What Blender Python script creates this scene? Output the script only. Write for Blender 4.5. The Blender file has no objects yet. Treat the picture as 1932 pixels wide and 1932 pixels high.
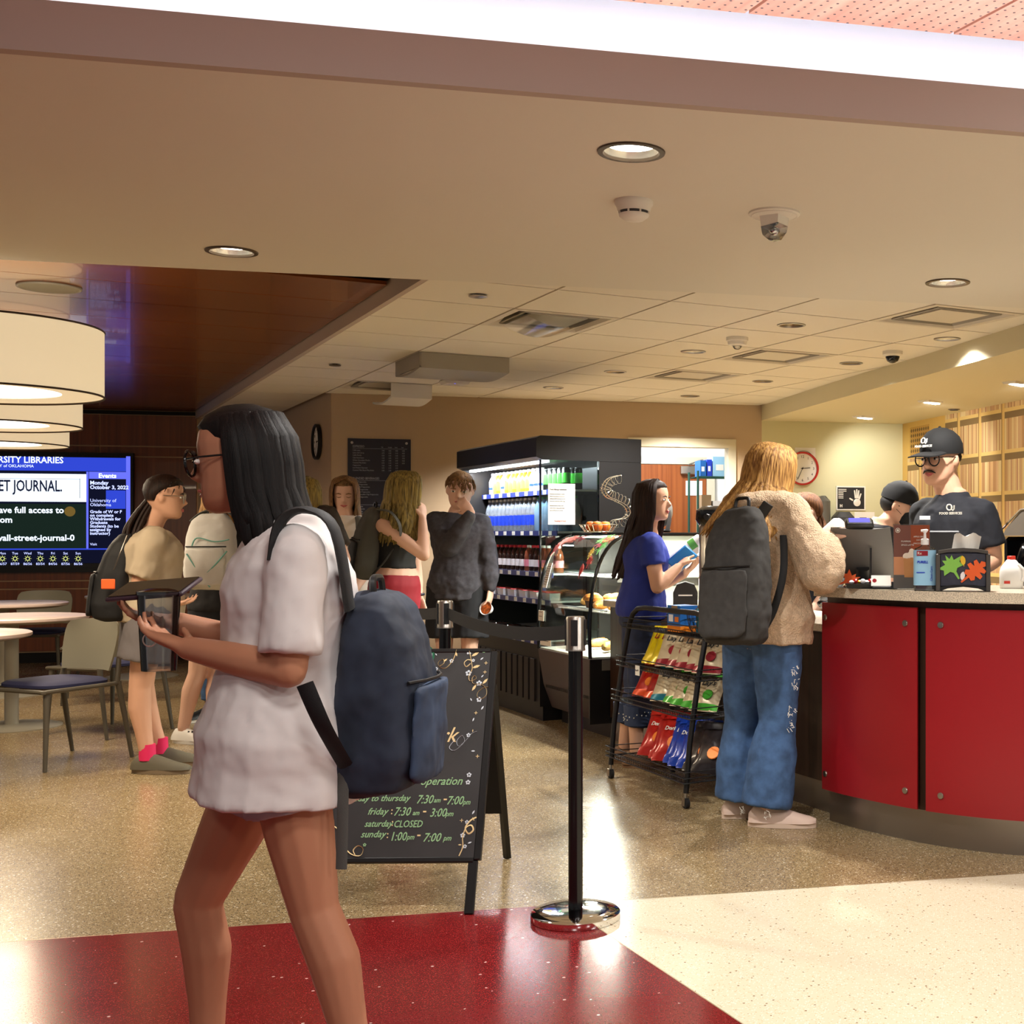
import bpy, bmesh, math, random
from mathutils import Vector, Matrix, Quaternion
random.seed(7)
SC = bpy.context.scene
COL = SC.collection
# ------------------------------------------------------------------ camera
TH = 0.5294                      # yaw of the camera against the ceiling grid (world axes follow the grid)
FPX, CXP, HYP, CAMH = 2456.0, 1449.0, 1009.0, 1.27
cd = bpy.data.cameras.new('camera'); cam = bpy.data.objects.new('camera', cd); COL.objects.link(cam)
cam.location = (0, 0, CAMH); cam.rotation_euler = (math.pi/2, 0, -TH)
cd.sensor_width = 36; cd.sensor_fit = 'HORIZONTAL'; cd.lens = FPX/1932*36
cd.shift_x = (966-CXP)/1932; cd.shift_y = (HYP-966)/1932
cd.clip_start = 0.05; cd.clip_end = 100
SC.camera = cam
# ------------------------------------------------------------------ world, exposure
W = bpy.data.worlds.new('world'); SC.world = W; W.use_nodes = True
W.node_tree.nodes['Background'].inputs[0].default_value = (1.0, 0.97, 0.93, 1)
W.node_tree.nodes['Background'].inputs[1].default_value = 0.25
SC.view_settings.view_transform = 'Standard'; SC.view_settings.look = 'None'
SC.view_settings.exposure = 0.28; SC.view_settings.gamma = 1.0; SC.view_settings.use_curve_mapping = False
SC.cycles.use_denoising = True
SC.cycles.max_bounces = 7; SC.cycles.diffuse_bounces = 3; SC.cycles.glossy_bounces = 3
SC.cycles.transparent_max_bounces = 12; SC.cycles.transmission_bounces = 5
SC.cycles.caustics_reflective = False; SC.cycles.caustics_refractive = False
SC.cycles.sample_clamp_indirect = 4.0
WARM = (1.0, 0.80, 0.56); NEUT = (1.0, 0.965, 0.915); COOL = (0.90, 0.93, 1.0)
def area(loc, size, power, color=NEUT, rot=(0,0,0), shape='DISK', sy=None, spread=None):
    d = bpy.data.lights.new('lamp_light', 'AREA'); d.shape = shape; d.size = size
    if sy: d.size_y = sy
    d.energy = power; d.color = color
    if spread: d.spread = spread
    o = bpy.data.objects.new('lamp_light', d); COL.objects.link(o); o.location = loc; o.rotation_euler = rot
    return o
def spot(loc, target, power, color=NEUT, ang=95, blend=0.6, r=0.05):
    d = bpy.data.lights.new('lamp_light', 'SPOT'); d.energy = power; d.color = color
    d.spot_size = math.radians(ang); d.spot_blend = blend; d.shadow_soft_size = r
    o = bpy.data.objects.new('lamp_light', d); COL.objects.link(o); o.location = loc
    o.rotation_euler = (Vector(target)-Vector(loc)).to_track_quat('-Z', 'Y').to_euler()
    return o
# unseen lamps added around and behind the photographer to light people and near floor
for (x, y, p) in ((-1.4, 0.6, 14), (0.6, -0.4, 24), (2.6, -0.6, 34), (4.4, 0.2, 36), (3.2, 1.5, 22), (0.4, 1.4, 19)):
    area((x, y, 2.74), 0.5, p, NEUT)
# ------------------------------------------------------------------ pixel -> place helpers (full 1932 x 1932 frame)
CT, ST = math.cos(TH), math.sin(TH)
def c2w(X, D, z): return Vector((X*CT+D*ST, -X*ST+D*CT, z))
def at(px, py, z):
    D = FPX*(CAMH-z)/(py-HYP); return c2w((px-CXP)/FPX*D, D, z)
def atd(px, py, D): return c2w((px-CXP)/FPX*D, D, CAMH-(py-HYP)/FPX*D)
def onx(px, py, x):
    a = (px-CXP)/FPX; D = x/(a*CT+ST); return c2w(a*D, D, CAMH-(py-HYP)/FPX*D)
def ony(px, py, y):
    a = (px-CXP)/FPX; D = y/(-a*ST+CT); return c2w(a*D, D, CAMH-(py-HYP)/FPX*D)
CR = Vector((CT, -ST, 0)); CF = Vector((ST, CT, 0)); UP = Vector((0, 0, 1))   # camera right / forward / up
# ------------------------------------------------------------------ materials
def lin(c):
    return tuple(((v/255)/12.92 if v/255 <= .04045 else ((v/255+.055)/1.055)**2.4) for v in c)
MATS = {}
def M(name, rgb, rough=.5, metal=0., spec=.5, emit=None, es=0., alpha=1., trans=0., noise=None, bump=None, coat=0., rgb2=None, ior=1.45, stretch=None):
    m = bpy.data.materials.new(name); m.use_nodes = True; MATS[name] = m
    nt = m.node_tree; b = nt.nodes['Principled BSDF']
    b.inputs['Base Color'].default_value = (*lin(rgb), 1)
    b.inputs['Roughness'].default_value = rough; b.inputs['Metallic'].default_value = metal
    b.inputs['Specular IOR Level'].default_value = spec; b.inputs['IOR'].default_value = ior
    b.inputs['Alpha'].default_value = alpha; b.inputs['Transmission Weight'].default_value = trans
    b.inputs['Coat Weight'].default_value = coat
    if emit: b.inputs['Emission Color'].default_value = (*lin(emit), 1); b.inputs['Emission Strength'].default_value = es
    if noise or bump:
        tc = nt.nodes.new('ShaderNodeTexCoord'); mp = nt.nodes.new('ShaderNodeMapping')
        nt.links.new(tc.outputs['Object'], mp.inputs[0])
        if stretch: mp.inputs['Scale'].default_value = stretch
    if noise:
        n = nt.nodes.new('ShaderNodeTexNoise'); n.inputs['Scale'].default_value = noise[0]; n.inputs['Detail'].default_value = 4
        nt.links.new(mp.outputs[0], n.inputs['Vector'])
        r = nt.nodes.new('ShaderNodeValToRGB'); a = noise[1]
        c1 = lin(rgb2) if rgb2 else tuple(v*(1-a) for v in lin(rgb)); c2 = lin(rgb) if rgb2 else tuple(min(1, v*(1+a)) for v in lin(rgb))
        r.color_ramp.elements[0].position = .35; r.color_ramp.elements[1].position = .65
        r.color_ramp.elements[0].color = (*c1, 1); r.color_ramp.elements[1].color = (*c2, 1)
        nt.links.new(n.outputs['Fac'], r.inputs[0]); nt.links.new(r.outputs[0], b.inputs['Base Color'])
    if bump:
        n2 = nt.nodes.new('ShaderNodeTexNoise'); n2.inputs['Scale'].default_value = bump[0]; n2.inputs['Detail'].default_value = 3
        nt.links.new(mp.outputs[0], n2.inputs['Vector'])
        bp = nt.nodes.new('ShaderNodeBump'); bp.inputs['Strength'].default_value = bump[1]; bp.inputs['Distance'].default_value = bump[2] if len(bump) > 2 else .01
        nt.links.new(n2.outputs['Fac'], bp.inputs['Height']); nt.links.new(bp.outputs[0], b.inputs['Normal'])
    return m
def terrazzo(name, base, chips, scale, rough, dens=.5):
    m = M(name, base, rough, spec=.5); nt = m.node_tree; b = nt.nodes['Principled BSDF']
    tc = nt.nodes.new('ShaderNodeTexCoord'); col = None
    rgb = nt.nodes.new('ShaderNodeRGB'); rgb.outputs[0].default_value = (*lin(base), 1); col = rgb.outputs[0]
    for i, (c, sc, th, w) in enumerate(chips):
        v = nt.nodes.new('ShaderNodeTexVoronoi'); v.inputs['Scale'].default_value = sc; v.inputs['Randomness'].default_value = 1
        mp = nt.nodes.new('ShaderNodeMapping'); mp.inputs['Location'].default_value = (i*3.1, i*7.7, 0); mp.inputs['Rotation'].default_value = (0, 0, i*.7)
        nt.links.new(tc.outputs['Object'], mp.inputs[0]); nt.links.new(mp.outputs[0], v.inputs['Vector'])
        sx = nt.nodes.new('ShaderNodeSeparateColor'); nt.links.new(v.outputs['Color'], sx.inputs[0])
        g = nt.nodes.new('ShaderNodeMath'); g.operation = 'LESS_THAN'; g.inputs[1].default_value = th; nt.links.new(sx.outputs[0], g.inputs[0])
        d = nt.nodes.new('ShaderNodeMath'); d.operation = 'LESS_THAN'; d.inputs[1].default_value = .42; nt.links.new(v.outputs['Distance'], d.inputs[0])
        mu = nt.nodes.new('ShaderNodeMath'); mu.operation = 'MULTIPLY'; nt.links.new(g.outputs[0], mu.inputs[0]); nt.links.new(d.outputs[0], mu.inputs[1])
        m2 = nt.nodes.new('ShaderNodeMath'); m2.operation = 'MULTIPLY'; m2.inputs[1].default_value = w; nt.links.new(mu.outputs[0], m2.inputs[0])
        mx = nt.nodes.new('ShaderNodeMix'); mx.data_type = 'RGBA'; mx.inputs[7].default_value = (*lin(c), 1)
        nt.links.new(m2.outputs[0], mx.inputs[0]); nt.links.new(col, mx.inputs[6]); col = mx.outputs[2]
    nt.links.new(col, b.inputs['Base Color'])
    n = nt.nodes.new('ShaderNodeTexNoise'); n.inputs['Scale'].default_value = 2.2; nt.links.new(tc.outputs['Object'], n.inputs['Vector'])
    mr = nt.nodes.new('ShaderNodeMapRange'); mr.inputs[3].default_value = rough*.7; mr.inputs[4].default_value = rough*1.35
    nt.links.new(n.outputs['Fac'], mr.inputs[0]); nt.links.new(mr.outputs[0], b.inputs['Roughness'])
    return m
def wood(name, c1, c2, rough, axis, sc=1., coat=0., holes=None):
    """grain stretched along axis ('x','y','z'); holes = (pitch, radius) for perforated panels"""
    m = M(name, c1, rough, coat=coat); nt = m.node_tree; b = nt.nodes['Principled BSDF']
    tc = nt.nodes.new('ShaderNodeTexCoord'); mp = nt.nodes.new('ShaderNodeMapping')
    s = {'x': (1.2, 60, 60), 'y': (60, 1.2, 60), 'z': (60, 60, 1.2)}[axis]; mp.inputs['Scale'].default_value = tuple(v*sc for v in s)
    nt.links.new(tc.outputs['Object'], mp.inputs[0])
    n = nt.nodes.new('ShaderNodeTexNoise'); n.inputs['Scale'].default_value = 1.0; n.inputs['Detail'].default_value = 5; nt.links.new(mp.outputs[0], n.inputs['Vector'])
    r = nt.nodes.new('ShaderNodeValToRGB'); r.color_ramp.elements[0].position = .3; r.color_ramp.elements[1].position = .7
    r.color_ramp.elements[0].color = (*lin(c1), 1); r.color_ramp.elements[1].color = (*lin(c2), 1)
    nt.links.new(n.outputs['Fac'], r.inputs[0]); out = r.outputs[0]
    if holes:
        sx = nt.nodes.new('ShaderNodeSeparateXYZ'); nt.links.new(tc.outputs['Object'], sx.inputs[0]); sq = []
        for k in range(2):
            a = nt.nodes.new('ShaderNodeMath'); a.operation = 'PINGPONG'; a.inputs[1].default_value = holes[0]/2; nt.links.new(sx.outputs[k], a.inputs[0])
            p = nt.nodes.new('ShaderNodeMath'); p.operation = 'POWER'; p.inputs[1].default_value = 2; nt.links.new(a.outputs[0], p.inputs[0]); sq.append(p)
        ad = nt.nodes.new('ShaderNodeMath'); ad.operation = 'ADD'; nt.links.new(sq[0].outputs[0], ad.inputs[0]); nt.links.new(sq[1].outputs[0], ad.inputs[1])
        lt = nt.nodes.new('ShaderNodeMath'); lt.operation = 'LESS_THAN'; lt.inputs[1].default_value = holes[1]**2; nt.links.new(ad.outputs[0], lt.inputs[0])
        mx = nt.nodes.new('ShaderNodeMix'); mx.data_type = 'RGBA'; mx.inputs[7].default_value = (.012, .006, .004, 1)
        nt.links.new(lt.outputs[0], mx.inputs[0]); nt.links.new(out, mx.inputs[6]); out = mx.outputs[2]
    nt.links.new(out, b.inputs['Base Color'])
    return m
def glass(name, tint=(235, 245, 240), rough=.03, op=.10):
    m = bpy.data.materials.new(name); m.use_nodes = True; nt = m.node_tree; nt.nodes.clear(); MATS[name] = m
    o = nt.nodes.new('ShaderNodeOutputMaterial'); t = nt.nodes.new('ShaderNodeBsdfTransparent'); g = nt.nodes.new('ShaderNodeBsdfGlossy')
    t.inputs[0].default_value = (*lin(tint), 1); g.inputs['Roughness'].default_value = rough
    f = nt.nodes.new('ShaderNodeFresnel'); f.inputs[0].default_value = 1.5; a = nt.nodes.new('ShaderNodeMath'); a.operation = 'ADD'; a.inputs[1].default_value = op; a.use_clamp = True
    nt.links.new(f.outputs[0], a.inputs[0]); mx = nt.nodes.new('ShaderNodeMixShader'); nt.links.new(a.outputs[0], mx.inputs[0])
    nt.links.new(t.outputs[0], mx.inputs[1]); nt.links.new(g.outputs[0], mx.inputs[2]); nt.links.new(mx.outputs[0], o.inputs[0])
    return m
def E(name, rgb, s):
    return M(name, (0, 0, 0), .6, spec=0, emit=rgb, es=s)
# ------------------------------------------------------------------ mesh helpers
class MB:
    def __init__(s): s.v = []; s.f = []; s.mi = []; s.M = None; s.cur = 0
    def add(s, vs, fs):
        o = len(s.v)
        s.v += [tuple(s.M @ Vector(p)) if s.M is not None else tuple(p) for p in vs]
        s.f += [tuple(i+o for i in f) for f in fs]; s.mi += [s.cur]*len(fs); return s
    def box(s, x0, x1, y0, y1, z0, z1):
        return s.add([(x, y, z) for x in (x0, x1) for y in (y0, y1) for z in (z0, z1)],
                     [(0, 1, 3, 2), (4, 6, 7, 5), (0, 4, 5, 1), (2, 3, 7, 6), (0, 2, 6, 4), (1, 5, 7, 3)])
    def rbox(s, x0, x1, y0, y1, z0, z1, r=.01):
        r = min(r, (x1-x0)*.49, (y1-y0)*.49, (z1-z0)*.49)
        rings = []
        for z, q in ((z0, r), (z0+r, 0), (z1-r, 0), (z1, r)):
            k = r*.35
            rings.append([(x0+q, y0+r, z), (x0+q+k*(1 if q == 0 else 0), y0+q+k, z), (x0+r, y0+q, z), (x1-r, y0+q, z), (x1-q-k*(1 if q == 0 else 0), y0+q+k, z), (x1-q, y0+r, z),
                          (x1-q, y1-r, z), (x1-q-k*(1 if q == 0 else 0), y1-q-k, z), (x1-r, y1-q, z), (x0+r, y1-q, z), (x0+q+k*(1 if q == 0 else 0), y1-q-k, z), (x0+q, y1-r, z)])
        return s.loft(rings)
    def loft(s, rings, cap=True, wrap=True):
        n = len(rings[0]); vs = [p for r in rings for p in r]; fs = []
        for i in range(len(rings)-1):
            for j in range(n if wrap else n-1):
                a = i*n+j; b = i*n+(j+1) % n; fs.append((a, b, b+n, a+n))
        if cap: fs.append(tuple(range(n-1, -1, -1))); fs.append(tuple((len(rings)-1)*n+j for j in range(n)))
        return s.add(vs, fs)
    def tube(s, pts, rad, n=8, side=None, cap=True):
        """rad: number, list of numbers or list of (ra, rb); side = direction of ra"""
        pts = [Vector(p) for p in pts]; k = len(pts); rings = []
        if not isinstance(rad, (list, tuple)): rad = [rad]*k
        ref = Vector(side) if side is not None else None
        for i in range(k):
            t = (pts[min(i+1, k-1)]-pts[max(i-1, 0)])
            t = t.normalized() if t.length > 1e-9 else Vector((0, 0, 1))
            if ref is None: ref = t.orthogonal()
            a = ref-t*ref.dot(t)
            if a.length < 1e-6: a = t.orthogonal()
            a.normalize(); b = t.cross(a)
            if side is None: ref = a
            ra, rb = rad[i] if isinstance(rad[i], (list, tuple)) else (rad[i], rad[i])
            rings.append([pts[i]+a*(ra*math.cos(2*math.pi*j/n))+b*(rb*math.sin(2*math.pi*j/n)) for j in range(n)])
        return s.loft(rings, cap)
    def cap_tube(s, p0, p1, r0, r1, n=10):
        """tapered capsule with round ends"""
        p0, p1 = Vector(p0), Vector(p1); d = (p1-p0).normalized()
        P = [p0-d*r0*.98, p0-d*r0*.7, p0, p1, p1+d*r1*.7, p1+d*r1*.98]
        return s.tube(P, [r0*.15, r0*.71, r0, r1, r1*.71, r1*.15], n)
    def lathe(s, prof, n=24, c=(0, 0, 0), cap=True, a0=0.):
        c = Vector(c)
        return s.loft([[c+Vector((r*math.cos(a0+2*math.pi*j/n), r*math.sin(a0+2*math.pi*j/n), z)) for j in range(n)] for r, z in prof], cap)
    def ell(s, c, r, n=14, m=9, R=None):
        c = Vector(c); rings = []
        for i in range(m+1):
            t = math.pi*(i/m)*.998+.003; w, z = math.sin(t), -math.cos(t)
            ring = []
            for j in range(n):
                a = 2*math.pi*j/n; p = Vector((r[0]*w*math.cos(a), r[1]*w*math.sin(a), r[2]*z))
                ring.append(c+(R @ p if R is not None else p))
            rings.append(ring)
        return s.loft(rings)
    def prism(s, poly, z0, z1):
        return s.loft([[(x, y, z0) for x, y in poly], [(x, y, z1) for x, y in poly]])
    def slab(s, pts, off):
        off = Vector(off); return s.loft([[Vector(p) for p in pts], [Vector(p)+off for p in pts]])
    def torus(s, c, R, r, n=24, m=8, rot=None):
        c = Vector(c); fs = []; vs = []
        for i in range(n):
            for j in range(m):
                a = 2*math.pi*i/n; b = 2*math.pi*j/m; p = Vector(((R+r*math.cos(b))*math.cos(a), (R+r*math.cos(b))*math.sin(a), r*math.sin(b)))
                vs.append(c+(rot @ p if rot is not None else p)); fs.append((i*m+j, ((i+1) % n)*m+j, ((i+1) % n)*m+(j+1) % m, i*m+(j+1) % m))
        return s.add(vs, fs)
    def mesh(s, name, mats, smooth=40):
        me = bpy.data.meshes.new(name); me.from_pydata(s.v, [], s.f)
        b = bmesh.new(); b.from_mesh(me); bmesh.ops.recalc_face_normals(b, faces=b.faces); b.to_mesh(me); b.free()
        mats = mats if isinstance(mats, (list, tuple)) else [mats]
        for m in mats: me.materials.append(MATS[m] if isinstance(m, str) else m)
        if len(mats) > 1: me.polygons.foreach_set('material_index', s.mi)
        if smooth:
            me.polygons.foreach_set('use_smooth', [True]*len(me.polygons)); me.set_sharp_from_angle(angle=math.radians(smooth))
        return me
    def build(s, name, mats, parent=None, world=False, smooth=40):
        o = bpy.data.objects.new(name, s.mesh(name, mats, smooth)); COL.objects.link(o)
        if parent is not None:
            o.parent = parent
            if world: o.matrix_parent_inverse = parent.matrix_basis.inverted()
        return o
def tag(o, label=None, cat=None, group=None, kind=None):
    if label: o['label'] = label
    if cat: o['category'] = cat
    if group: o['group'] = group
    if kind: o['kind'] = kind
    return o
def thing(name, label, cat, loc=(0, 0, 0), rz=0., group=None):
    o = bpy.data.objects.new(name, None); COL.objects.link(o); o.empty_display_size = .1
    o.location = loc; o.rotation_euler = (0, 0, rz)
    return tag(o, label, cat, group)
def struct(name, mb, mats, parent=None, smooth=40, label=None):
    o = mb.build(name, mats, parent, smooth=smooth)
    if parent is None: o['kind'] = 'structure'
    if label: o['label'] = label
    return o
def link_copy(src, parent, loc=None, rot=None):
    c = src.copy(); COL.objects.link(c); c.parent = parent
    if loc is not None: c.location = loc
    if rot is not None: c.rotation_euler = rot
    return c
def dup(root, loc, rz, label=None, group=None):
    r = root.copy(); COL.objects.link(r); r.location = loc; r.rotation_euler = (0, 0, rz)
    if label: r['label'] = label
    if group: r['group'] = group
    for ch in list(root.children):
        c = ch.copy(); COL.objects.link(c); c.parent = r
        for g in list(ch.children):
            d = g.copy(); COL.objects.link(d); d.parent = c
    return r
def frame(o, x, y, z=None):
    """matrix with origin o and axes x, y (z = x cross y)"""
    x = Vector(x).normalized(); y = Vector(y).normalized(); z = x.cross(y).normalized() if z is None else Vector(z).normalized()
    return Matrix(((x.x, y.x, z.x, o[0]), (x.y, y.y, z.y, o[1]), (x.z, y.z, z.z, o[2]), (0, 0, 0, 1)))
def text(s, size, mat, parent, Mx, align='LEFT', shear=0., ext=.0006, name='lettering', bold=0., space=1., sx=1.):
    cu = bpy.data.curves.new('lettering', 'FONT'); cu.body = s; cu.size = size; cu.align_x = align; cu.shear = shear
    cu.extrude = ext; cu.offset = bold; cu.resolution_u = 2; cu.space_character = space
    t = bpy.data.objects.new('lettering_curve', cu); me = bpy.data.meshes.new_from_object(t)
    bpy.data.objects.remove(t); bpy.data.curves.remove(cu)
    me.transform(Matrix.Diagonal((sx, 1, 1, 1))); me.transform(Mx); me.materials.clear(); me.materials.append(MATS[mat])
    o = bpy.data.objects.new(name, me); COL.objects.link(o); o.parent = parent
    return o
def bez(p0, p1, p2, p3, n=10):
    p0, p1, p2, p3 = map(Vector, (p0, p1, p2, p3)); out = []
    for i in range(n+1):
        t = i/n; out.append(p0*(1-t)**3+p1*3*t*(1-t)**2+p2*3*t*t*(1-t)+p3*t**3)
    return out
def smooth_path(P, n=6):
    P = [Vector(p) for p in P]; out = []
    for i in range(len(P)-1):
        a, b, c, d = P[max(i-1, 0)], P[i], P[i+1], P[min(i+2, len(P)-1)]
        for j in range(n):
            t = j/n; out.append(.5*((2*b)+(c-a)*t+(2*a-5*b+4*c-d)*t*t+(3*b-a-3*c+d)*t**3))
    return out+[P[-1]]
# ------------------------------------------------------------------ shared materials
M('paint_soffit', (228, 223, 210), .75, bump=(400, .05))
M('paint_lip', (186, 170, 160), .8)
M('paint_white', (240, 240, 238), .8)
M('paint_tan', (192, 168, 138), .8, bump=(500, .06))
M('paint_green', (212, 208, 168), .75)
M('paint_bulk', (216, 206, 172), .75)
M('trim_cream', (214, 206, 180), .5)
M('tile_white', (236, 230, 216), .9, bump=(300, .15))
M('tee_white', (176, 160, 136), .6)
M('dark_void', (16, 14, 12), .9)
wood('wood_perf', (180, 122, 96), (204, 146, 118), .45, 'y', .6, holes=(.034, .0042))
wood('wood_ceiling', (104, 54, 18), (132, 72, 26), .24, 'x', .5, coat=.2, holes=(.061, .0012))
wood('wood_wall', (112, 56, 20), (140, 74, 30), .32, 'z', .6, coat=.15)
wood('wood_door', (128, 66, 30), (160, 90, 44), .35, 'z', .5)
wood('wood_dark', (44, 27, 18), (60, 38, 25), .4, 'z', .6)
M('alu_line', (200, 160, 120), .4, .3)
M('black', (18, 17, 18), .45); M('black_gloss', (12, 12, 13), .15); M('black_matte', (24, 22, 22), .8)
M('chrome', (235, 235, 235), .06, 1.); M('steel', (176, 170, 162), .3, 1.); M('steel_dark', (110, 104, 98), .34, 1.)
M('white_plastic', (236, 232, 222), .45); M('grey_plastic', (120, 120, 120), .5); M('dark_grey', (58, 58, 60), .5)
M('paper', (240, 238, 230), .8); M('ink', (40, 38, 38), .8); M('ink_grey', (120, 116, 112), .8)
M('red_panel', (146, 22, 30), .36, bump=(900, .05)); M('white_ink', (225, 225, 225), .7)
glass('clear_glass', (240, 248, 244), .02, .0); glass('clear_plastic', (236, 238, 240), .08, .05)
E('lamp_white', (255, 250, 240), 14); E('lamp_warm', (255, 232, 190), 9); E('lamp_cool', (245, 248, 255), 10); E('lamp_gold', (226, 196, 146), .9)
# ================================================================== STRUCTURE
ZS, ZT, ZW, ZH, ZB = 2.37, 2.458, 2.525, 2.78, 2.32     # soffit, tile ceiling, wood ceiling, hall ceiling, bulkhead underside
terrazzo('terrazzo_tan', (150, 128, 92), [((92, 72, 46), 150, .42, .9), ((196, 180, 146), 170, .32, .9), ((58, 46, 32), 210, .16, .9), ((228, 216, 190), 120, .06, .9)], 1, .24)
terrazzo('terrazzo_cream', (226, 214, 186), [((198, 170, 122), 190, .14, .7), ((246, 240, 226), 150, .25, .7), ((120, 84, 48), 120, .025, .9)], 1, .22)
terrazzo('terrazzo_red', (116, 26, 28), [((142, 44, 44), 260, .4, .7), ((84, 14, 18), 220, .3, .8), ((216, 190, 180), 90, .006, .9), ((170, 80, 76), 300, .12, .7)], 1, .17)
def lineB(x): return 4.707-.297*x
XR = 1.65
b = MB(); b.add([(-14, lineB(-14), 0), (-14, 18, 0), (14, 18, 0), (14, lineB(14), 0)], [(0, 1, 2, 3)]); struct('floor', b, 'terrazzo_tan', label='tan speckled terrazzo floor of the cafe')
b = MB(); b.add([(-14, -8, 0), (-14, lineB(-14), 0), (XR, lineB(XR), 0), (XR, -8, 0)], [(0, 1, 2, 3)]); struct('floor_red', b, 'terrazzo_red', label='dark red polished terrazzo floor band')
b = MB(); b.add([(XR, -8, 0), (XR, lineB(XR), 0), (14, lineB(14), 0), (14, -8, 0)], [(0, 1, 2, 3)]); struct('floor_cream', b, 'terrazzo_cream', label='cream terrazzo floor field')
M('floor_strip', (196, 176, 140), .35, .5)
b = MB(); b.M = Matrix.Translation((0, 0, 0))
d = Vector((1, -.297, 0)).normalized(); n = Vector((.297, 1, 0)).normalized()
p = Vector((-10, lineB(-10), .0004)); q = Vector((12, lineB(12), .0004)); b.add([p-n*.002, q-n*.002, q+n*.002, p+n*.002], [(0, 1, 2, 3)])
b.add([(XR-.002, -6, .0004), (XR+.002, -6, .0004), (XR+.002, lineB(XR), .0004), (XR-.002, lineB(XR), .0004)], [(0, 1, 2, 3)])
struct('trim_1', b, 'floor_strip', label='thin metal divider strip between the terrazzo fields')
# --- soffit between hall and cafe
def sf(x): return 3.417-.290*x
def sb(x): return 6.036-.284*x
XL, XRR = -9., 10.
b = MB(); b.prism([(XL, sf(XL)), (XRR, sf(XRR)), (XRR, sb(XRR)), (XL, sb(XL))], ZS, ZS+.03)
struct('ceiling_soffit', b, 'paint_soffit', label='plain tan painted soffit between hall and cafe')
b = MB(); b.prism([(XL, sf(XL)-.006), (XRR, sf(XRR)-.006), (XRR, sf(XRR)+.03), (XL, sf(XL)+.03)], ZS-.001, ZS+.118)
struct('trim_2', b, 'paint_lip', label='grey painted upstand lip along the soffit front')
b = MB(); b.prism([(XL, sb(XL)-.02), (XRR, sb(XRR)-.02), (XRR, sb(XRR)+.0), (XL, sb(XL))], ZS+.03, 2.9)
struct('wall_soffit', b, 'paint_soffit')
COV = .46
b = MB(); b.prism([(XL, sf(XL)+COV), (XRR, sf(XRR)+COV), (XRR, sf(XRR)+COV+.03), (XL, sf(XL)+COV+.03)], ZS+.03, ZH+.12)
struct('wall_cove', b, 'paint_white', label='white back wall of the light cove')
cl = thing('cove_light', 'long white LED strip hidden behind the soffit lip', 'light strip', (0, sf(0)+.11, ZS+.03))
b = MB(); k = .028
b.prism([(XL+1, -.290*(XL+1)-k), (XRR-3, -.290*(XRR-3)-k), (XRR-3, -.290*(XRR-3)+k), (XL+1, -.290*(XL+1)+k)], .012, .022); b.build('diffuser', E('cove_led', (230, 234, 255), 26), cl)
b = MB(); b.prism([(XL+1, -.290*(XL+1)-k-.006), (XRR-3, -.290*(XRR-3)-k-.006), (XRR-3, -.290*(XRR-3)+k+.006), (XL+1, -.290*(XL+1)+k+.006)], 0, .0119); b.build('channel', 'steel', cl)
# --- hall wood ceiling of perforated panels
b = MB(); b.prism([(-9, -7), (10, -7), (10, sf(10)+COV-.0), (-9, sf(-9)+COV)], ZH+.05, ZH+.09)
hc = struct('ceiling', b, 'dark_void', label='hall ceiling of perforated salmon coloured wood panels')
x = 1.217-.61*12+.03
while x < 6.4:
    x1 = x+.598; ya = sf(x)+COV-.055; yb = sf(x1)+COV-.055
    for (y0, y1, e0, e1) in ((ya-2.4, None, ya, yb), (ya-4.8, ya-2.412, None, None)):
        bb = MB()
        if e0 is not None: bb.prism([(x, y0), (x1, y0), (x1, e1), (x, e0)], ZH, ZH+.022)
        else: bb.prism([(x, y0), (x1, y0), (x1, y1), (x, y1)], ZH, ZH+.022)
        bb.build('panel', 'wood_perf', hc)
    x += .61
# --- lay-in tile ceiling
GX = lambda k: (k+1.7745)*.61
GY = lambda j: (j+9.770)*.61
bulk = [(5.99, 10.353), (5.66, 8.958), (5.40, 7.76), (5.236, 6.926), (5.154, 6.558), (4.944, 5.596), (4.74, 4.62)]
def bx(y):
    P = sorted(bulk, key=lambda p: p[1])
    for (x0, y0), (x1, y1) in zip(P, P[1:]):
        if y <= y1 or (x1, y1) == P[-1]: return x0+(x1-x0)*(y-y0)/(y1-y0)
def wb(x): return 11.283-.256*(x-2.355)          # back wall line
X0 = GX(1)
b = MB(); b.prism([(X0, sb(X0)+.002), (7.5, sb(7.5)+.002), (7.5, wb(7.5)), (2.40, wb(2.40)), (2.40, 14.2), (X0, 14.4)], ZT+.06, ZT+.08)
tc = struct('ceiling_cafe', b, 'dark_void', label='white lay-in tile ceiling over the cafe line')
def clip(poly, a, b_, c):        # keep a*x+b*y<=c
    out = []
    for i in range(len(poly)):
        p, q = poly[i], poly[(i+1) % len(poly)]; dp = a*p[0]+b_*p[1]-c; dq = a*q[0]+b_*q[1]-c
        if dp <= 0: out.append(p)
        if dp*dq < 0: t = dp/(dp-dq); out.append((p[0]+(q[0]-p[0])*t, p[1]+(q[1]-p[1])*t))
    return out
def room_clip(poly):
    poly = clip(poly, -.284, -1, -6.036-.002)
    if poly: poly = clip(poly, .256, 1, 11.283+.256*2.355-.004) if max(p[0] for p in poly) > 2.4 else clip(poly, .285, 1, 14.38+.285*1.69)
    for (xa, ya), (xb, yb) in zip(bulk, bulk[1:]):
        if not poly: break
        cy = sum(p[1] for p in poly)/len(poly)
        if yb-.02 <= cy <= ya+.02:
            nx, ny = (ya-yb), -(xa-xb); poly = clip(poly, nx, ny, nx*xa+ny*ya)
    return poly
FIX = {(2, 1), (2, 4), (2, 7), (5, 2), (5, 4), (5, -1)}
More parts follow.
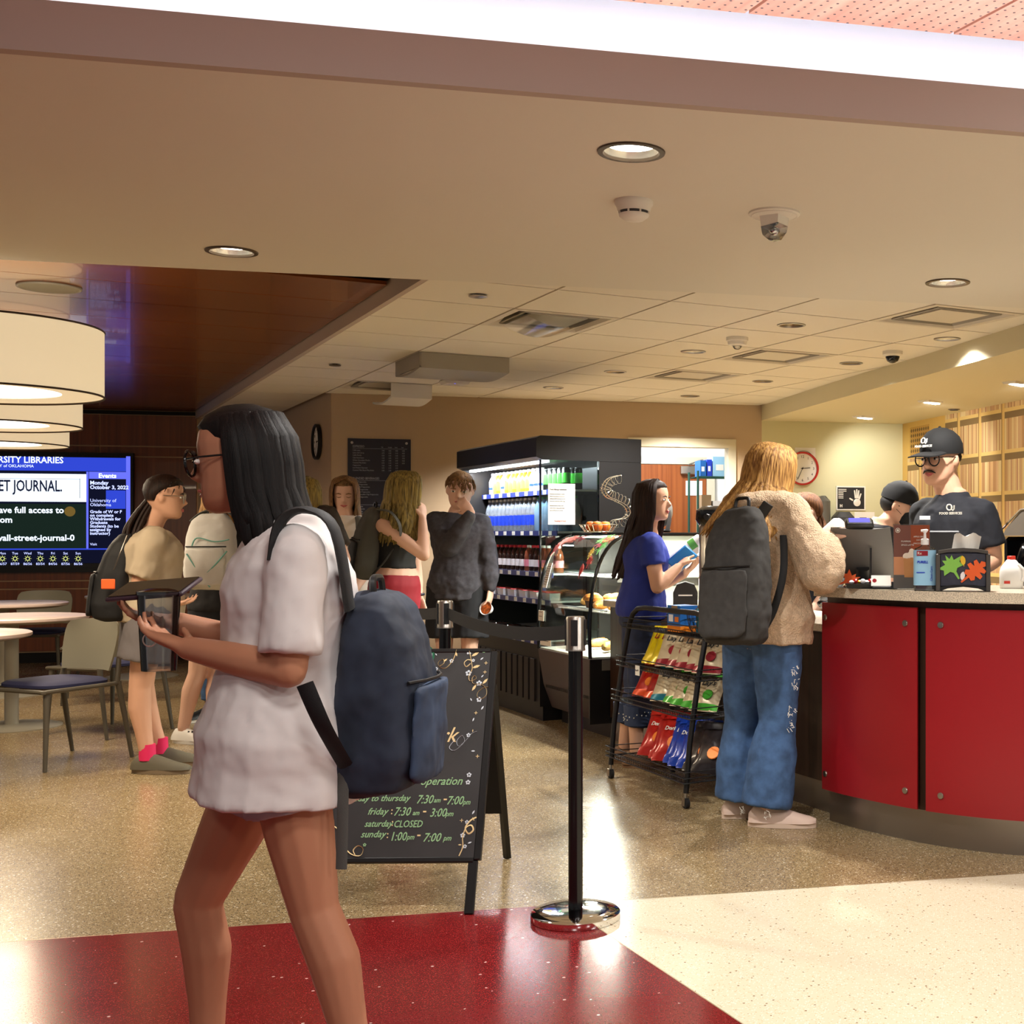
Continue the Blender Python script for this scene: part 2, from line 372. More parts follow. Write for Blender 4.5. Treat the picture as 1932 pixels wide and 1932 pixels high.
for k in range(1, 8):
    for j in range(-2, 9 if k > 1 else 15):
        if (k, j) in FIX: continue
        g = .0075
        poly = room_clip([(GX(k)+g, GY(j)+g), (GX(k+1)-g, GY(j)+g), (GX(k+1)-g, GY(j+1)-g), (GX(k)+g, GY(j+1)-g)])
        if len(poly) < 3: continue
        b = MB(); b.prism(poly, ZT, ZT+.016); b.build('ceiling_tile', 'tile_white', tc)
for k in range(1, 9):
    yb = wb(GX(k))-.006; ya = sb(GX(k))+.004
    ys = [y for y in [ya+(yb-ya)*i/200 for i in range(201)] if GX(k)+.01 < (bx(y) or 99)]
    if len(ys) > 3:
        b = MB(); b.box(GX(k)-.006, GX(k)+.006, min(ys), max(ys), ZT+.004, ZT+.03); b.build('runner', 'tee_white', tc)
for j in range(-1, 9):
    y = GY(j); xs = [x for x in [X0+(6-X0)*i/200 for i in range(201)] if y < wb(x)-.006 and y > sb(x)+.004 and x < (bx(y) or 99)-.004]
    if len(xs) > 3:
        b = MB(); b.box(min(xs), max(xs), y-.006, y+.006, ZT+.003, ZT+.03); b.build('runner', 'tee_white', tc)
b = MB(); b.box(X0-.03, X0, sb(X0)-.0, 14.42, ZT-.004, ZW+.06); struct('trim_3', b, 'paint_lip', label='edge trim between wood and tile ceilings')
# --- wood plank ceiling over the seating
b = MB(); b.prism([(-9, sb(-9)), (X0-.03, sb(X0-.03)), (X0-.03, 14.5), (-9, 17.6)], ZW+.03, ZW+.05); wc = struct('ceiling_seating', b, 'dark_void', label='dark glossy wood plank ceiling over the seating')
j = -1
while 7.2+.6*j < 17:
    y0, y1 = 7.2+.6*j+.004, 7.2+.6*(j+1)-.004
    for xa, xb in ((-8.4, -5.98), (-5.97, -3.55), (-3.54, -1.12), (-1.11, X0-.045)):
        poly = clip([(xa, y0), (xb, y0), (xb, y1), (xa, y1)], -.284, -1, -6.036-.002)
        poly = clip(poly, .285, 1, .285*1.69+14.4) if poly else poly
        if len(poly) > 2: b = MB(); b.prism(poly, ZW, ZW+.018); b.build('plank', 'wood_ceiling', wc)
    j += 1
# --- bulkhead over the counter
b = MB(); poly = bulk+[(4.74, sb(4.74)+.001), (9.5, sb(9.5)), (9.5, 9.6)]
b.prism([(5.99, 10.353)]+bulk[1:-1]+[(4.70, sb(4.70)+.001), (9.5, sb(9.5)+.001), (9.5, wb(9.5))], ZB, ZT+.06)
struct('ceiling_bulkhead', b, 'paint_bulk', smooth=25, label='curved pale yellow bulkhead over the counter')
# --- back wall with doorway (local frame: s along wall, depth, z)
WO = Vector((2.355, 11.283, 0)); WD = Vector((.9688, -.248, 0)); WN = Vector((.248, .9688, 0))
WM = frame(WO, WD, WN)
def wall_s(px): # arc length along the back wall seen at pixel column
    a = (px-CXP)/FPX; r = Vector((a*CT+ST, -a*ST+CT, 0)); D = WO.dot(WN)/r.dot(WN); return (r*D-WO).dot(WD)
sL, sR = wall_s(1197), wall_s(1376); sG = wall_s(1437); sM = wall_s(1703)
b = MB(); b.M = WM
b.box(0, sL, 0, .12, 0, 2.6); b.box(sL, sR, 0, .12, 2.07, 2.6); b.box(sR, sG, 0, .12, 0, 2.6); struct('wall_back', b, 'paint_tan', label='tan back wall of the cafe')
b = MB(); b.M = WM; b.box(sG, sM, -.0, .12, 0, 2.45); struct('wall_green', b, 'paint_green', label='pale green wall behind the counter')
b = MB(); b.M = WM
for s0, s1, z0, z1 in ((sL-.06, sL+.012, 0, 2.14), (sR-.012, sR+.06, 0, 2.14), (sL+.0121, sR-.0121, 2.062, 2.14)): b.box(s0, s1, -.018, .135, z0, z1)
struct('door_1', b, 'trim_cream', label='cream painted frame of the storeroom doorway')
# storeroom behind
b = MB(); b.M = WM; b.box(sL-.75, sR+1.2, 2.45, 2.55, 0, 2.75); b.box(sL-.85, sL-.75, .13, 2.55, 0, 2.75); b.box(sR+1.2, sR+1.3, .13, 2.55, 0, 2.75)
struct('wall_storeroom', b, 'paint_white', label='white walls of the storeroom seen through the doorway')
b = MB(); b.M = WM; b.box(sL-.85, sR+1.3, .13, 2.55, 2.75, 2.8); struct('ceiling_storeroom', b, 'paint_white')
area(WM @ Vector(((sL+sR)/2, 1.3, 2.7)), .7, 60, COOL)
def st_s(px):     # along far storeroom wall
    a = (px-CXP)/FPX; r = Vector((a*CT+ST, -a*ST+CT, 0)); o = WO+WN*2.44; D = o.dot(WN)/r.dot(WN); return (r*D-o).dot(WD)
d0, d1 = st_s(1212)-.42, st_s(1332)
b = MB(); b.M = WM
b.box(d0-.09, d0, 2.40, 2.449, 0, 2.12); b.box(d1, d1+.09, 2.40, 2.449, 0, 2.12); b.box(d0+.0001, d1-.0001, 2.40, 2.449, 2.04, 2.12)
df = struct('door_2', b, 'trim_cream', label='cream frame with brown wooden storeroom door')
b = MB(); b.M = WM; b.box(d0+.004, d1-.004, 2.41, 2.445, .01, 2.035); b.build('door_leaf', 'wood_door', df)
b = MB(); b.M = WM; b.rbox(d1-.30, d1-.02, 2.345, 2.409, 1.93, 2.02, .008); b.build('door_closer', 'steel', df)
b = MB(); b.M = WM; b.tube([(d1-.22, 2.36, 2.03), (d1-.12, 2.34, 2.07), (d1-.05, 2.38, 2.09)], .008, 6); b.build('closer_arm', 'steel', df)
b = MB(); b.M = WM; b.box(d1-.235, d1-.05, 2.402, 2.409, 1.70, 1.86); b.build('notice', 'paper', df)
# --- left side wall and far wall
b = MB(); b.box(2.355, 2.47, 11.30, 14.25, 0, 2.62); struct('wall_left', b, 'paint_tan', label='tan side wall carrying the round clock')
n2 = Vector((.285, 1, 0)).normalized(); t2 = Vector((1, -.285, 0)).normalized(); O2 = Vector((1.69, 14.4, 0)); FM = frame(O2, t2, n2)
b = MB(); b.M = FM; b.box(.0, .8, 0, .1, 0, 2.6); struct('wall_far', b, 'paint_tan')
b = MB(); b.M = FM; b.box(-11, 0, .02, .12, 0, 2.62); ww = struct('wall_wood', b, 'alu_line', label='brown wood panelled wall behind the wide screen')
def far_s(px):
    a = (px-CXP)/FPX; r = Vector((a*CT+ST, -a*ST+CT, 0)); D = O2.dot(n2)/r.dot(n2); return (r*D-O2).dot(t2)
seams = [-.012, far_s(188)]; 
while seams[-1] > -10: seams.append(seams[-1]-1.22)
for i in range(len(seams)-1):
    for z0, z1 in ((.115, .725), (.74, .805), (.82, 2.05), (2.065, 2.155), (2.17, 2.475)):
        b = MB(); b.M = FM; b.box(seams[i+1]+.007, seams[i]-.007, -.004, .0199, z0, z1); b.build('panel', 'wood_wall', ww)
b = MB(); b.M = FM; b.box(-11, -.0, -.012, .0195, 0, .10); struct('baseboard_far', b, 'black_matte')
b = MB(); b.M = FM; b.box(-11, -.0, -.01, .0195, 2.485, 2.52); struct('trim_4', b, 'black_matte')
# --- mural wall (printed picture of bookcases) on a gentle curve
mp_ = [WM @ Vector((sM, 0, 0)), Vector((7.20, 9.45, 0)), Vector((7.04, 8.73, 0)), Vector((6.93, 8.25, 0)), Vector((6.81, 7.70, 0)), Vector((6.55, 6.7, 0)), Vector((6.2, 5.6, 0)), Vector((5.8, 4.4, 0))]
mpath = smooth_path(mp_, 5)
me = bpy.data.meshes.new('wall_mural'); vs, fs, uv = [], [], []; s = 0.
for i, p in enumerate(mpath):
    if i: s += (p-mpath[i-1]).length
    vs += [(p.x, p.y, 0), (p.x, p.y, 2.35)]; uv += [(s, 0), (s, 2.35)]
    if i: fs.append((2*i-2, 2*i, 2*i+1, 2*i-1))
me.from_pydata(vs, [], fs); ul = me.uv_layers.new(name='UVMap')
for l in me.loops: ul.data[l.index].uv = uv[l.vertex_index]
for p in me.polygons: p.use_smooth = True
def mural_mat():
    m = M('mural_print', (214, 180, 120), .6); nt = m.node_tree; N = nt.nodes; L = nt.links; bs = N['Principled BSDF']
    uvn = N.new('ShaderNodeUVMap'); sx = N.new('ShaderNodeSeparateXYZ'); L.new(uvn.outputs[0], sx.inputs[0])
    def math_(op, a, b=None, c=None):
        n = N.new('ShaderNodeMath'); n.operation = op
        for i, v in enumerate((a, b, c)):
            if v is None: continue
            if isinstance(v, (int, float)): n.inputs[i].default_value = v
            else: L.new(v, n.inputs[i])
        return n.outputs[0]
    def mix(f, a, b_):
        n = N.new('ShaderNodeMix'); n.data_type = 'RGBA'
        L.new(f, n.inputs[0])
        for k, v in ((6, a), (7, b_)):
            if isinstance(v, tuple): n.inputs[k].default_value = (*lin(v), 1)
            else: L.new(v, n.inputs[k])
        return n.outputs[2]
    u, z = sx.outputs[0], sx.outputs[1]
    # books: white-noise per 2.6 cm column and shelf row
    row = math_('FLOOR', math_('DIVIDE', math_('ADD', z, .06), .33)); colb = math_('FLOOR', math_('DIVIDE', u, .024))
    cmb = N.new('ShaderNodeCombineXYZ'); L.new(colb, cmb.inputs[0]); L.new(row, cmb.inputs[1])
    wn = N.new('ShaderNodeTexWhiteNoise'); wn.noise_dimensions = '2D'; L.new(cmb.outputs[0], wn.inputs['Vector'])
    rp = N.new('ShaderNodeValToRGB'); el = rp.color_ramp.elements
    el[0].color = (*lin((178, 132, 88)), 1); el[1].color = (*lin((232, 210, 158)), 1)
    for pos, c in ((.2, (206, 166, 116)), (.45, (222, 190, 136)), (.6, (198, 150, 116)), (.8, (226, 204, 150))):
        e = el.new(pos); e.color = (*lin(c), 1)
    L.new(wn.outputs['Value'], rp.inputs[0]); c = rp.outputs[0]
    fz = math_('FRACT', math_('DIVIDE', math_('ADD', z, .06), .33)); fb = math_('FRACT', math_('DIVIDE', u, .024))
    c = mix(math_('LESS_THAN', fb, .12), c, (150, 112, 74))
    c = mix(math_('GREATER_THAN', fz, .84), c, (128, 104, 66)); c = mix(math_('LESS_THAN', fz, .09), c, (226, 194, 122))
    fu = math_('FRACT', math_('DIVIDE', u, .40)); c = mix(math_('LESS_THAN', fu, .10), c, (222, 186, 112)); c = mix(math_('GREATER_THAN', fu, .965), c, (150, 116, 66))
    # first bay: carved lattice over shelves
    first = math_('LESS_THAN', u, .95); c = mix(math_('MULTIPLY', first, math_('GREATER_THAN', z, 1.98)), c, (216, 178, 96))
    inb = math_('MULTIPLY', math_('MULTIPLY', math_('GREATER_THAN', u, .18), math_('LESS_THAN', u, .62)), math_('GREATER_THAN', z, 2.0))
    inb = math_('MULTIPLY', inb, math_('LESS_THAN', z, 2.27))
    lat = math_('MULTIPLY', math_('SINE', math_('MULTIPLY', math_('ADD', u, z), 66.)), math_('SINE', math_('MULTIPLY', math_('SUBTRACT', u, z), 66.)))
    c = mix(inb, c, (196, 152, 74)); c = mix(math_('MULTIPLY', inb, math_('GREATER_THAN', lat, .15)), c, (108, 84, 42))
    c = mix(math_('LESS_THAN', u, .12), c, (214, 176, 96)); L.new(c, bs.inputs['Base Color'])
    return m
me.materials.append(mural_mat()); o = bpy.data.objects.new('wall_mural', me); COL.objects.link(o); tag(o, 'wall covered with a printed picture of tall bookcases', None, None, 'structure')
# ================================================================== CEILING FIXTURES
def cut_holes(o, holes, z):
    c = MB()
    for (x, y, r) in holes: c.lathe([(r, z-.1), (r, z+.12)], 32, (x, y, 0))
    co = c.build('cutter', 'black', smooth=0)
    md = o.modifiers.new('b', 'BOOLEAN'); md.object = co; md.operation = 'DIFFERENCE'; md.solver = 'EXACT'
    dg = bpy.context.evaluated_depsgraph_get(); me = bpy.data.meshes.new_from_object(o.evaluated_get(dg)); o.modifiers.clear(); o.data = me
    bpy.data.objects.remove(co)
M('trim_dark', (92, 78, 62), .4, .6); M('reflector', (200, 190, 170), .25, .85); M('reflector_gold', (176, 158, 122), .3, .85)
def downlight(px, py, z, R, label, power, col, lit=True, gold=False, group=None, es=None, ang=132):
    p = at(px, py, z); t = thing('downlight', label, 'ceiling light', (p.x, p.y, z), 0, group)
    b = MB(); b.loft([[(r*math.cos(a*math.pi/16), r*math.sin(a*math.pi/16), h) for a in range(32)] for r, h in ((R, -.0005), (R*.985, -.005), (R*.83, -.006), (R*.80, .002))], cap=False); b.build('trim_ring', 'trim_dark' if not gold else 'steel', t)
    b = MB(); b.loft([[(r*math.cos(a*math.pi/16), r*math.sin(a*math.pi/16), h) for a in range(32)] for r, h in ((R*.80, .002), (R*.77, .012), (R*.72, .020))], cap=False); b.build('reflector', 'reflector_gold' if gold else 'reflector', t)
    b = MB(); b.lathe([(R*.72, .020), (R*.72, .023)], 24); b.build('lamp', 'lamp_white' if lit else 'lamp_gold', t)
    if power: spot((p.x, p.y, z-.012), (p.x, p.y, 0), power, col, ang, .55, R*.5)
    return p
so = bpy.data.objects['ceiling_soffit']; hl = []
for px, py, lab in ((1191, 286, 'round recessed downlight in the soffit beside the smoke detector'), (437, 474, 'round recessed downlight in the soffit above the seating'), (1788, 533, 'round recessed downlight in the soffit near the bulkhead')):
    p = downlight(px, py, ZS, .098, lab, 60 if px < 600 else 120, NEUT, group='soffit downlights'); hl.append((p.x, p.y, .083))
cut_holes(so, hl, ZS)
tiles = [o for o in tc.children if o.name.startswith('ceiling_tile')]
def tile_at(x, y):
    for o in tiles:
        vs = o.data.vertices; xs = [v.co.x for v in vs]; ys = [v.co.y for v in vs]
        if min(xs) <= x <= max(xs) and min(ys) <= y <= max(ys): return o
for px, py, pw, lit in ((1493, 613, 190, False), (1308, 663, 200, True), (1161, 701, 210, False), (1044, 731, 240, True), (1606, 685, 120, False), (1439, 719, 130, False), (1302, 747, 160, False), (1787, 639, 120, True)):
    p = downlight(px, py, ZT, .082, 'round gold-lined downlight set in the white ceiling tiles', pw, NEUT, lit, True, 'downlights in the tile ceiling')
    o = tile_at(p.x, p.y)
    if o: cut_holes(o, [(p.x, p.y, .07)], ZT)
M('diff_grey', (150, 142, 128), .5); M('diff_white', (214, 206, 190), .5)
def ring(b, s0, z0, s1, z1):
    b.loft([[(-s0, -s0, z0), (s0, -s0, z0), (s0, s0, z0), (-s0, s0, z0)], [(-s1, -s1, z1), (s1, -s1, z1), (s1, s1, z1), (-s1, s1, z1)]], cap=False)
def diffuser(k, j, label, group='square air diffusers in the ceiling'):
    t = thing('air_diffuser', label, 'air vent', ((GX(k)+GX(k+1))/2, (GY(j)+GY(j+1))/2, ZT), 0, group)
    b = MB(); ring(b, .302, -.002, .265, -.003); ring(b, .265, -.003, .225, .045); ring(b, .302, -.002, .302, .04); b.build('frame', 'diff_white', t, smooth=0)
    b = MB(); ring(b, .215, .005, .17, .06); ring(b, .215, .005, .21, .0); ring(b, .21, .0, .165, .055); b.build('louver', 'diff_grey', t, smooth=0)
    b = MB(); b.box(-.165, .165, -.165, .165, .004, .012); b.build('centre_plate', 'diff_white', t, smooth=0)
    b = MB(); b.box(-.30, .30, -.30, .30, .065, .075); b.build('plenum', 'diff_grey', t)
    return t
d1_ = diffuser(2, 1, 'square ceiling diffuser with a clear plastic deflector')
b = MB(); b.loft([[(-.2+.4*i/10, y, -.012-.05*math.sin(math.pi*i/10)) for i in range(11)] for y in (-.2, .2)], cap=False, wrap=False); b.build('deflector', 'clear_plastic', d1_)
dd = diffuser(2, 4, 'square ceiling diffuser with a grey hanging deflector box')
b = MB(); b.loft([[(x, -.30+.6*i/8, -.09-.02*math.sin(math.pi*i/8)) for i in range(9)]+[(x, .30-.6*i/8, -.105-.02*math.sin(math.pi*i/8)) for i in range(9)] for x in (-.30, .30)]); b.box(-.302, -.29, -.3, .3, -.1, -.004); b.box(.29, .302, -.3, .3, -.1, -.004); b.box(-.29, .29, -.302, -.29, -.1, -.004); b.build('deflector', 'diff_grey', dd)
dw = diffuser(2, 7, 'square ceiling diffuser with a white hanging deflector near the menu wall')
b = MB(); b.loft([[(x, -.30+.6*i/8, -.10-.03*math.sin(math.pi*i/8)) for i in range(9)]+[(x, .30-.6*i/8, -.115-.03*math.sin(math.pi*i/8)) for i in range(9)] for x in (-.02, .30)]); b.box(.285, .30, -.3, .3, -.1, -.004); b.box(-.02, .285, -.302, -.29, -.1, -.004); b.build('deflector', 'white_plastic', dw)
diffuser(5, 2, 'plain square ceiling diffuser beside the dome camera'); diffuser(5, 4, 'plain square ceiling diffuser nearest the tan back wall'); diffuser(5, -1, 'plain square ceiling diffuser against the soffit edge')
# access point
p = at(858, 720, ZT-.04); t = thing('access_point', 'small white wireless access point with a blue light', 'access point', (p.x, p.y, ZT))
b = MB(); b.rbox(-.10, .10, -.10, .10, -.062, -.02, .02); b.build('body', 'white_plastic', t)
b = MB(); b.box(-.06, .06, -.06, .06, -.0201, -.0005); b.build('mount', 'dark_grey', t)
b = MB(); b.lathe([(.005, -.0635), (.005, -.061)], 8, (-.02, -.07, 0)); b.build('status_light', E('led_blue', (90, 90, 255), 4), t)
# detectors
def detector(px, py, z, R, label, strobe=False):
    p = at(px, py, z-.01); t = thing('smoke_detector', label, 'detector', (p.x, p.y, z))
    b = MB(); b.lathe([(R, 0), (R, -.012), (R*.93, -.018), (R*.84, -.034), (R*.83, -.036)], 28); b.build('base', 'white_plastic', t)
    b = MB(); b.lathe([(R*.80, -.0361), (R*.78, -.044)], 28); b.build('vent_slot', 'dark_grey', t)
    for k in range(8):
        a = k*math.pi/4; b = MB(); b.box(R*.74, R*.82, -.003, .003, -.0445, -.0362); b.M = None
        o = b.build('vent_rib', 'white_plastic', t); o.rotation_euler = (0, 0, a)
    b = MB(); b.lathe([(R*.80, -.0446), (R*.76, -.052), (R*.5, -.064), (R*.02, -.068)], 28); b.build('cap', 'white_plastic', t)
detector(1196, 385, ZS, .063, 'white smoke detector with dark vent slots on the soffit')
p = at(1391, 640, ZT-.01); t = thing('smoke_detector', 'white detector with a small clear bulb among the ceiling tiles', 'detector', (p.x, p.y, ZT))
b = MB(); b.lathe([(.066, 0), (.066, -.02), (.058, -.026), (.055, -.045), (.04, -.05)], 28); b.build('base', 'white_plastic', t)
b = MB(); b.ell((0, 0, -.052), (.026, .026, .022)); b.build('bulb', 'clear_plastic', t)
p = at(1461, 402, ZS); t = thing('fire_strobe', 'white fire alarm strobe with clear lens on the soffit', 'alarm', (p.x, p.y, ZS), -TH)
b = MB(); b.lathe([(.088, 0), (.088, -.006), (.07, -.013), (.02, -.014)], 32); b.build('base', 'white_plastic', t)
for R in (.078, .070, .062): b = MB(); b.torus((0, 0, -.0105), R, .0018, 32, 5); b.build('ring', 'white_plastic', t)
b = MB(); b.M = Matrix.Rotation(math.radians(-28), 4, 'Z'); b.loft([[(-.036, -.04, -.012), (.036, -.04, -.012), (.036, .04, -.012), (-.036, .04, -.012)], [(-.032, -.036, -.05), (.032, -.036, -.042), (.032, .036, -.042), (-.032, .036, -.05)]]); b.build('housing', 'white_plastic', t, smooth=0)
b = MB(); b.M = Matrix.Rotation(math.radians(-28), 4, 'Z'); b.loft([[(-.033, -.037, -.05), (.033, -.037, -.042), (.033, .037, -.042), (-.033, .037, -.05)], [(-.028, -.034, -.078), (.030, -.034, -.062), (.030, .034, -.062), (-.028, .034, -.078)], [(-.012, -.02, -.094), (.016, -.02, -.09), (.016, .02, -.09), (-.012, .02, -.094)]]); b.build('lens', 'clear_plastic', t, smooth=60)
b = MB(); b.M = Matrix.Rotation(math.radians(-28), 4, 'Z'); b.ell((0, 0, -.062), (.02, .024, .014)); b.build('flash_tube', 'chrome', t)
M('ink_red', (190, 50, 40), .6)
R28 = Matrix.Rotation(math.radians(-28), 4, 'Z')
text('FIRE', .017, 'ink_red', t, R28 @ frame((-.036, .017, -.038), (0, -1, 0), (0, 0, 1)), name='lettering')
# dome camera, sprinkler caps, speaker
p = at(1684, 663, ZT); t = thing('dome_camera', 'dark glass dome security camera in a white collar', 'camera', (p.x, p.y, ZT))
b = MB(); b.lathe([(.065, 0), (.065, -.022), (.052, -.032), (.045, -.033)], 28); b.build('collar', 'white_plastic', t)
b = MB(); b.lathe([(.046, -.0331), (.045, -.042), (.036, -.062), (.018, -.074), (.002, -.077)], 28); b.build('dome', 'black_gloss', t)
for px, py, r, lab, m in ((902, 556, .046, 'flat grey sprinkler cover plate near the soffit edge', 'steel'), (632, 687, .04, 'flat bronze sprinkler cover plate near the side wall', 'trim_dark')):
    p = at(px, py, ZT); t = thing('sprinkler_cover', lab, 'sprinkler', (p.x, p.y, ZT))
    b = MB(); b.lathe([(r, -.0075), (r, -.011), (r*.9, -.013)], 24); b.build('plate', m, t); b = MB(); b.lathe([(r*.45, 0), (r*.45, -.0074)], 16); b.build('neck', 'steel_dark', t)
p = at(93, 541, ZW); t = thing('ceiling_speaker', 'round grey speaker grille in the wood plank ceiling', 'speaker', (p.x, p.y, ZW))
b = MB(); b.torus((0, 0, -.004), .142, .007, 40, 8); b.build('rim', 'diff_grey', t); b = MB(); b.lathe([(.139, -.001), (.137, -.008), (.09, -.013), (.01, -.014)], 40); b.build('grille', M('grille_grey', (150, 140, 118), .7, bump=(900, .4)), t)
# bulkhead wall-wash lights
for i, (px, py, tg, pw) in enumerate(((1630, 786, (6.95, 10.0, 1.75), 30), (1756, 757, (7.05, 9.0, 1.6), 34), (1918, 722, (6.85, 7.6, 1.6), 34))):
    p = at(px, py, ZB); t = thing('wall_washer', 'white rectangular slot light recessed in the pale bulkhead', 'ceiling light', (p.x, p.y, ZB), math.radians(20), 'bulkhead slot lights')
    b = MB(); b.loft([[(-.11, -.055, -.001), (.11, -.055, -.001), (.11, .055, -.001), (-.11, .055, -.001)], [(-.1, -.045, -.016), (.1, -.045, -.01), (.1, .045, -.01), (-.1, .045, -.016)]]); b.build('trim', 'white_plastic', t, smooth=0)
    b = MB(); b.box(-.085, .085, -.03, .012, -.0205, -.0165); b.build('lamp', 'lamp_white', t)
    spot((p.x, p.y, ZB-.03), tg, pw, NEUT, 100, .8, .04)
p = at(1800, 772, ZB); t = thing('ceiling_grille', 'small brown round vent in the pale bulkhead', 'air vent', (p.x, p.y, ZB))
b = MB(); b.lathe([(.05, -.0005), (.05, -.004), (.04, -.007)], 20); b.build('ring', 'trim_dark', t); b = MB(); b.lathe([(.036, -.0072), (.034, -.011)], 20); b.build('core', 'dark_grey', t)

# ================================================================== OPEN DRINKS FRIDGE
FX0, FX1, FY0, FY1 = 3.10, 3.88, 8.42, 10.20
t = fr = thing('display_fridge', 'tall black open drinks fridge with lit shelves', 'fridge', (0, 0, 0))
b = MB(); b.box(FX0+.03, FX1, FY0, FY1, .10, .52); b.box(FX0+.06, FX1, FY0+.02, FY1-.02, .0, .10); b.build('base', 'black', t)
M('fridge_kick', (36, 30, 30), .5)
for i in range(14):
    y = FY0+.08+i*.118; b = MB(); b.box(FX0+.018, FX0+.0295, y, y+.085, .13, .42); b.build('grille_slat', 'fridge_kick', t)
b = MB(); b.box(FX1-.05, FX1, FY0+.03, FY1-.03, .5201, 1.78); b.build('back_panel', M('fridge_inner', (150, 152, 158), .35, .4), t)
b = MB(); b.loft([[(FX0-.0, y, 1.80), (FX0, y, 1.93), (FX0+.03, y, 1.945), (FX1, y, 1.945), (FX1, y, 1.781), (FX0+.05, y, 1.781)] for y in (FY0-.012, FY1+.012)]); b.build('canopy', 'black', t, smooth=20)
b = MB(); b.box(FX0+.46, FX1, FY0-.01, FY0+.028, .521, 1.7805); b.build('end_panel', 'black', t)
b = MB(); b.box(FX0+.02, FX1, FY1-.028, FY1+.01, .521, 1.7805); b.build('end_panel', 'black', t)
b = MB(); b.box(FX0+.04, FX0+.459, FY0, FY0+.008, .521, 1.7805); b.build('side_glass', 'clear_glass', t)
b = MB(); b.box(FX0+.03, FX0+.0399, FY0-.004, FY0+.014, .521, 1.7805); b.build('glass_edge', 'black_gloss', t)
b = MB(); b.box(FX0+.08, FX0+.12, FY0+.06, FY1-.06, 1.768, 1.7806); b.build('light_tube', E('fridge_led', (240, 245, 255), 16), t)
area((FX0+.10, (FY0+FY1)/2, 1.76), .05, 30, COOL, (0, math.radians(-35), 0), 'RECTANGLE', 1.66)
SH = [(1.585, 3.30), (1.295, 3.27), (1.005, 3.24), (.815, 3.22), (.55, 3.14)]
M('shelf_metal', (190, 192, 198), .35, .6); M('price_strip', (38, 50, 120), .4)
for z, x in SH:
    b = MB(); b.box(x, FX1-.052, FY0+.03, FY1-.03, z-.014, z); sh = b.build('shelf', 'shelf_metal', t)
    b = MB(); b.box(x-.008, x-.0002, FY0+.03, FY1-.03, z-.032, z+.004); b.build('price_strip', 'price_strip', sh)
    for i in range(9):
        y = FY0+.12+i*.19; b = MB(); b.box(x-.0105, x-.0082, y, y+.06, z-.028, z+.001); b.build('price_tag', 'paper', sh)
    for y0, y1, in (((FY0+FY1)/2-.03, (FY0+FY1)/2+.03),):
        b = MB(); b.box(FX1-.06, FX1-.0521, y0, y1, .53, z-.0145) if z > 1.5 else b.box(FX1-.06, FX1-.0521, y0, y1, z+.001, z+.02); b.build('upright', 'black', sh)
# allergy notice taped on the side glass
nt = thing('notice_sheet', 'white printed allergy notice taped to the fridge side glass', 'notice', (0, 0, 0))
pa = ony(1034, 912, FY0-.003); pb = ony(1085, 990, FY0-.003)
b = MB(); b.box(pa.x, pb.x, FY0-.004, FY0-.0012, pb.z, pa.z); b.build('sheet', 'paper', nt)
NM = lambda x, z: frame((x, FY0-.0048, z), (1, 0, 0), (0, 0, 1))
text('Food Allergy Individuals', .016, 'ink', nt, NM(pa.x+.012, pa.z-.045), sx=.8)
for i, s in enumerate(('If you have food allergies or special', 'dietary needs please let one of our', 'staff know before you place an order.', 'Items may contain nuts, milk or egg.', '', 'Nutrition details are kept on file', 'at the counter, please ask for them', 'and we will help you to choose.')):
    if s: text(s, .0105, 'ink_grey', nt, NM(pa.x+.012, pa.z-.075-i*.016), sx=.72)
text('housing & food', .017, 'ink_red', nt, NM(pa.x+.045, pb.z+.02), sx=.8)
# drinks
def bottle_proto(name, label, prof, capr, caph, body, capm, lab=None, labm=None, group=None):
    H = prof[-1][1]; t = thing(name, label, 'bottle', (0, 0, -5), 0, group)
    b = MB(); b.lathe(prof, 14); b.build('body', body, t)
    if capm: b = MB(); b.lathe([(capr, H-.002), (capr, H+caph), (capr*.9, H+caph+.002)], 12); b.build('cap', capm, t)
    if lab: b = MB(); b.loft([[(lab[2]*math.cos(a*math.pi/8), lab[2]*math.sin(a*math.pi/8), z) for a in range(16)] for z in lab[:2]], cap=False); b.build('label_band', labm, t)
    return t
M('juice_orange', (240, 150, 40), .25); M('juice_yellow', (240, 200, 60), .3); M('milk_white', (238, 236, 232), .35); M('can_black', (20, 22, 22), .25, .3); M('can_green', (70, 200, 60), .35)
M('cola', (36, 14, 10), .12); M('cap_red', (214, 40, 60), .4); M('cap_white', (240, 240, 240), .4); M('label_white', (232, 226, 230), .5); M('label_blue', (28, 60, 190), .4)
M('water_blue', (150, 190, 226), .08, trans=.5); M('cap_green', (40, 150, 90), .4); M('tea_brown', (120, 60, 40), .15); M('label_pink', (220, 130, 150), .5)
M('water_clear', (206, 218, 232), .06, trans=.72)
pr = [(.030, 0), (.033, .01), (.033, .105), (.026, .125), (.015, .145), (.014, .155)]
tall = [(.034, 0), (.037, .01), (.037, .15), (.030, .185), (.016, .215), (.014, .232)]
mid = [(.034, 0), (.036, .012), (.033, .06), (.036, .11), (.028, .145), (.014, .165), (.014, .172)]
can = [(.026, 0), (.029, .008), (.029, .138), (.024, .150), (.024, .152)]
P = {}
P['oj'] = bottle_proto('juice_bottle', 'orange juice bottle with white cap on the top fridge shelf', pr, .016, .014, 'juice_orange', 'cap_white', (.03, .09, .0337), 'juice_yellow', 'orange juice bottles in the fridge')
P['yj'] = bottle_proto('juice_bottle', 'yellow juice bottle on the top fridge shelf', pr, .016, .014, 'juice_yellow', 'cap_white', None, None, 'yellow juice bottles in the fridge')
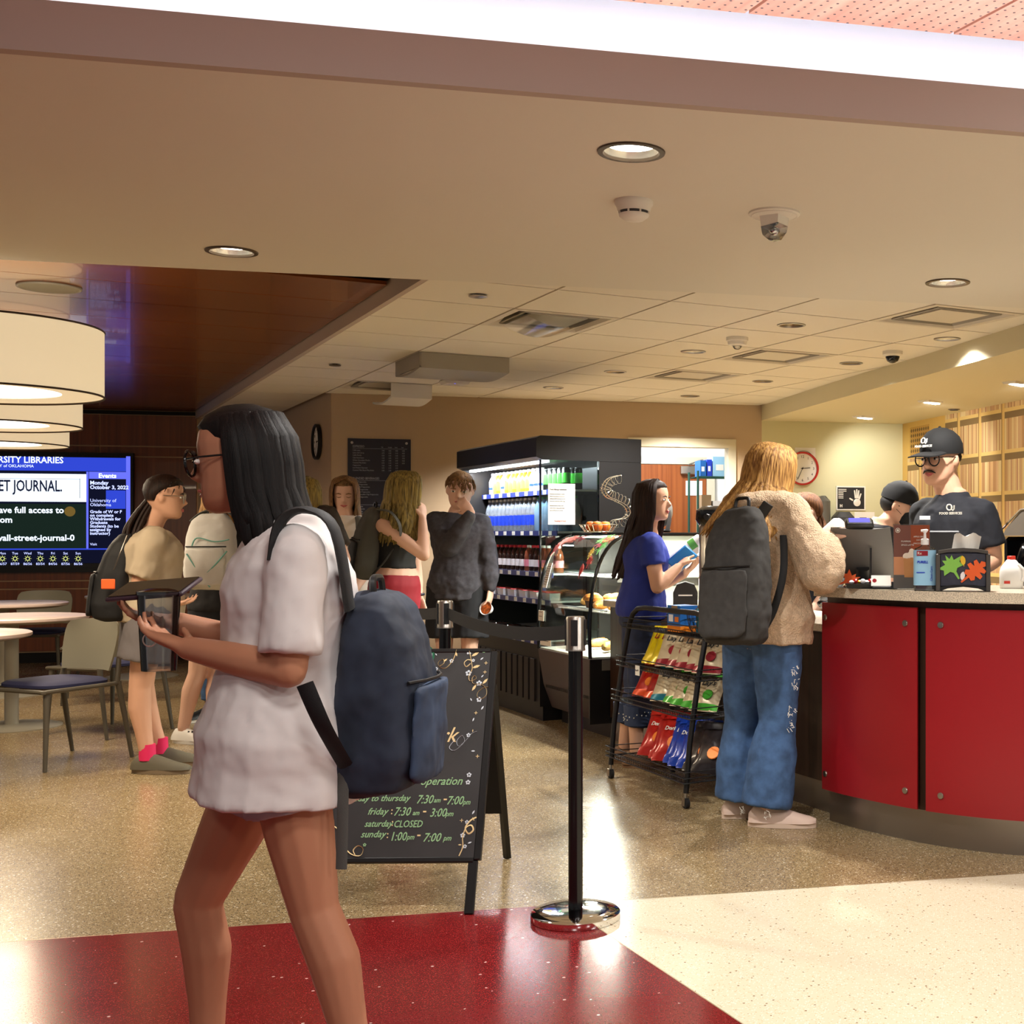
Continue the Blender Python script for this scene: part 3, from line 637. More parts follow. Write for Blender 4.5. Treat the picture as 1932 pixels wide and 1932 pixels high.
P['mk'] = bottle_proto('milk_bottle', 'small white milk bottle with blue band on the top fridge shelf', pr, .016, .014, 'milk_white', 'cap_white', (.04, .06, .0337), 'label_blue', 'small milk bottles in the fridge')
P['can'] = bottle_proto('drink_can', 'slim black drink can with green mark on the top fridge shelf', can, 0, 0, 'can_black', None, (.045, .115, .0295), 'can_green', 'black drink cans in the fridge')
P['wt'] = bottle_proto('water_bottle', 'tall clear water bottle with blue and white label in the fridge', tall, .016, .014, 'water_clear', 'cap_white', (.045, .12, .0376), 'label_blue', 'tall clear water bottles in the fridge')
P['wb'] = bottle_proto('water_bottle', 'pale blue water bottle with green cap in the fridge', tall, .016, .014, 'water_blue', 'cap_green', None, None, 'pale blue water bottles in the fridge')
P['cola'] = bottle_proto('soda_bottle', 'dark soda bottle with red cap and pale label in the fridge', mid, .016, .014, 'cola', 'cap_red', (.035, .085, .0368), 'label_white', 'dark soda bottles in the fridge')
P['tea'] = bottle_proto('tea_bottle', 'brown tea bottle with white cap and pink label in the fridge', mid, .016, .014, 'tea_brown', 'cap_white', (.035, .085, .0368), 'label_pink', 'brown tea bottles in the fridge')
used = {}
def put(kind, x, y, z):
    if kind not in used: used[kind] = 1; P[kind].location = (x, y, z+.001); return P[kind]
    return dup(P[kind], (x, y, z+.001), random.uniform(0, 6))
seq1 = ['can']*4+['can', 'tea', 'mk', 'mk', 'oj', 'oj', 'yj', 'oj']+['yj', 'oj', 'mk', 'oj', 'yj', 'tea']
seq2 = ['wb']*6+['wt']*12
seq3 = ['tea', 'mk', 'tea', 'tea', 'cola', 'cola', 'tea']+['cola']*10
for r in range(2):
    for i, k in enumerate(seq1): put(k if k != 'tea' else 'mk', 3.355+r*.09, FY0+.09+i*.092, SH[0][0])
    for i, k in enumerate(seq2): put(k, 3.33+r*.095, FY0+.09+i*.092, SH[1][0])
for i, k in enumerate(seq3): put(k, 3.30, FY0+.09+i*.098, SH[2][0])
# packs on the two low shelves
M('pack_white', (236, 234, 236), .4); M('pack_red', (196, 60, 60), .5); M('salmon', (232, 120, 90), .5)
yo = thing('yogurt_pack', 'small white snack pack with red stripe low in the fridge', 'food pack', (3.26, FY0+.1, SH[3][0]+.001), 0, 'white snack packs in the fridge')
b = MB(); b.loft([[(-.035, -.04, 0), (.035, -.04, 0), (.035, .04, 0), (-.035, .04, 0)], [(-.04, -.045, .05), (.04, -.045, .05), (.04, .045, .05), (-.04, .045, .05)]]); b.build('tub', 'pack_white', yo)
b = MB(); b.rbox(-.042, .042, -.047, .047, .0502, .056, .003); b.build('lid', 'pack_red', yo)
for i in range(1, 11): dup(yo, (3.26+.02*(i % 2), FY0+.1+i*.12, SH[3][0]+.001), random.uniform(-.1, .1))
su = thing('sushi_tray', 'clear lidded tray of pink food on the fridge deck', 'food tray', (3.25, FY0+.16, SH[4][0]+.001), 0, 'lidded food trays on the fridge deck')
b = MB(); b.rbox(-.07, .07, -.10, .10, 0, .02, .006); b.build('tray', 'pack_white', su)
b = MB(); [b.ell((-.03+.06*(i % 2), -.07+.046*(i//2), .03), (.024, .02, .014), 8, 5) for i in range(8)]; b.build('filling', 'salmon', su)
b = MB(); b.rbox(-.068, .068, -.098, .098, .0202, .052, .01); b.build('lid', 'clear_plastic', su)
for i in range(1, 6): dup(su, (3.25, FY0+.16+i*.27, SH[4][0]+.001), 0)
# boxed salads / pots seen through the side glass on the shelf ends
# ================================================================== CURVED PASTRY CASE
CX0, CX1, CY0, CY1 = 3.10, 3.95, 7.47, 8.375
t = pc = thing('pastry_case', 'curved glass pastry case with brown base and lit shelves', 'display case', (0, 0, 0))
M('case_brown', (54, 42, 44), .45); M('case_white', (236, 236, 226), .4); M('case_grey', (110, 106, 100), .45)
b = MB(); b.loft([[(CX0+.10, y, .10), (CX0+.04, y, .26), (CX0, y, .50), (CX1, y, .50), (CX1, y, .10)] for y in (CY0+.012, CY1)]); b.build('base', 'case_brown', t, smooth=0)
b = MB(); b.box(CX0+.16, CX1-.05, CY0+.03, CY1-.03, 0, .10); b.build('plinth', 'black', t)
for i in range(40):
    y = CY0+.06+i*.02; b = MB(); b.box(CX0+.036-.002, CX0+.0385, y, y+.011, .245, .262); b.build('vent_slot', 'black', t)
b = MB(); b.box(CX0+.0, CX1, CY0-.0, CY0+.0119, .10, .50); b.build('end_plate', 'black', t)
b = MB(); b.box(CX0+.08, CX0+.5, CY0-.008, CY0-.0002, .43, .495); b.build('control_plate', 'case_grey', t)
b = MB(); b.box(CX0+.01, CX1-.06, CY0+.012, CY1, .5001, .512); b.build('deck', 'case_white', t)
b = MB(); b.box(CX1-.06, CX1, CY0+.012, CY1, .5121, 1.262); b.build('back_panel', 'case_white', t)
b = MB(); b.rbox(CX0+.24, CX1, CY0-.005, CY1, 1.2621, 1.285, .006); b.build('top', 'black_gloss', t)
arc = bez((CX0+.005, 0, .505), (CX0-.02, 0, .95), (CX0+.06, 0, 1.23), (CX0+.245, 0, 1.262), 14)
b = MB(); b.loft([[p+Vector((0, y, 0)) for p in arc] for y in (CY0+.012, CY1)], cap=False, wrap=False); b.build('curved_glass', 'clear_glass', t)
for y in (CY0+.006, CY1-.006):
    b = MB(); b.tube([p+Vector((0, y, 0)) for p in arc], .012, 8); b.build('glass_trim', 'black_gloss', t)
b = MB(); b.add([p+Vector((0, CY0+.004, 0)) for p in arc]+[(CX1-.06, CY0+.004, 1.262), (CX1-.06, CY0+.004, .512)], [tuple(range(len(arc)+2))]); b.build('end_glass', 'clear_glass', t)
b = MB(); b.box(CX0+.30, CX0+.36, CY0+.04, CY1-.04, 1.25, 1.2619); b.build('light_tube', E('case_led', (255, 252, 232), 20), t)
area((CX0+.36, (CY0+CY1)/2, 1.24), .10, 70, (1, .97, .86), (0, 0, 0), 'RECTANGLE', .8)
for z, x0 in ((.78, CX0+.14), (1.0, CX0+.2)):
    b = MB(); b.box(x0, CX1-.061, CY0+.03, CY1-.02, z-.006, z); sh = b.build('shelf', 'case_white', t)
    b = MB(); b.tube([(x0-.012, CY0+.03, z+.016), (x0-.012, CY1-.02, z+.016)], .004, 6); b.build('wire_rail', 'shelf_metal', sh)
    b = MB(); [b.tube([(x0-.01, CY0+.04+i*.0175, z-.004), (x0-.012, CY0+.04+i*.0175, z+.016)], .0016, 4) for i in range(48)]; b.build('wire_picket', 'shelf_metal', sh)
    b = MB(); [b.box(CX1-.30, CX1-.061, y, y+.01, z-.06, z-.0062) for y in (CY0+.08, CY1-.08)]; b.build('bracket', 'shelf_metal', sh)
area((CX0+.4, (CY0+CY1)/2, .98), .05, 10, (1, .97, .86), (0, 0, 0), 'RECTANGLE', .7); area((CX0+.35, (CY0+CY1)/2, .76), .05, 10, (1, .97, .86), (0, 0, 0), 'RECTANGLE', .7)
# leaf stickers on the glass
M('leaf_red', (200, 50, 36), .6); M('leaf_maroon', (150, 40, 60), .6); M('leaf_green', (90, 160, 70), .6); M('leaf_gold', (196, 160, 40), .6); M('leaf_orange', (228, 96, 40), .6); M('leaf_brown', (120, 70, 40), .6); M('leaf_lime', (130, 190, 80), .6); M('leaf_pink', (226, 120, 110), .6)
def leaf_shape(kind, s):
    if kind == 'maple': a = [(0, 1), (.12, .62), (.38, .78), (.34, .42), (.95, .42), (.62, .12), (.78, -.22), (.28, -.18), (.1, -.36), (.06, -.9), (-.06, -.9)]
    elif kind == 'oak': a = [(0, 1), (.2, .86), (.14, .66), (.46, .7), (.5, .5), (.24, .34), (.56, .3), (.6, .08), (.24, 0), (.42, -.2), (.3, -.4), (.08, -.36), (.05, -.9), (-.05, -.9)]
    else: a = [(0, 1), (.3, .75), (.46, .35), (.44, -.1), (.3, -.5), (.06, -.72), (.04, -1), (-.04, -1)]
    pts = a+[(-x, y) for x, y in reversed(a[1:-1])]
    return [(x*s, y*s) for x, y in pts]
def leaf(parent, Mx, kind, s, mat, th=.0012, name='leaf_sticker'):
    b = MB(); b.M = Mx; b.prism(leaf_shape(kind, s), 0, th); return b.build(name, mat, parent, smooth=0)
def glass_pt(y, k):      # point and tangent frame on the curved glass (k 0..1 from bottom to top)
    i = min(int(k*(len(arc)-1)), len(arc)-2); p = arc[i].lerp(arc[i+1], k*(len(arc)-1)-i); up = (arc[i+1]-arc[i]).normalized()
    x = Vector((0, -1, 0)); return frame(p+Vector((0, y, 0))+x.cross(up)*.004, x, up)
rot = lambda a: Matrix.Rotation(math.radians(a), 4, 'Z')
for y, k, kind, s, m, a in ((8.30, .80, 'maple', .07, 'leaf_pink', 30), (8.20, .88, 'oak', .08, 'leaf_pink', 80), (8.33, .70, 'maple', .06, 'leaf_red', -20), (8.26, .66, 'oak', .05, 'leaf_brown', 60), (8.08, .93, 'oak', .06, 'leaf_maroon', 110),
                            (7.66, .87, 'maple', .08, 'leaf_green', 40), (7.57, .90, 'oak', .08, 'leaf_orange', 120), (7.64, .80, 'maple', .07, 'leaf_maroon', -60), (7.58, .74, 'maple', .07, 'leaf_green', 20), (7.68, .66, 'oak', .05, 'leaf_gold', 10), (7.64, .58, 'maple', .05, 'leaf_red', 0), (7.72, .50, 'round', .05, 'leaf_red', 0)):
    leaf(pc, glass_pt(y, k) @ rot(a), kind, s, m)
# papers on the case front
for y, k, w, h_, lines in ((8.27, .45, .07, .17, 9), (8.30, .18, .10, .07, 2), (8.22, .06, .20, .10, 3), (8.26, -.0, .0, .0, 0)):
    if not w: continue
    Mx = glass_pt(y, k); pp = tag(MB().build('price_card', 'paper'), 'white printed card taped low on the pastry case glass', 'price card', 'cards taped on the pastry case')
    bpy.data.objects.remove(pp); b = MB(); b.M = Mx; b.box(-w/2, w/2, -h_/2, h_/2, .002, .004); o = b.build('card', 'paper', pc)
    for i in range(lines):
        b = MB(); b.M = Mx; L = w*random.uniform(.5, .8); b.box(-w*.4, -w*.4+L, h_*.36-i*h_*.8/max(lines, 1)-.004, h_*.36-i*h_*.8/max(lines, 1), .0041, .0046); b.build('printed_line', 'ink_grey', o)
# pastries
M('muffin_top', (196, 126, 52), .7, noise=(60, .5), bump=(60, .5, .01)); M('muffin_cup', (70, 38, 22), .7); M('croissant', (206, 140, 62), .5, noise=(30, .4)); M('wrap_paper', (238, 226, 200), .5); M('cookie', (178, 112, 52), .8, noise=(70, .5)); M('bagel', (214, 170, 96), .5, noise=(40, .3))
mu = thing('muffin', 'brown muffin in a dark paper cup', 'muffin', (CX0+.25, CY0+.5, .781), 0, 'muffins in the pastry case')
b = MB(); b.lathe([(.026, 0), (.036, .05)], 14); b.build('paper_cup', 'muffin_cup', mu)
b = MB(); b.lathe([(.036, .0501), (.05, .056), (.048, .075), (.03, .092), (.003, .098)], 14); b.build('crown', 'muffin_top', mu)
for x, y, z in ((.26, .62, .781), (.37, .55, .781), (.33, .72, .781), (.46, .64, .781)): dup(mu, (CX0+x, CY0+y, z), random.uniform(0, 6))
cr = thing('croissant', 'golden croissant lying on the pastry shelf', 'croissant', (CX0+.26, CY0+.19, .784), .2, 'croissants in the pastry case')
b = MB(); pts = [(math.sin(a)*.06, math.cos(a)*.05-.03, .026+.004*math.cos(a)) for a in [(-1.4+2.8*i/14) for i in range(15)]]; b.tube(pts, [.008+.022*math.sin(math.pi*i/14)*(1+.12*(i % 2)) for i in range(15)], 10); b.build('dough', 'croissant', cr)
b = MB(); b.rbox(-.09, .09, -.06, .05, -.003, .0, .001); b.build('wrapper', 'wrap_paper', cr)
for x, y, z, a in ((.47, .26, .784, .2), (.24, .37, .784, .1), (.46, .10, .784, .2), (.48, .41, .784, -.1), (.34, .12, 1.004, .3), (.42, .32, 1.004, .1)): dup(cr, (CX0+x, CY0+y, z), a)
bg = thing('baguette_roll', 'pale bread roll on the pastry case shelf', 'bread roll', (CX0+.34, CY0+.78, .785), .2, 'bread rolls in the pastry case')
b = MB(); b.tube([(-.09, 0, .03), (-.07, 0, .034), (0, 0, .036), (.07, 0, .034), (.09, 0, .03)], [.01, .026, .032, .026, .01], 12); b.build('loaf', 'bagel', bg)
b = MB(); [b.box(-.05+.03*i, -.045+.03*i, -.014, .014, .066, .0675) for i in range(4)]; b.build('score_mark', 'croissant', bg)
for x, y, z, a in ((.56, .80, .785, .1), (.2, .74, .517, .8), (.3, .56, .517, .5), (.52, .45, .517, -.3), (.25, .3, .517, .9), (.5, .2, .517, 0.)): dup(bg, (CX0+x, CY0+y, z), a)
# ================================================================== COUNTERS
M('quartz', (204, 192, 172), .25, noise=(260, .35)); M('kick_steel', (150, 142, 134), .32, .95, bump=(30, .03))
t = thing('low_counter', 'low service counter with quartz top and dark wood front', 'counter', (0, 0, 0))
LY0, LY1 = 4.895, 7.455
b = MB(); b.box(3.23, 3.68, LY0, LY1, .14, .83); b.build('cabinet', 'wood_dark', t)
b = MB(); b.box(3.245, 3.66, LY0, LY1, 0, .1399); b.build('kick', 'kick_steel', t)
b = MB(); b.rbox(3.18, 3.70, LY0-.015, LY1, .8301, .87, .004); b.build('worktop', 'quartz', t)
for i in range(1, 4): b = MB(); b.box(3.2285, 3.2299, LY0+i*.66-.002, LY0+i*.66+.002, .14, .82); b.build('panel_gap', 'black', t)
Bc = smooth_path([(3.15, 4.86, 0), (3.165, 4.66, 0), (3.235, 4.34, 0), (3.33, 4.12, 0), (3.48, 3.91, 0), (3.75, 3.66, 0), (4.1, 3.46, 0), (4.6, 3.32, 0), (5.2, 3.26, 0)], 8)
def offs(path, d):
    out = []
    for i, p in enumerate(path):
        tt = (path[min(i+1, len(path)-1)]-path[max(i-1, 0)]).normalized(); nn = Vector((tt.y, -tt.x, 0)); out.append(p+nn*d)
    return out
SGN = 1 if offs(Bc, 1)[5].x < Bc[5].x else -1
def band(b, d0, d1, z0, z1, i0=0, i1=None):
    a = offs(Bc, SGN*d0)[i0:i1]; c = offs(Bc, SGN*d1)[i0:i1]
    rings = [[(p.x, p.y, z0), (p.x, p.y, z1), (q.x, q.y, z1), (q.x, q.y, z0)] for p, q in zip(a, c)]; b.loft(rings)
t = hcn = thing('service_counter', 'high curved service counter with red panels and speckled top', 'counter', (0, 0, 0))
b = MB(); band(b, 0, -.62, .14, .9999); b.build('cabinet', 'wood_dark', t, smooth=30)
b = MB(); band(b, -.012, -.60, 0, .1399); b.build('kick', 'kick_steel', t, smooth=30)
b = MB(); band(b, .075, -.66, 1.0, 1.042); b.build('worktop', 'quartz', t, smooth=30)
def cpos(px):      # index on curve seen at a pixel column
    best = None
    for i, p in enumerate(offs(Bc, SGN*.03)):
        X = p.x*CT-p.y*ST; D = p.x*ST+p.y*CT; e = abs(CXP+FPX*X/D-px)
        if best is None or e < best[0]: best = (e, i)
    return best[1]
def fine(path, n): return smooth_path(path, n)
Bc_save = Bc; Bc = smooth_path(Bc, 6)
ia, ib_, ic = 0, cpos(1730), cpos(1747)
ie = min(range(len(Bc)), key=lambda i: abs((Bc[i]-Bc[ic]).length-.86))
for i0, i1 in ((ia, ib_), (ic, ie), (ie+4, min(ie+160, len(Bc)-1))):
    if i1 <= i0+2: continue
    b = MB(); band(b, .022, .030, .145, .972, i0, i1+1); pn = b.build('panel', 'red_panel', t, smooth=30)
    of = offs(Bc, SGN*.030)
    k = max(3, int((i1-i0)*.10))
    for ii in (i0+k, i1-k):
        tt = (of[min(ii+1, len(of)-1)]-of[ii-1]).normalized(); nn = Vector((tt.y, -tt.x, 0))*SGN
        for z in (.215, .905):
            b = MB(); b.M = frame(of[ii]+Vector((0, 0, z)), tt, UP) if False else Matrix.Translation(of[ii]+Vector((0, 0, z))) @ nn.to_track_quat('Z', 'Y').to_matrix().to_4x4()
            b.lathe([(.0135, 0), (.0135, .004), (.012, .006), (.001, .0065)], 20); b.build('standoff', 'steel', pn)
Bc = Bc_save
# ================================================================== STANCHIONS AND BELTS
def stanchion(x, y, label):
    t = thing('stanchion', label, 'stanchion', (x, y, 0), random.uniform(0, 1), 'belt stanchions')
    b = MB(); b.lathe([(.145, 0), (.147, .003), (.147, .022), (.142, .027), (.10, .031), (.03, .034)], 48); b.build('base', 'chrome', t)
    b = MB(); b.lathe([(.0238, .0341), (.0238, .887)], 24); b.build('pole', 'black_gloss', t)
    b = MB(); b.lathe([(.0328, .8871), (.0328, .893), (.0318, .895), (.0318, .995), (.029, 1.0), (.002, 1.001)], 28); h = b.build('belt_head', 'steel', t)
    for k in range(4):
        a = k*math.pi/2+.5; b = MB(); b.M = Matrix.Rotation(a, 4, 'Z'); b.box(.0305, .0345, -.011, .011, .905, .99); b.build('belt_slot', 'black', h)
    return t
S1 = Vector((1.626, 4.04, 0)); S2 = Vector((1.557, 5.29, 0)); S3 = Vector((1.46, 6.75, 0))
stanchion(S1.x, S1.y, 'black belt stanchion standing where red and cream floor meet')
stanchion(S2.x, S2.y, 'black belt stanchion between the chalkboard and the pastry case')
stanchion(S3.x, S3.y, 'black belt stanchion behind the walking person and backpack')
M('belt_black', (26, 24, 24), .8, bump=(600, .2))
for a, c, lab, sag in ((S1, S2, 'wide black retractable belt beside the chalkboard sign', .035), (S2, S3, 'wide black retractable belt next to the red leggings', .03)):
    d = (c-a).normalized(); p0 = a+d*.0345; p1 = c-d*.0345
    t = thing('queue_belt', lab, 'belt', (p0.x, p0.y, .945))
    rings = []
    nrm = Vector((d.y, -d.x, 0))*.0012
    for i in range(15):
        k = i/14; p = p0.lerp(p1, k); z = .947-sag*4*k*(1-k)
        rings.append([p+nrm+Vector((0, 0, z-.024)), p+nrm+Vector((0, 0, z+.024)), p-nrm+Vector((0, 0, z+.024)), p-nrm+Vector((0, 0, z-.024))])
    b = MB(); b.loft(rings); b.build('webbing', 'belt_black', t, True)
    b = MB(); b.M = frame(p0+Vector((0, 0, .947)), d, UP); b.box(.0005, .02, -.026, .026, -.004, .004); b.build('clip', 'black', t, True)
# ================================================================== CHALKBOARD A-FRAME
M('chalkboard', (52, 50, 50), .55, noise=(6, .12)); M('chalk_green', (150, 190, 140), .9); M('chalk_cream', (232, 204, 150), .9); M('chalk_white', (214, 220, 228), .9); M('logo_green', (20, 96, 64), .6); M('frame_black', (20, 19, 19), .4)
bl = atd(612, 1622, 4.42); br = atd(900, 1620, 4.42); topc = atd(935, 1228, 4.72)
W_ = (br-bl).length; bx_ = (br-bl).normalized(); mid = (bl+br)/2
upv = (topc-br); upv -= bx_*upv.dot(bx_); HB = upv.length; upv.normalize(); nb = bx_.cross(upv)*1.0
if nb.dot(CF) > 0: nb = -nb
t = af = thing('chalkboard_sign', 'black A-frame chalkboard with green and cream hand lettering', 'sign', (mid.x, mid.y, 0))
AM = Matrix.Translation(-Vector((mid.x, mid.y, 0))) @ frame(br, -bx_, upv, nb) if False else Matrix.Translation(-Vector((mid.x, mid.y, 0))) @ frame(bl, bx_, upv, nb)
b = MB(); b.M = AM; b.rbox(0, W_, 0, HB, -.012, 0, .004); b.build('board', 'chalkboard', t, smooth=0)
b = MB(); b.M = AM
for x0, x1, y0, y1 in ((-.012, .012, -.004, HB), (W_-.012, W_+.012, -.004, HB), (.012, W_-.012, -.012, .006), (.012, W_-.012, HB-.006, HB+.010)): b.rbox(x0, x1, y0, y1, -.022, .003, .003)
b.build('frame', 'frame_black', t, smooth=0)
zl = br.z/upv.z
for x in (.0, W_-.024): b = MB(); b.M = AM; b.rbox(x-.006, x+.026, -zl+.004, -.0045, -.02, -.002, .003); b.build('leg', 'frame_black', t, smooth=0)
ft = at(957, 1620, 0); back_dir = (Vector((ft.x, ft.y, 0))-Vector((br.x, br.y, 0))); 
hinge = br+upv*(HB-.12)
for k, off in ((0, bx_*0), (1, -bx_*W_)):
    p0 = hinge+off-nb*.02-Vector((mid.x, mid.y, 0)); p1 = Vector((ft.x, ft.y, .003))+off-Vector((mid.x, mid.y, 0))
    b = MB(); b.tube([p0, p1], [(.016, .009), (.016, .009)], 4, side=bx_); b.build('rear_leg', 'frame_black', t, smooth=0)
q0 = hinge-nb*.024; q1 = Vector((ft.x, ft.y, .0))
b = MB(); dv = (q1-q0).normalized(); L = (q1-q0).length; b.M = Matrix.Translation(-Vector((mid.x, mid.y, 0))) @ frame(q0-bx_*W_, bx_, dv); b.box(.0, W_, .0, L*.72, -.005, .004); b.build('rear_board', 'black_matte', t, smooth=0)
def AT(x, y): return AM @ Matrix.Translation((x, y, .0008))
def px2board(px, py):      # picture column/row on the tilted board -> board coordinates
    a = (px-CXP)/FPX; c = -(py-HYP)/FPX; r = CF+CR*a+UP*c; o = Vector((0, 0, CAMH)); n = nb
    k = (bl-o).dot(n)/r.dot(n); p = o+r*k-bl; return p.dot(bx_), p.dot(upv)
def btext(s, px, py, size, m, shear=.3, sx=.9, align='LEFT', bold=0.):
    x, y = px2board(px, py); return text(s, size*1.16, m, af, AT(x, y), align, shear, .0003, sx=sx*.93, bold=bold+.0004)
for s, px, py, size, m, sh, sx in (('monday to thursday', 645, 1512, .026, 'chalk_green', .35, 1.02), ('7:30', 785, 1516, .036, 'chalk_green', .3, .85), ('am', 818, 1514, .02, 'chalk_green', .3, .9), ('-', 836, 1514, .04, 'chalk_cream', 0, 1), ('7:00', 842, 1518, .036, 'chalk_green', .3, .85), ('pm', 873, 1518, .022, 'chalk_green', .3, .85),
        ('friday', 693, 1537, .028, 'chalk_green', .35, 1), (':', 737, 1536, .03, 'chalk_cream', 0, 1), ('7:30', 742, 1539, .036, 'chalk_green', .3, .85), ('am', 778, 1538, .02, 'chalk_green', .3, .9), ('-', 797, 1537, .04, 'chalk_cream', 0, 1), ('3:00', 810, 1541, .036, 'chalk_green', .3, .85), ('pm', 840, 1540, .022, 'chalk_green', .3, .9),
        ('saturday', 687, 1560, .027, 'chalk_green', .35, .95), (':', 738, 1558, .03, 'chalk_cream', 0, 1), ('CLOSED', 742, 1561, .029, 'chalk_green', .2, .85),
        ('sunday', 680, 1580, .028, 'chalk_green', .35, 1), (':', 729, 1581, .03, 'chalk_cream', 0, 1), ('1:00', 735, 1586, .036, 'chalk_green', .2, .85), ('pm', 767, 1584, .022, 'chalk_green', .3, .85), ('-', 786, 1582, .04, 'chalk_cream', 0, 1), ('7:00', 797, 1588, .036, 'chalk_green', .3, .9), ('pm', 836, 1586, .022, 'chalk_green', .3, .9),
        ('hours', 671, 1485, .040, 'chalk_green', .35, 1), ('of', 752, 1488, .034, 'chalk_cream', .35, 1), ('operation', 792, 1481, .035, 'chalk_green', .35, .98), ('ME', 805, 1326, .058, 'chalk_white', 0, .72), ('ark', 812, 1400, .066, 'chalk_cream', .4, .95)):
    btext(s, px, py, size, m, sh, sx)
def vine(pts, m, r=.0028):
    b = MB(); P_ = [AM @ Vector((*px2board(x, y), .0012)) for x, y in pts]; P_ = smooth_path(P_, 6); b.tube(P_, [(r, .0006)]*len(P_), 6, side=None); return b.build('chalk_vine', m, af)
vine([(862, 1226), (855, 1245), (842, 1260), (830, 1259), (827, 1250), (836, 1244), (838, 1251), (830, 1257)], 'chalk_cream')
vine([(886, 1228), (889, 1245), (891, 1262), (885, 1275), (887, 1285), (898, 1281), (896, 1275), (891, 1280), (893, 1290), (905, 1291), (916, 1297), (918, 1310), (910, 1318), (901, 1315), (902, 1306), (912, 1298), (921, 1296)], 'chalk_cream')
vine([(890, 1246), (882, 1245), (876, 1251), (880, 1258), (888, 1252)], 'chalk_cream', .002)
vine([(859, 1395), (848, 1410), (858, 1416), (876, 1400), (872, 1388), (862, 1398), (866, 1408), (880, 1396), (890, 1384), (900, 1380)], 'chalk_white', .0018)
vine([(608, 1552), (620, 1558), (630, 1572), (626, 1582), (613, 1580), (610, 1568), (624, 1558), (636, 1563), (645, 1580), (652, 1600), (664, 1612), (680, 1614), (685, 1602), (676, 1596), (667, 1604), (670, 1613)], 'chalk_cream')
vine([(899, 1542), (888, 1548), (878, 1562), (884, 1573), (893, 1566), (889, 1557), (879, 1562), (873, 1580), (873, 1598), (866, 1615)], 'chalk_cream')
def bloom(px, py, s, m='chalk_white'):
    x, y = px2board(px, py); b = MB(); b.M = AM
    for k in range(5):
        a = k*2*math.pi/5+.3; b.lathe([(s*.34, .0006), (s*.3, .0012)], 7, (x+math.cos(a)*s*.55, y+math.sin(a)*s*.55, 0))
    b.build('chalk_flower', m, af, smooth=0)
for px, py, s, m in ((885, 1230, .012, 'chalk_white'), (852, 1247, .009, 'chalk_white'), (884, 1270, .013, 'chalk_white'), (904, 1289, .012, 'chalk_white'), (904, 1320, .011, 'chalk_white'), (893, 1246, .007, 'chalk_white'), (913, 1229, .007, 'chalk_green'), (823, 1262, .008, 'chalk_white'), (884, 1387, .009, 'chalk_white'), (885, 1462, .010, 'chalk_white'), (883, 1476, .010, 'chalk_white'), (642, 1563, .008, 'chalk_white'), (873, 1576, .010, 'chalk_white'), (881, 1551, .008, 'chalk_white'), (877, 1597, .008, 'chalk_white'), (622, 1583, .009, 'chalk_white'), (648, 1606, .008, 'chalk_white'), (688, 1594, .007, 'chalk_green')): bloom(px, py, s, m)
def bleaf(px, py, s, a, m='chalk_cream'):
    x, y = px2board(px, py); b = MB(); b.M = AM @ Matrix.Translation((x, y, .0006)) @ Matrix.Rotation(math.radians(a), 4, 'Z'); b.prism([(0, s), (s*.3, s*.3), (s*.26, -s*.3), (0, -s*.8), (-s*.26, -s*.3), (-s*.3, s*.3)], 0, .0005); b.build('chalk_leaf', m, af, smooth=0)
for px, py, s, a in ((896, 1235, .016, -60), (898, 1258, .016, -70), (915, 1286, .015, -40), (895, 1297, .015, 150), (861, 1234, .010, 200), (840, 1246, .010, -50), (817, 1271, .010, 160), (650, 1590, .010, -20), (630, 1556, .008, 20), (893, 1545, .008, -150), (868, 1594, .007, 90), (892, 1379, .006, 0)): bleaf(px, py, s, a)
for px, py, s, a in ((909, 1243, .008, -50), (910, 1276, .007, -40), (889, 1320, .007, 30), (910, 1336, .009, -30), (893, 1358, .008, -20), (893, 1417, .008, 90), (893, 1533, .009, -30), (886, 1590, .008, -70), (641, 1527, .007, 60), (628, 1605, .007, 40), (828, 1278, .007, -20), (823, 1235, .006, 40)): bleaf(px, py, s, a, 'chalk_white')
for px, py in ((917, 1251), (898, 1345), (901, 1427), (624, 1538), (871, 1548), (915, 1268)):
    x, y = px2board(px, py); b = MB(); b.M = AM; b.box(x-.006, x+.006, y-.0009, y+.0009, .0006, .001); b.box(x-.0009, x+.0009, y-.006, y+.006, .0006, .0012); b.build('chalk_star', 'chalk_cream', af, smooth=0)
x, y = px2board(797, 1238); b = MB(); b.M = AM; b.lathe([(.044, .0006), (.044, .0014)], 36, (x, y, 0)); lg = b.build('emblem', 'logo_green', af)
b = MB(); b.M = AM
star = [((.010 if k % 2 == 0 else .0042)*math.sin(k*math.pi/5), (.010 if k % 2 == 0 else .0042)*math.cos(k*math.pi/5)) for k in range(10)]
b.loft([[(x-.006+u, y+.026+v, z) for u, v in star] for z in (.0015, .002)])
for k in range(6):
    o_ = -.022+k*.0075; P_ = [(x+o_+.002*math.sin(j*1.5+k), y+.008-j*.006, .0018) for j in range(8)]; b.tube(P_, [(.0011, .0004)]*8, 4)
for k in range(7): b.box(x+.022+.002*k*.3, x+.036, y-.03+k*.006, y-.027+k*.006, .0015, .002)
b.build('emblem_mark', 'chalk_white', lg, smooth=0)
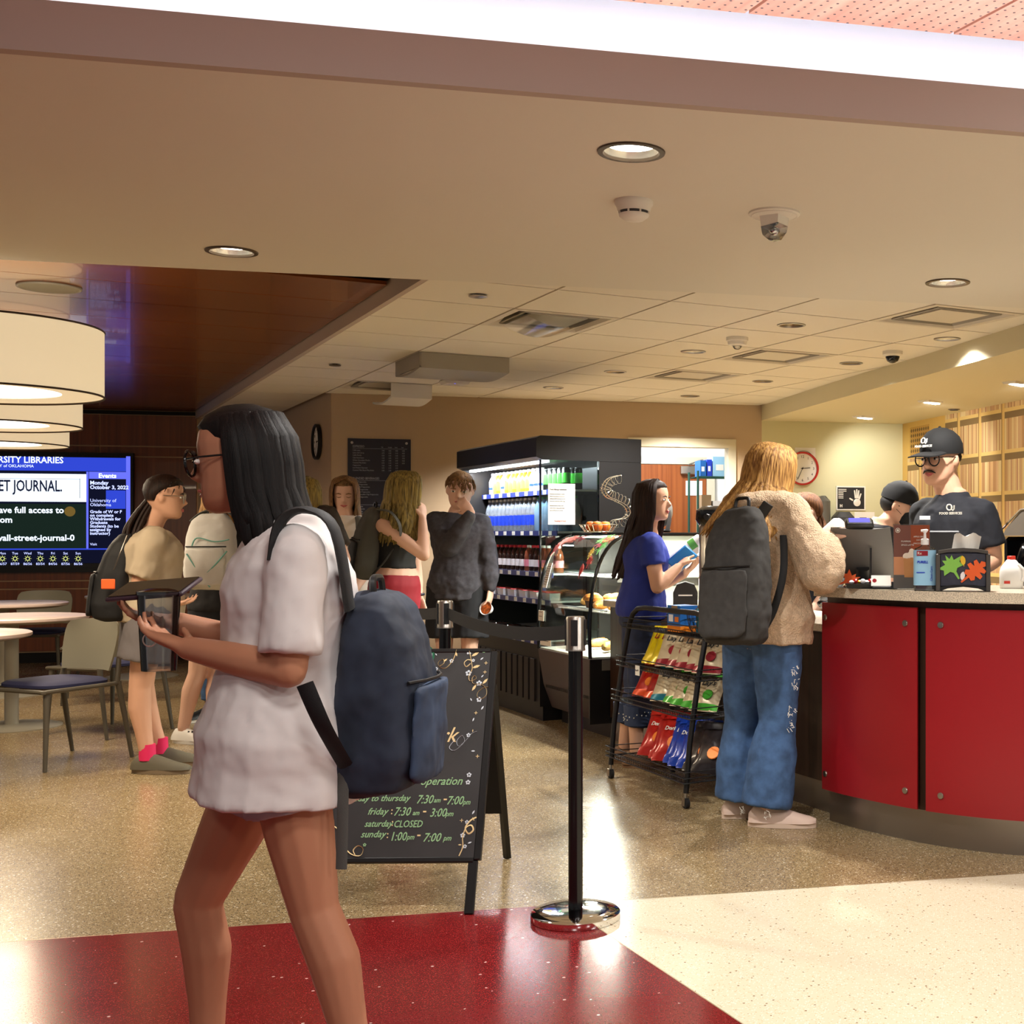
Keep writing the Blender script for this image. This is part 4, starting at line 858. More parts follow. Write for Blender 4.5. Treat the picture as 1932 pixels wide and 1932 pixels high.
# ================================================================== SNACK RACK
t = rk = thing('snack_rack', 'black wire snack rack on casters loaded with crisp bags', 'rack', (2.9, 5.85, 0))
def RT(*p): return Vector(p)-Vector((2.9, 5.85, 0))
YN, YF = 5.41, 6.28
def fxz(z): return 2.722+.13*(z/.9)**1.6          # front lean
U = [RT(fxz(.07), YF, .07), RT(fxz(.3), YF, .3), RT(fxz(.6), YF, .6), RT(fxz(.80), YF, .80), RT(fxz(.85), YF-.02, .855), RT(fxz(.88), YF-.07, .885), RT(fxz(.89), YF-.15, .892), RT(fxz(.89), YN+.15, .895), RT(fxz(.88), YN+.07, .888), RT(fxz(.85), YN+.02, .855), RT(fxz(.80), YN, .80), RT(fxz(.6), YN, .6), RT(fxz(.3), YN, .3), RT(fxz(.07), YN, .07)]
b = MB(); b.tube(U, .0135, 10); b.build('front_frame', 'black', t)
b = MB(); b.tube([RT(3.08, p.y+5.85, p.z) for p in U], .0135, 10); b.build('rear_frame', 'black', t)
LEV = [(.785, .13), (.588, .07), (.412, .09), (.118, .06)]
for z, lip in LEV:
    xf = fxz(z)-.02; xb = 3.065; sh = None
    b = MB()
    for zz in (0, .022, .05):
        b.tube([RT(xb, YF-.02, z+zz), RT(xf, YF+.022, z+zz), RT(xf-.004, YF+.02, z+zz), RT(xf-.004, YN-.02, z+zz), RT(xf, YN-.022, z+zz), RT(xb, YN+.02, z+zz)], .0028 if zz else .0035, 5)
    sh = b.build('basket', 'black', t)
    b = MB()
    n_ = 34
    for i in range(n_+1):
        y = YN-.018+(YF-YN+.036)*i/n_; b.tube([RT(xb, y, z), RT(xf, y, z), RT(xf-.004, y, z+.022)], .0016, 4)
    for i in range(1, 5): x = xf+(xb-xf)*i/5; b.tube([RT(x, YN-.018, z-.003), RT(x, YF+.018, z-.003)], .002, 4)
    b.build('basket_wire', 'black', sh)
b = MB(); [b.tube([RT(3.07, YN+.03+i*.135, .10), RT(3.07, YN+.03+i*.135, .8)], .002, 4) for i in range(7)]; b.build('back_wire', 'black', t)
for x in (2.722, 3.08):
    for y in (YN, YF):
        b = MB(); b.M = Matrix.Translation(RT(x, y, 0)); b.tube([(0, 0, .045), (0, 0, .075)], .007, 8); b.box(-.014, -.011, -.016, .014, .012, .05); b.box(.011, .014, -.016, .014, .012, .05); cst = b.build('caster', 'steel', t)
        b = MB(); b.M = Matrix.Translation(RT(x, y-.006, .024)) @ Matrix.Rotation(math.pi/2, 4, 'Y'); b.lathe([(.0235, -.0095), (.0238, 0), (.0235, .0095)], 20); b.build('wheel', 'black_matte', cst)
# crisp bags
def bag_mesh(w=.135, h=.19, d=.045, seed=0):
    rnd = random.Random(seed); b = MB(); nx, ny = 9, 11; off = []
    for s in (1, -1):
        vs = []
        for j in range(ny):
            v = j/(ny-1)
            for i in range(nx):
                u = i/(nx-1); e = (math.sin(math.pi*u)**.55)*(max(0, math.sin(math.pi*max(0, min(1, (v-.05)/.9))))**.5)
                x = (u-.5)*w*(1-.06*math.sin(math.pi*v)); y = v*h; z = s*d/2*e+rnd.uniform(-1, 1)*.0022*(1 if 0 < i < nx-1 else 0)+.004*math.sin(9*u+3*v+seed)*e*s*.6
                vs.append((x, y, z))
        b.add(vs, [(j*nx+i, j*nx+i+1, (j+1)*nx+i+1, (j+1)*nx+i) for j in range(ny-1) for i in range(nx-1)])
    return b
def bagcol(n, c): M(n, c, .28, .15, coat=.3)
for n, c in (('bag_yellow', (222, 196, 20)), ('bag_cream', (214, 196, 160)), ('bag_red', (178, 30, 22)), ('bag_orange', (222, 74, 20)), ('bag_green', (70, 168, 50)), ('bag_blue', (22, 62, 168)), ('bag_black', (40, 34, 36)), ('bag_teal', (30, 120, 140)), ('bag_maroon', (150, 30, 44)), ('ink_yellow', (240, 196, 60)), ('ink_orange', (236, 130, 50)), ('print_white', (240, 236, 226))): bagcol(n, c)
PROTO = {}
def bag(kind, base, edge, word, wm, label, group, mark):
    t = thing('snack_bag', label, 'snack bag', (0, 0, -5), 0, group)
    b = bag_mesh(seed=len(PROTO)); b.build('pouch', base, t, smooth=70)
    for y0, y1 in ((.004, .03), (.16, .186)):
        b = MB(); nx = 9; vs = []
        for s in (1, -1):
            for v in (y0, (y0+y1)/2, y1):
                for i in range(nx):
                    u = i/(nx-1); e = (math.sin(math.pi*u)**.55)*(max(0, math.sin(math.pi*max(0, min(1, (v/.19-.05)/.9))))**.5)
                    vs.append(((u-.5)*.136*(1-.06*math.sin(math.pi*v/.19)), v, s*(.0225*e+.0028)))
        k = 3*nx; b.add(vs, [(q*k+j*nx+i, q*k+j*nx+i+1, q*k+(j+1)*nx+i+1, q*k+(j+1)*nx+i) for q in (0, 1) for j in range(2) for i in range(nx-1)])
        b.build('colour_band', edge, t, smooth=70)
    if word:
        tx = text(word, .034 if len(word) < 6 else .021, wm, t, frame((0, .112, .0262), (1, 0, 0), (0, 1, 0)), 'CENTER', .2, .0008, name='lettering', bold=.0006)
    if mark:
        b = MB(); b.lathe([(.024, .0245), (.022, .0268)], 12, (.012, .068, 0)); b.build('picture_mark', mark, t)
    PROTO[kind] = [t, 0]
G = 'bags on the snack rack'
bag('y', 'bag_yellow', 'bag_yellow', 'Lays', 'bag_maroon', 'yellow crisp bag on the second shelf of the snack rack', 'yellow '+G, None)
bag('r', 'bag_cream', 'bag_maroon', "Lay's", 'ink', 'cream and maroon crisp bag on the second shelf of the snack rack', 'maroon '+G, 'bag_maroon')
bag('o', 'bag_red', 'bag_orange', 'Hot', 'ink_yellow', 'red and orange snack bag on the third shelf of the snack rack', 'orange '+G, 'ink_orange')
bag('t', 'bag_cream', 'bag_teal', "Lay's", 'ink', 'cream and teal crisp bag on the third shelf of the snack rack', None, None)
bag('g', 'bag_cream', 'bag_green', "Lay's", 'ink', 'cream and green crisp bag on the third shelf of the snack rack', 'green '+G, 'bag_green')
bag('d', 'bag_red', 'bag_red', 'Doritos', 'print_white', 'red crisp bag on the bottom shelf of the snack rack', 'red '+G, 'ink_orange')
bag('b', 'bag_blue', 'bag_blue', 'Doritos', 'print_white', 'blue crisp bag on the bottom shelf of the snack rack', 'blue '+G, 'ink_orange')
bag('k', 'bag_black', 'bag_black', None, None, 'black snack bag with orange picture on the bottom shelf', 'black '+G, 'ink_orange')
def putbag(kind, x, y, z, lean, yaw, sc=1.):
    pr = PROTO[kind]; t = pr[0] if pr[1] == 0 else dup(pr[0], (0, 0, 0), 0); pr[1] += 1
    # bag face (+z local) turned to -x world, up leaning back to +x
    Rz_ = Matrix.Rotation(yaw, 3, 'Z'); up_ = Rz_ @ Vector((math.sin(lean), 0, math.cos(lean))); xl = Rz_ @ Vector((0, -1, 0))
    Mx = frame((x, y, z), xl, up_); t.matrix_basis = Mx @ Matrix.Scale(sc, 4)
for i, (k, y) in enumerate((('y', 6.10), ('y', 6.03), ('r', 5.93), ('r', 5.84), ('r', 5.72), ('r', 5.62), ('r', 5.53))): putbag(k, 2.88+.012*(i % 2), y-.02, .606, .62, .55+.06*(i % 3), 1.2)
for i, (k, y) in enumerate((('o', 6.16), ('o', 6.04), ('t', 5.93), ('g', 5.82), ('g', 5.71), ('g', 5.61), ('g', 5.51))): putbag(k, 2.85+.012*(i % 2), y-.02, .432, .68, .55+.06*(i % 3), 1.15)
for i, (k, y) in enumerate((('d', 6.04), ('d', 5.93), ('d', 5.86), ('b', 5.77), ('b', 5.68), ('b', 5.61), ('k', 5.53), ('k', 5.46))): putbag(k, 2.85+.014*(i % 2), y-.0, .138, .6, .55+.06*(i % 3), 1.4)
# cracker carton, wire basket and packs on the top shelf
M('box_blue', (24, 96, 170), .5); M('box_orange', (226, 128, 24), .5); M('kraft', (150, 124, 92), .8)
t = thing('cracker_carton', 'blue cracker carton on the top shelf of the snack rack', 'carton', (2.90, 5.80, .79), .1)
b = MB(); b.box(-.05, .05, -.06, .06, .03, .13); b.build('carton', 'box_blue', t); b = MB(); b.box(-.0505, .0505, -.0605, .0605, 0, .0299); b.build('lower_band', 'box_orange', t)
b = MB(); b.box(-.0512, -.0503, -.035, .02, .09, .13); b.build('tear_flap', 'kraft', t); b = MB(); b.box(-.0512, -.0503, .005, .045, .05, .085); b.build('printed_badge', 'pack_white', t); b = MB(); b.box(-.0512, -.0503, -.045, -.01, .05, .075); b.build('printed_badge', 'ink_orange', t)
t = thing('wire_basket', 'round black wire basket of small packs on the snack rack', 'basket', (2.92, 5.62, .79))
b = MB()
for r, z in ((.05, .004), (.065, .03), (.075, .07), (.08, .11)): b.torus((0, 0, z), r, .002, 24, 5)
for k in range(18): a = k*math.pi/9; b.tube([(.05*math.cos(a), .05*math.sin(a), .004), (.065*math.cos(a), .065*math.sin(a), .03), (.08*math.cos(a), .08*math.sin(a), .11)], .0014, 4)
b.build('wire_frame', 'black', t); b = MB(); b.lathe([(.05, 0), (.05, .003)], 20); b.build('bottom', 'black', t)
for k, (m, lab) in enumerate((('bag_blue', 'small blue snack pack standing in the wire basket'), ('bag_orange', 'small orange snack pack standing in the wire basket'), ('bag_teal', 'small teal snack pack standing in the wire basket'), ('bag_red', 'small red snack pack standing in the wire basket'))):
    a = k*1.55+.4; t = thing('snack_pack', lab, 'snack pack', (2.92+.022*math.cos(a), 5.62+.022*math.sin(a), .795), a+1.57)
    b = bag_mesh(.05, .12, .016, k); b.M = None; o = b.build('pouch', m, t, smooth=70); o.rotation_euler = (math.pi/2, 0, 0)
    b = MB(); b.box(-.022, .022, -.0085, .0085, .05, .056); b.build('stripe', 'print_white', t)
t = tag(thing('shelf_tag', 'white price tag clipped on the second shelf of the rack', 'price tag', (fxz(.588)-.031, 6.02, .58)))
b = MB(); b.box(-.001, .001, -.025, .025, -.022, .028); b.build('card', 'paper', t); text('Lays 1.99', .012, 'ink', t, frame((-.0016, .022, 0), (0, -1, 0), (0, 0, 1)), sx=.8)
# ================================================================== ITEMS ON THE SERVICE COUNTER
ZC = 1.043
def face_cam(p, turn=0.):      # yaw so that local -y looks back to the camera position
    d = Vector((p[0], p[1], 0)); return math.atan2(d.y, d.x)-math.pi/2+turn
# register seen from behind
p = at(1628, 1101, ZC); M('reg_shell', (104, 102, 100), .45); M('reg_dark', (40, 40, 42), .5)
p = c2w((1628-CXP)/FPX*5.72, 5.72, ZC); t = thing('cash_register', 'grey touch-screen till seen from behind with blue pole display', 'till', (p.x, p.y, ZC), face_cam(p, .12))
def rp(u): return .5-u
shell = []
for j in range(9):
    v = j/8; z = .035+.225*v; y0 = -.10-.045*math.sin(v*1.5)+.16*(1-v); row = []
    for i in range(11):
        u = i/10; w = .125+.035*(1-v); row.append((-w+2*w*u-.02*(v), y0+.035*(2*u-1)**2, z-.012*math.sin(math.pi*u)*v))
    shell.append(row)
b = MB(); b.loft([r+[(x, y+.028, z) for x, y, z in reversed(r)] for r in shell]); b.build('shell', 'reg_shell', t)
b = MB(); b.loft([[(x*1.02, y+.030, z+.012*0) for x, y, z in (r[0], r[-1])]+[(r[-1][0]*1.02, r[-1][1]+.042, r[-1][2]), (r[0][0]*1.02, r[0][1]+.042, r[0][2])] for r in shell]); b.build('screen_body', 'reg_dark', t, smooth=0)
b = MB(); b.rbox(-.07, .07, -.05, .10, .0, .03, .008); b.tube([(0, .03, .02), (0, 0, .08)], [.03, .03], 10); b.build('foot', 'reg_dark', t)
b = MB(); b.M = Matrix.Translation((-.03, -.105, .262)) @ Matrix.Rotation(math.radians(32), 4, 'X'); b.rbox(-.062, .062, -.032, .032, 0, .03, .01); dsp = b.build('pole_display', 'black', t)
b = MB(); b.M = Matrix.Translation((-.03, -.105, .262)) @ Matrix.Rotation(math.radians(32), 4, 'X'); b.box(-.045, .045, -.012, .02, .0301, .0315); b.build('lcd', E('lcd_blue', (120, 116, 255), 1.3), dsp)
b = MB(); b.box(.02, .028, -.09, -.08, .06, .17); b.build('vent', 'reg_dark', t)
# cup stacks (clear cups lying in a tilted dispenser) beside the till
t = thing('cup_stack', 'tilted stack of clear plastic cups beside the till', 'cups', atd(1560, 1142, 5.95))
ax = (atd(1600, 1010, 6.1)-atd(1552, 1150, 5.9)); L = ax.length; ax.normalize()
b = MB(); b.M = Matrix.Translation((0, 0, 0)) @ ax.to_track_quat('Z', 'Y').to_matrix().to_4x4()
prof = []
for k in range(18): prof += [(.036+.004, k*L/18), (.043, k*L/18+L/18*.8), (.045, k*L/18+L/18*.85)]
b.lathe(prof, 18); b.build('nested_cups', M('cup_grey', (150, 156, 160), .2, trans=.3), t); b = MB(); b.M = ax.to_track_quat('Z', 'Y').to_matrix().to_4x4(); b.lathe([(.03, -.012), (.046, -.004), (.046, -.0002)], 18); b.build('end_cup', 'clear_plastic', t)
t = thing('cup_tube', 'white tilted sleeve of cup lids beside the till', 'lids', atd(1548, 1022, 6.35))
ax2 = (atd(1578, 992, 6.3)-atd(1545, 1022, 6.35)).normalized(); b = MB(); b.M = ax2.to_track_quat('Z', 'Y').to_matrix().to_4x4(); b.lathe([(.04, 0), (.042, .005), (.042, .13), (.035, .14)], 18); b.build('sleeve', 'white_plastic', t); b = MB(); b.M = ax2.to_track_quat('Z', 'Y').to_matrix().to_4x4(); b.lathe([(.030, .1402), (.028, .15)], 18); b.build('end_lid', 'pack_white', t)
# tray of sweets, card holder, paper leaf
p = at(1633, 1104, ZC); p = c2w((1633-CXP)/FPX*5.52, 5.52, ZC); t = thing('sweets_tray', 'small black tray of wrapped sweets by the till', 'tray', p, face_cam(p))
b = MB(); b.loft([[(-.075, -.03, 0), (.075, -.03, 0), (.075, .05, 0), (-.075, .05, 0)], [(-.085, -.038, .02), (.085, -.038, .02), (.085, .058, .02), (-.085, .058, .02)]]); b.build('tray', 'black', t, smooth=0)
for i in range(9): b = MB(); b.rbox(-.07+.016*i, -.048+.016*i, -.02+.015*(i % 3), .02+.015*(i % 3), .0202, .034+.006*(i % 2), .006); b.build('sweet', ('pack_white', 'bag_red', 'ink_yellow', 'pack_white')[i % 4], t)
p = c2w((1592-CXP)/FPX*5.6, 5.6, ZC); t = thing('paper_leaf', 'orange paper leaf propped beside the sweets tray', 'paper leaf', p, face_cam(p)); leaf(t, Matrix.Translation((0.02, 0, .028)) @ Matrix.Rotation(math.radians(62), 4, 'X') @ Matrix.Rotation(math.radians(-70), 4, 'Z'), 'maple', .055, 'leaf_orange', .0015, 'leaf_blade'); b = MB(); b.tube([(0.02, 0, .0285), (.0, -.03, .004)], .002, 5); b.build('stem', 'leaf_red', t)
p = c2w((1668-CXP)/FPX*5.46, 5.46, ZC); t = thing('card_holder', 'black business card holder with white cards', 'card holder', p, face_cam(p))
b = MB(); b.rbox(-.05, .055, -.02, .02, 0, .012, .003); b.box(.03, .055, -.018, .018, .0121, .03); b.build('holder', 'black', t, smooth=0); b = MB(); b.M = Matrix.Translation((-.012, -.006, .0125)) @ Matrix.Rotation(math.radians(-25), 4, 'X'); b.box(-.042, .04, -.001, .003, 0, .048); b.build('card_pack', 'paper', t, smooth=0); b = MB(); b.M = Matrix.Translation((-.012, -.006, .0125)) @ Matrix.Rotation(math.radians(-25), 4, 'X'); b.M = b.M @ Matrix.Rotation(math.pi/2, 4, 'X'); b.lathe([(.009, .0011), (.009, .0014)], 16, (-.028, .024, 0)); b.build('stamp', 'bag_maroon', t)
# acrylic drinks sign
p = c2w((1720-CXP)/FPX*5.42, 5.42, ZC); t = thing('acrylic_sign', 'clear stand with a brown spiced drink poster', 'sign', p, face_cam(p))
hw = (1755-1685)/2/FPX*5.42; hh = (1103-980)/FPX*5.42
b = MB(); b.rbox(-hw, hw, -.004, .004, 0, hh, .001); b.build('stand', 'clear_plastic', t, smooth=0)
b = MB(); b.rbox(-hw, hw, -.006, .03, -.0, .004, .001); b.build('stand_foot', 'clear_plastic', t, smooth=0)
M('post_brown', (118, 72, 60), .6); M('post_rust', (150, 70, 34), .6); M('post_tan', (204, 142, 100), .6); M('post_grey', (96, 92, 88), .6); M('coffee', (196, 140, 86), .6); M('foam', (240, 226, 208), .6)
b = MB(); b.box(-hw+.003, hw-.003, -.0056, -.0042, .004, hh-.004); ps = b.build('poster', 'post_brown', t, smooth=0)
b = MB(); b.box(-hw+.003, hw-.003, -.0064, -.0057, .004, .06); b.build('poster_ground', 'post_grey', t, smooth=0); b = MB(); b.box(-hw+.003, hw*.1, -.0064, -.0057, .0601, .135); b.build('poster_field', 'post_tan', t, smooth=0)
b = MB(); b.M = Matrix.Rotation(math.pi/2, 4, 'X'); b.lathe([(.055, .0057), (.055, .0062)], 24, (hw*.52, hh-.085, 0)); b.build('poster_leaf', 'post_rust', t) if False else None
b = MB(); b.box(-hw*.05, hw-.003, -.0064, -.0057, hh*.52, hh-.004); b.build('poster_leaf', 'post_rust', t, smooth=0)
b = MB(); b.loft([[(-.030, -.0072, .05), (.028, -.0072, .05), (.028, -.0066, .05), (-.030, -.0066, .05)], [(-.034, -.0072, .13), (.032, -.0072, .13), (.032, -.0066, .13), (-.034, -.0066, .13)]]); b.build('printed_cup', 'coffee', t, smooth=0)
b = MB(); [b.ell((-.02+.02*i, -.0068, .138+.008*(i == 1)), (.017, .0006, .014), 10, 6) for i in range(3)]; b.ell((0, -.0068, .158), (.011, .0006, .012), 10, 6); b.build('printed_cream', 'foam', t)
b = MB(); b.M = Matrix.Translation((-hw+.02, -.0062, hh-.026)) @ Matrix.Rotation(math.pi/2, 4, 'X'); b.torus((0, 0, 0), .009, .0012, 20, 4); b.lathe([(.005, -.0002), (.005, .0004)], 12); b.build('emblem', 'print_white', t)
sg = lambda x, z: frame((x, -.0068, z), (1, 0, 0), (0, 0, 1))
text('PUMPKIN', .0095, 'print_white', t, sg(-hw+.034, hh-.075)); text('SPICE LATTE', .0095, 'print_white', t, sg(-hw+.034, hh-.09)); text('APPLE CRISP', .0085, 'print_white', t, sg(hw*.1, hh-.055)); text('OATMILK', .0085, 'print_white', t, sg(hw*.25, hh-.069)); text('MACCHIATO', .0085, 'print_white', t, sg(hw*.1, hh-.083))
# hand sanitiser
p = c2w((1745-CXP)/FPX*5.30, 5.30, ZC); t = thing('hand_sanitizer', 'clear pump bottle of hand sanitizer with blue label', 'bottle', p, face_cam(p))
sq = lambda w, d, z, n=20: [((w*abs(math.cos(a))**.55*(1 if math.cos(a) > 0 else -1)), d*abs(math.sin(a))**.55*(1 if math.sin(a) > 0 else -1), z) for a in [2*math.pi*i/n for i in range(n)]]
b = MB(); b.loft([sq(.043, .028, 0), sq(.046, .03, .006), sq(.046, .03, .155), sq(.040, .026, .172), sq(.016, .016, .182), sq(.015, .015, .186)]); b.build('bottle_body', 'clear_plastic', t)
b = MB(); b.loft([sq(.0445, .0285, .003), sq(.0445, .0285, .125)]); b.build('gel', M('gel_blue', (190, 205, 220), .1, trans=.75), t)
b = MB(); b.loft([[(x, y-.0006, z) for x, y, z in sq(.0463, .0303, zz)][10:21] for zz in (.022, .165)], cap=False, wrap=False); b.build('label_wrap', M('label_sky', (150, 200, 232), .5), t)
b = MB(); b.box(-.033, .012, -.0325, -.0318, .142, .162); b.build('red_badge', 'bag_maroon', t); text('Rx', .016, 'print_white', t, frame((-.030, -.0329, .147), (1, 0, 0), (0, 0, 1))); text('PURELL', .0135, 'label_blue', t, frame((-.032, -.0322, .112), (1, 0, 0), (0, 0, 1)), shear=.2, bold=.0005); text('Gender Clean', .010, 'label_blue', t, frame((.022, -.0322, .04), (0, 0, 1), (-1, 0, 0))) if False else text('Clean Care', .013, 'label_blue', t, frame((.030, -.0322, .04), (0, 0, 1), (-1, 0, 0)))
b = MB(); b.box(-.034, .0, -.0325, -.0319, .072, .076); b.build('label_rule', 'label_blue', t)
b = MB(); b.lathe([(.0165, .1862), (.0165, .208), (.012, .212), (.006, .213), (.005, .235), (.008, .236), (.008, .244)], 16); b.tube([(-.016, -.002, .243), (.006, 0, .245), (.012, 0, .243)], [.005, .006, .005], 8); b.build('pump', 'cap_white', t)
# napkin dispenser
p = c2w((1817-CXP)/FPX*5.26, 5.26, ZC); t = thing('napkin_dispenser', 'dark napkin dispenser decorated with paper autumn leaves', 'napkin box', p, face_cam(p))
hw = 93/2/FPX*5.26; M('nap_dark', (50, 52, 66), .5, noise=(40, .15)); M('nap_frame', (72, 68, 64), .45)
b = MB(); b.rbox(-hw+.008, hw-.008, -.035, .06, .018, .155, .004); b.build('box', 'nap_dark', t)
b = MB(); b.loft([[(-hw, y, .150), (-hw+.001, y, .163), (-hw*.5, y, .171), (0, y, .174), (hw*.5, y, .171), (hw-.001, y, .163), (hw, y, .150), (hw*.5, y, .158), (0, y, .161), (-hw*.5, y, .158)] for y in (-.042, .066)]); b.build('top_rail', 'nap_frame', t, smooth=0)
for s in (-1, 1): b = MB(); b.rbox(s*hw-.009, s*hw+.009, -.042, .066, .0, .1499, .003); b.build('side_rail', 'nap_frame', t, smooth=0)
b = MB(); b.loft([[(-hw+.009, y, 0), (-hw*.6, y, .012), (0, y, .018), (hw*.6, y, .012), (hw-.009, y, 0), (hw-.009, y, .017), (hw*.4, y, .026), (-hw*.4, y, .026), (-hw+.009, y, .017)] for y in (-.04, .064)]); b.build('foot', 'black', t, smooth=0)
b = MB()
nap = [[(-.045+.01*v+.012*u*10*.9, .01+.012*math.sin(u*9+v*2), .17+.058*v+.008*math.sin(u*11)*v) for u in [i/10 for i in range(11)]] for v in (0, .35, .7, 1)]
b.loft([r+[(x, y+.002, z) for x, y, z in reversed(r)] for r in nap]); b.build('napkin', 'paper', t)
lf = lambda x, z, a: Matrix.Translation((x, -.0368, z)) @ Matrix.Rotation(math.pi/2, 4, 'X') @ Matrix.Rotation(math.radians(a), 4, 'Z')
leaf(t, lf(-.042, .095, 30) , 'maple', .058, 'leaf_lime', .0015); leaf(t, lf(.038, .075, -50) @ Matrix.Translation((0, 0, .0016)), 'oak', .066, 'leaf_orange', .0015); leaf(t, lf(.0, .122, 10) @ Matrix.Translation((0, 0, .0032)), 'round', .022, 'ink_yellow', .0015); leaf(t, lf(-.002, .06, -10), 'round', .02, 'pack_white', .001)
# milk jug
p = c2w((1908-CXP)/FPX*5.55, 5.55, ZC); t = thing('milk_jug', 'white plastic milk jug with red cap', 'jug', p, face_cam(p))
b = MB(); b.loft([sq(.046, .046, 0), sq(.05, .05, .008), sq(.05, .05, .07), sq(.044, .044, .09), sq(.022, .022, .118), sq(.016, .016, .122)]); b.build('body', 'milk_white', t); b = MB(); b.lathe([(.018, .1222), (.018, .135), (.016, .137)], 18); b.build('cap', M('cap_redor', (226, 60, 40), .4), t); b = MB(); b.tube([(.03, -.03, .10), (.05, -.036, .08), (.052, -.036, .05), (.044, -.04, .03)], .008, 8); b.build('handle', 'milk_white', t); b = MB(); b.box(-.03, -.005, -.0512, -.0503, .02, .032); b.build('date_print', 'ink_red', t)
# card terminal behind the till area and a dark flap
p = c2w((1790-CXP)/FPX*5.75, 5.75, ZC); t = thing('order_screen', 'black monitor back behind the drinks sign', 'monitor', p, face_cam(p))
b = MB(); b.rbox(-.13, .05, -.01, .012, .06, .245, .006); b.build('back_shell', 'reg_dark', t, smooth=0); b = MB(); b.box(-.06, .0, -.003, .006, .0, .06); b.build('stem', 'black', t); b = MB(); b.rbox(-.09, .03, -.05, .05, -.0, .008, .003); b.build('base', 'black', t, smooth=0) if False else None
b = MB(); b.rbox(-.09, .03, -.05, -.0032, 0, .008, .003); b.build('base', 'black', t, smooth=0)
# espresso machine (behind the cashier)
p = c2w((1925-CXP)/FPX*6.6, 6.6, 0); pz = .90
t = thing('espresso_machine', 'chrome espresso machine with clear bean hoppers', 'coffee machine', (p.x, p.y, pz), face_cam(p))
b = MB(); b.rbox(-.10, .30, -.15, .25, .03, .14, .02); b.build('lower_body', 'steel', t); b = MB(); b.box(-.06, .0, -.152, -.1505, .08, .12); b.build('display', E('lcd_small', (110, 130, 255), 1.5), t)
b = MB(); b.box(-.09, .28, -.14, .24, .0, .029); b.build('feet', 'black', t); b = MB(); b.rbox(-.08, .30, .02, .25, .141, .36, .02); b.build('upper_body', 'black_gloss', t)
for x in (-.02, .06): b = MB(); b.tube(smooth_path([(x, -.10, .145), (x+.01, -.13, .22), (x+.04, -.12, .31), (x+.08, -.06, .345)], 5), .016, 8); b.build('arm', 'black_gloss', t)
b = MB(); b.torus((.12, -.02, .27), .035, .006, 20, 6, Matrix.Rotation(math.pi/2, 3, 'X')); b.lathe([(.03, .0), (.03, .004)], 20, (.0, .0, .0)) if False else None; b.build('gauge', 'steel', t)
b = MB(); b.tube([(.03, -.16, .15), (.03, -.17, .21), (.10, -.17, .215), (.13, -.17, .15)], .006, 8); b.build('steam_wand', 'steel', t)
b = MB(); b.loft([[(-.09, y, .365), (-.09+.02, y, .40), (.0, y, .49), (.10, y, .51), (.22, y, .47), (.30, y, .365)] for y in (-.08, .22)]); b.build('hopper', M('smoke_plastic', (150, 142, 130), .12, trans=.5), t, smooth=30)
b = MB(); b.tube([(-.09, -.085, .40), (.0, -.085, .495), (.10, -.085, .515), (.22, -.085, .475)], .006, 6); b.build('hopper_rim', 'chrome', t)
# back bar carrying the machine
b = MB(); b.box(p.x-.2, p.x+.75, p.y-.22, p.y+.5, 0, .86); t2_ = thing('back_bar', 'dark back bar cabinet under the espresso machine', 'cabinet', (0, 0, 0)); b.build('cabinet', 'wood_dark', t2_); b = MB(); b.rbox(p.x-.22, p.x+.77, p.y-.24, p.y+.52, .8601, .899, .004); b.build('worktop', 'quartz', t2_)
# ---------------------------------------------------------------- low counter items
ZL = .871
p = c2w((1545-CXP)/FPX*6.0, 6.0, ZL); t = thing('gift_card_box', 'red printed gift card stand on the low counter', 'card stand', (3.26, 4.98, ZL), face_cam((3.26, 4.98)))
b = MB(); b.rbox(-.03, .03, -.02, .02, 0, .15, .003); b.build('stand', 'bag_maroon', t); b = MB(); b.box(-.018, .018, -.0215, -.0203, .03, .10); b.build('card_picture', 'dark_grey', t); b = MB(); b.box(-.012, .012, -.0222, -.0216, .012, .085); b.build('card_cup', 'paper', t); text('Scan', .014, 'print_white', t, frame((-.02, -.0208, .12), (1, 0, 0), (0, 0, 1)))
# tablet till at the low counter, tape machine, thermos dispenser
t = thing('till_screen', 'grey curved till back with small blue display on low counter', 'till', (3.46, 6.26, ZL), face_cam((3.46, 6.3), .2))
b = MB(); b.loft([[(x, y-.05*math.sin(math.pi*(z/.33)), z+.06) for x, y in ((-.13, -.01), (-.05, .012), (.05, .012), (.13, -.01), (.13, .03), (-.13, .03))] for z in (0, .08, .16, .24, .31)]); b.build('shell', 'reg_shell', t); b = MB(); b.rbox(-.06, .06, -.05, .08, 0, .0595, .008); b.build('foot', 'reg_dark', t); b = MB(); b.rbox(-.055, .055, -.05, .02, .3702, .40, .008); d_ = b.build('pole_display', 'black', t); b = MB(); b.box(-.04, .04, -.045, .0, .4002, .4012); b.build('lcd', 'lcd_blue', d_)
p = c2w((1348-CXP)/FPX*6.55, 6.55, ZL); t = thing('coffee_airpot', 'tall steel coffee airpot with black lid', 'coffee urn', (p.x, p.y, ZL))
zt = CAMH-(955-HYP)/FPX*6.55-ZL
b = MB(); b.lathe([(.075, .0), (.078, .01), (.078, zt-.11), (.07, zt-.095)], 28); b.build('vessel', 'steel', t); b = MB(); b.lathe([(.08, zt-.0948), (.095, zt-.07), (.092, zt-.02), (.06, zt)], 28); b.build('lid', 'black_gloss', t); b = MB(); b.tube([(-.06, -.06, zt-.06), (-.10, -.10, zt-.055)], [.02, .014], 8); b.build('spout', 'black', t)
t = thing('receipt_printer', 'black receipt printer with curved cover on the low counter', 'printer', (3.38, 6.72, ZL), face_cam((3.38, 6.7)))
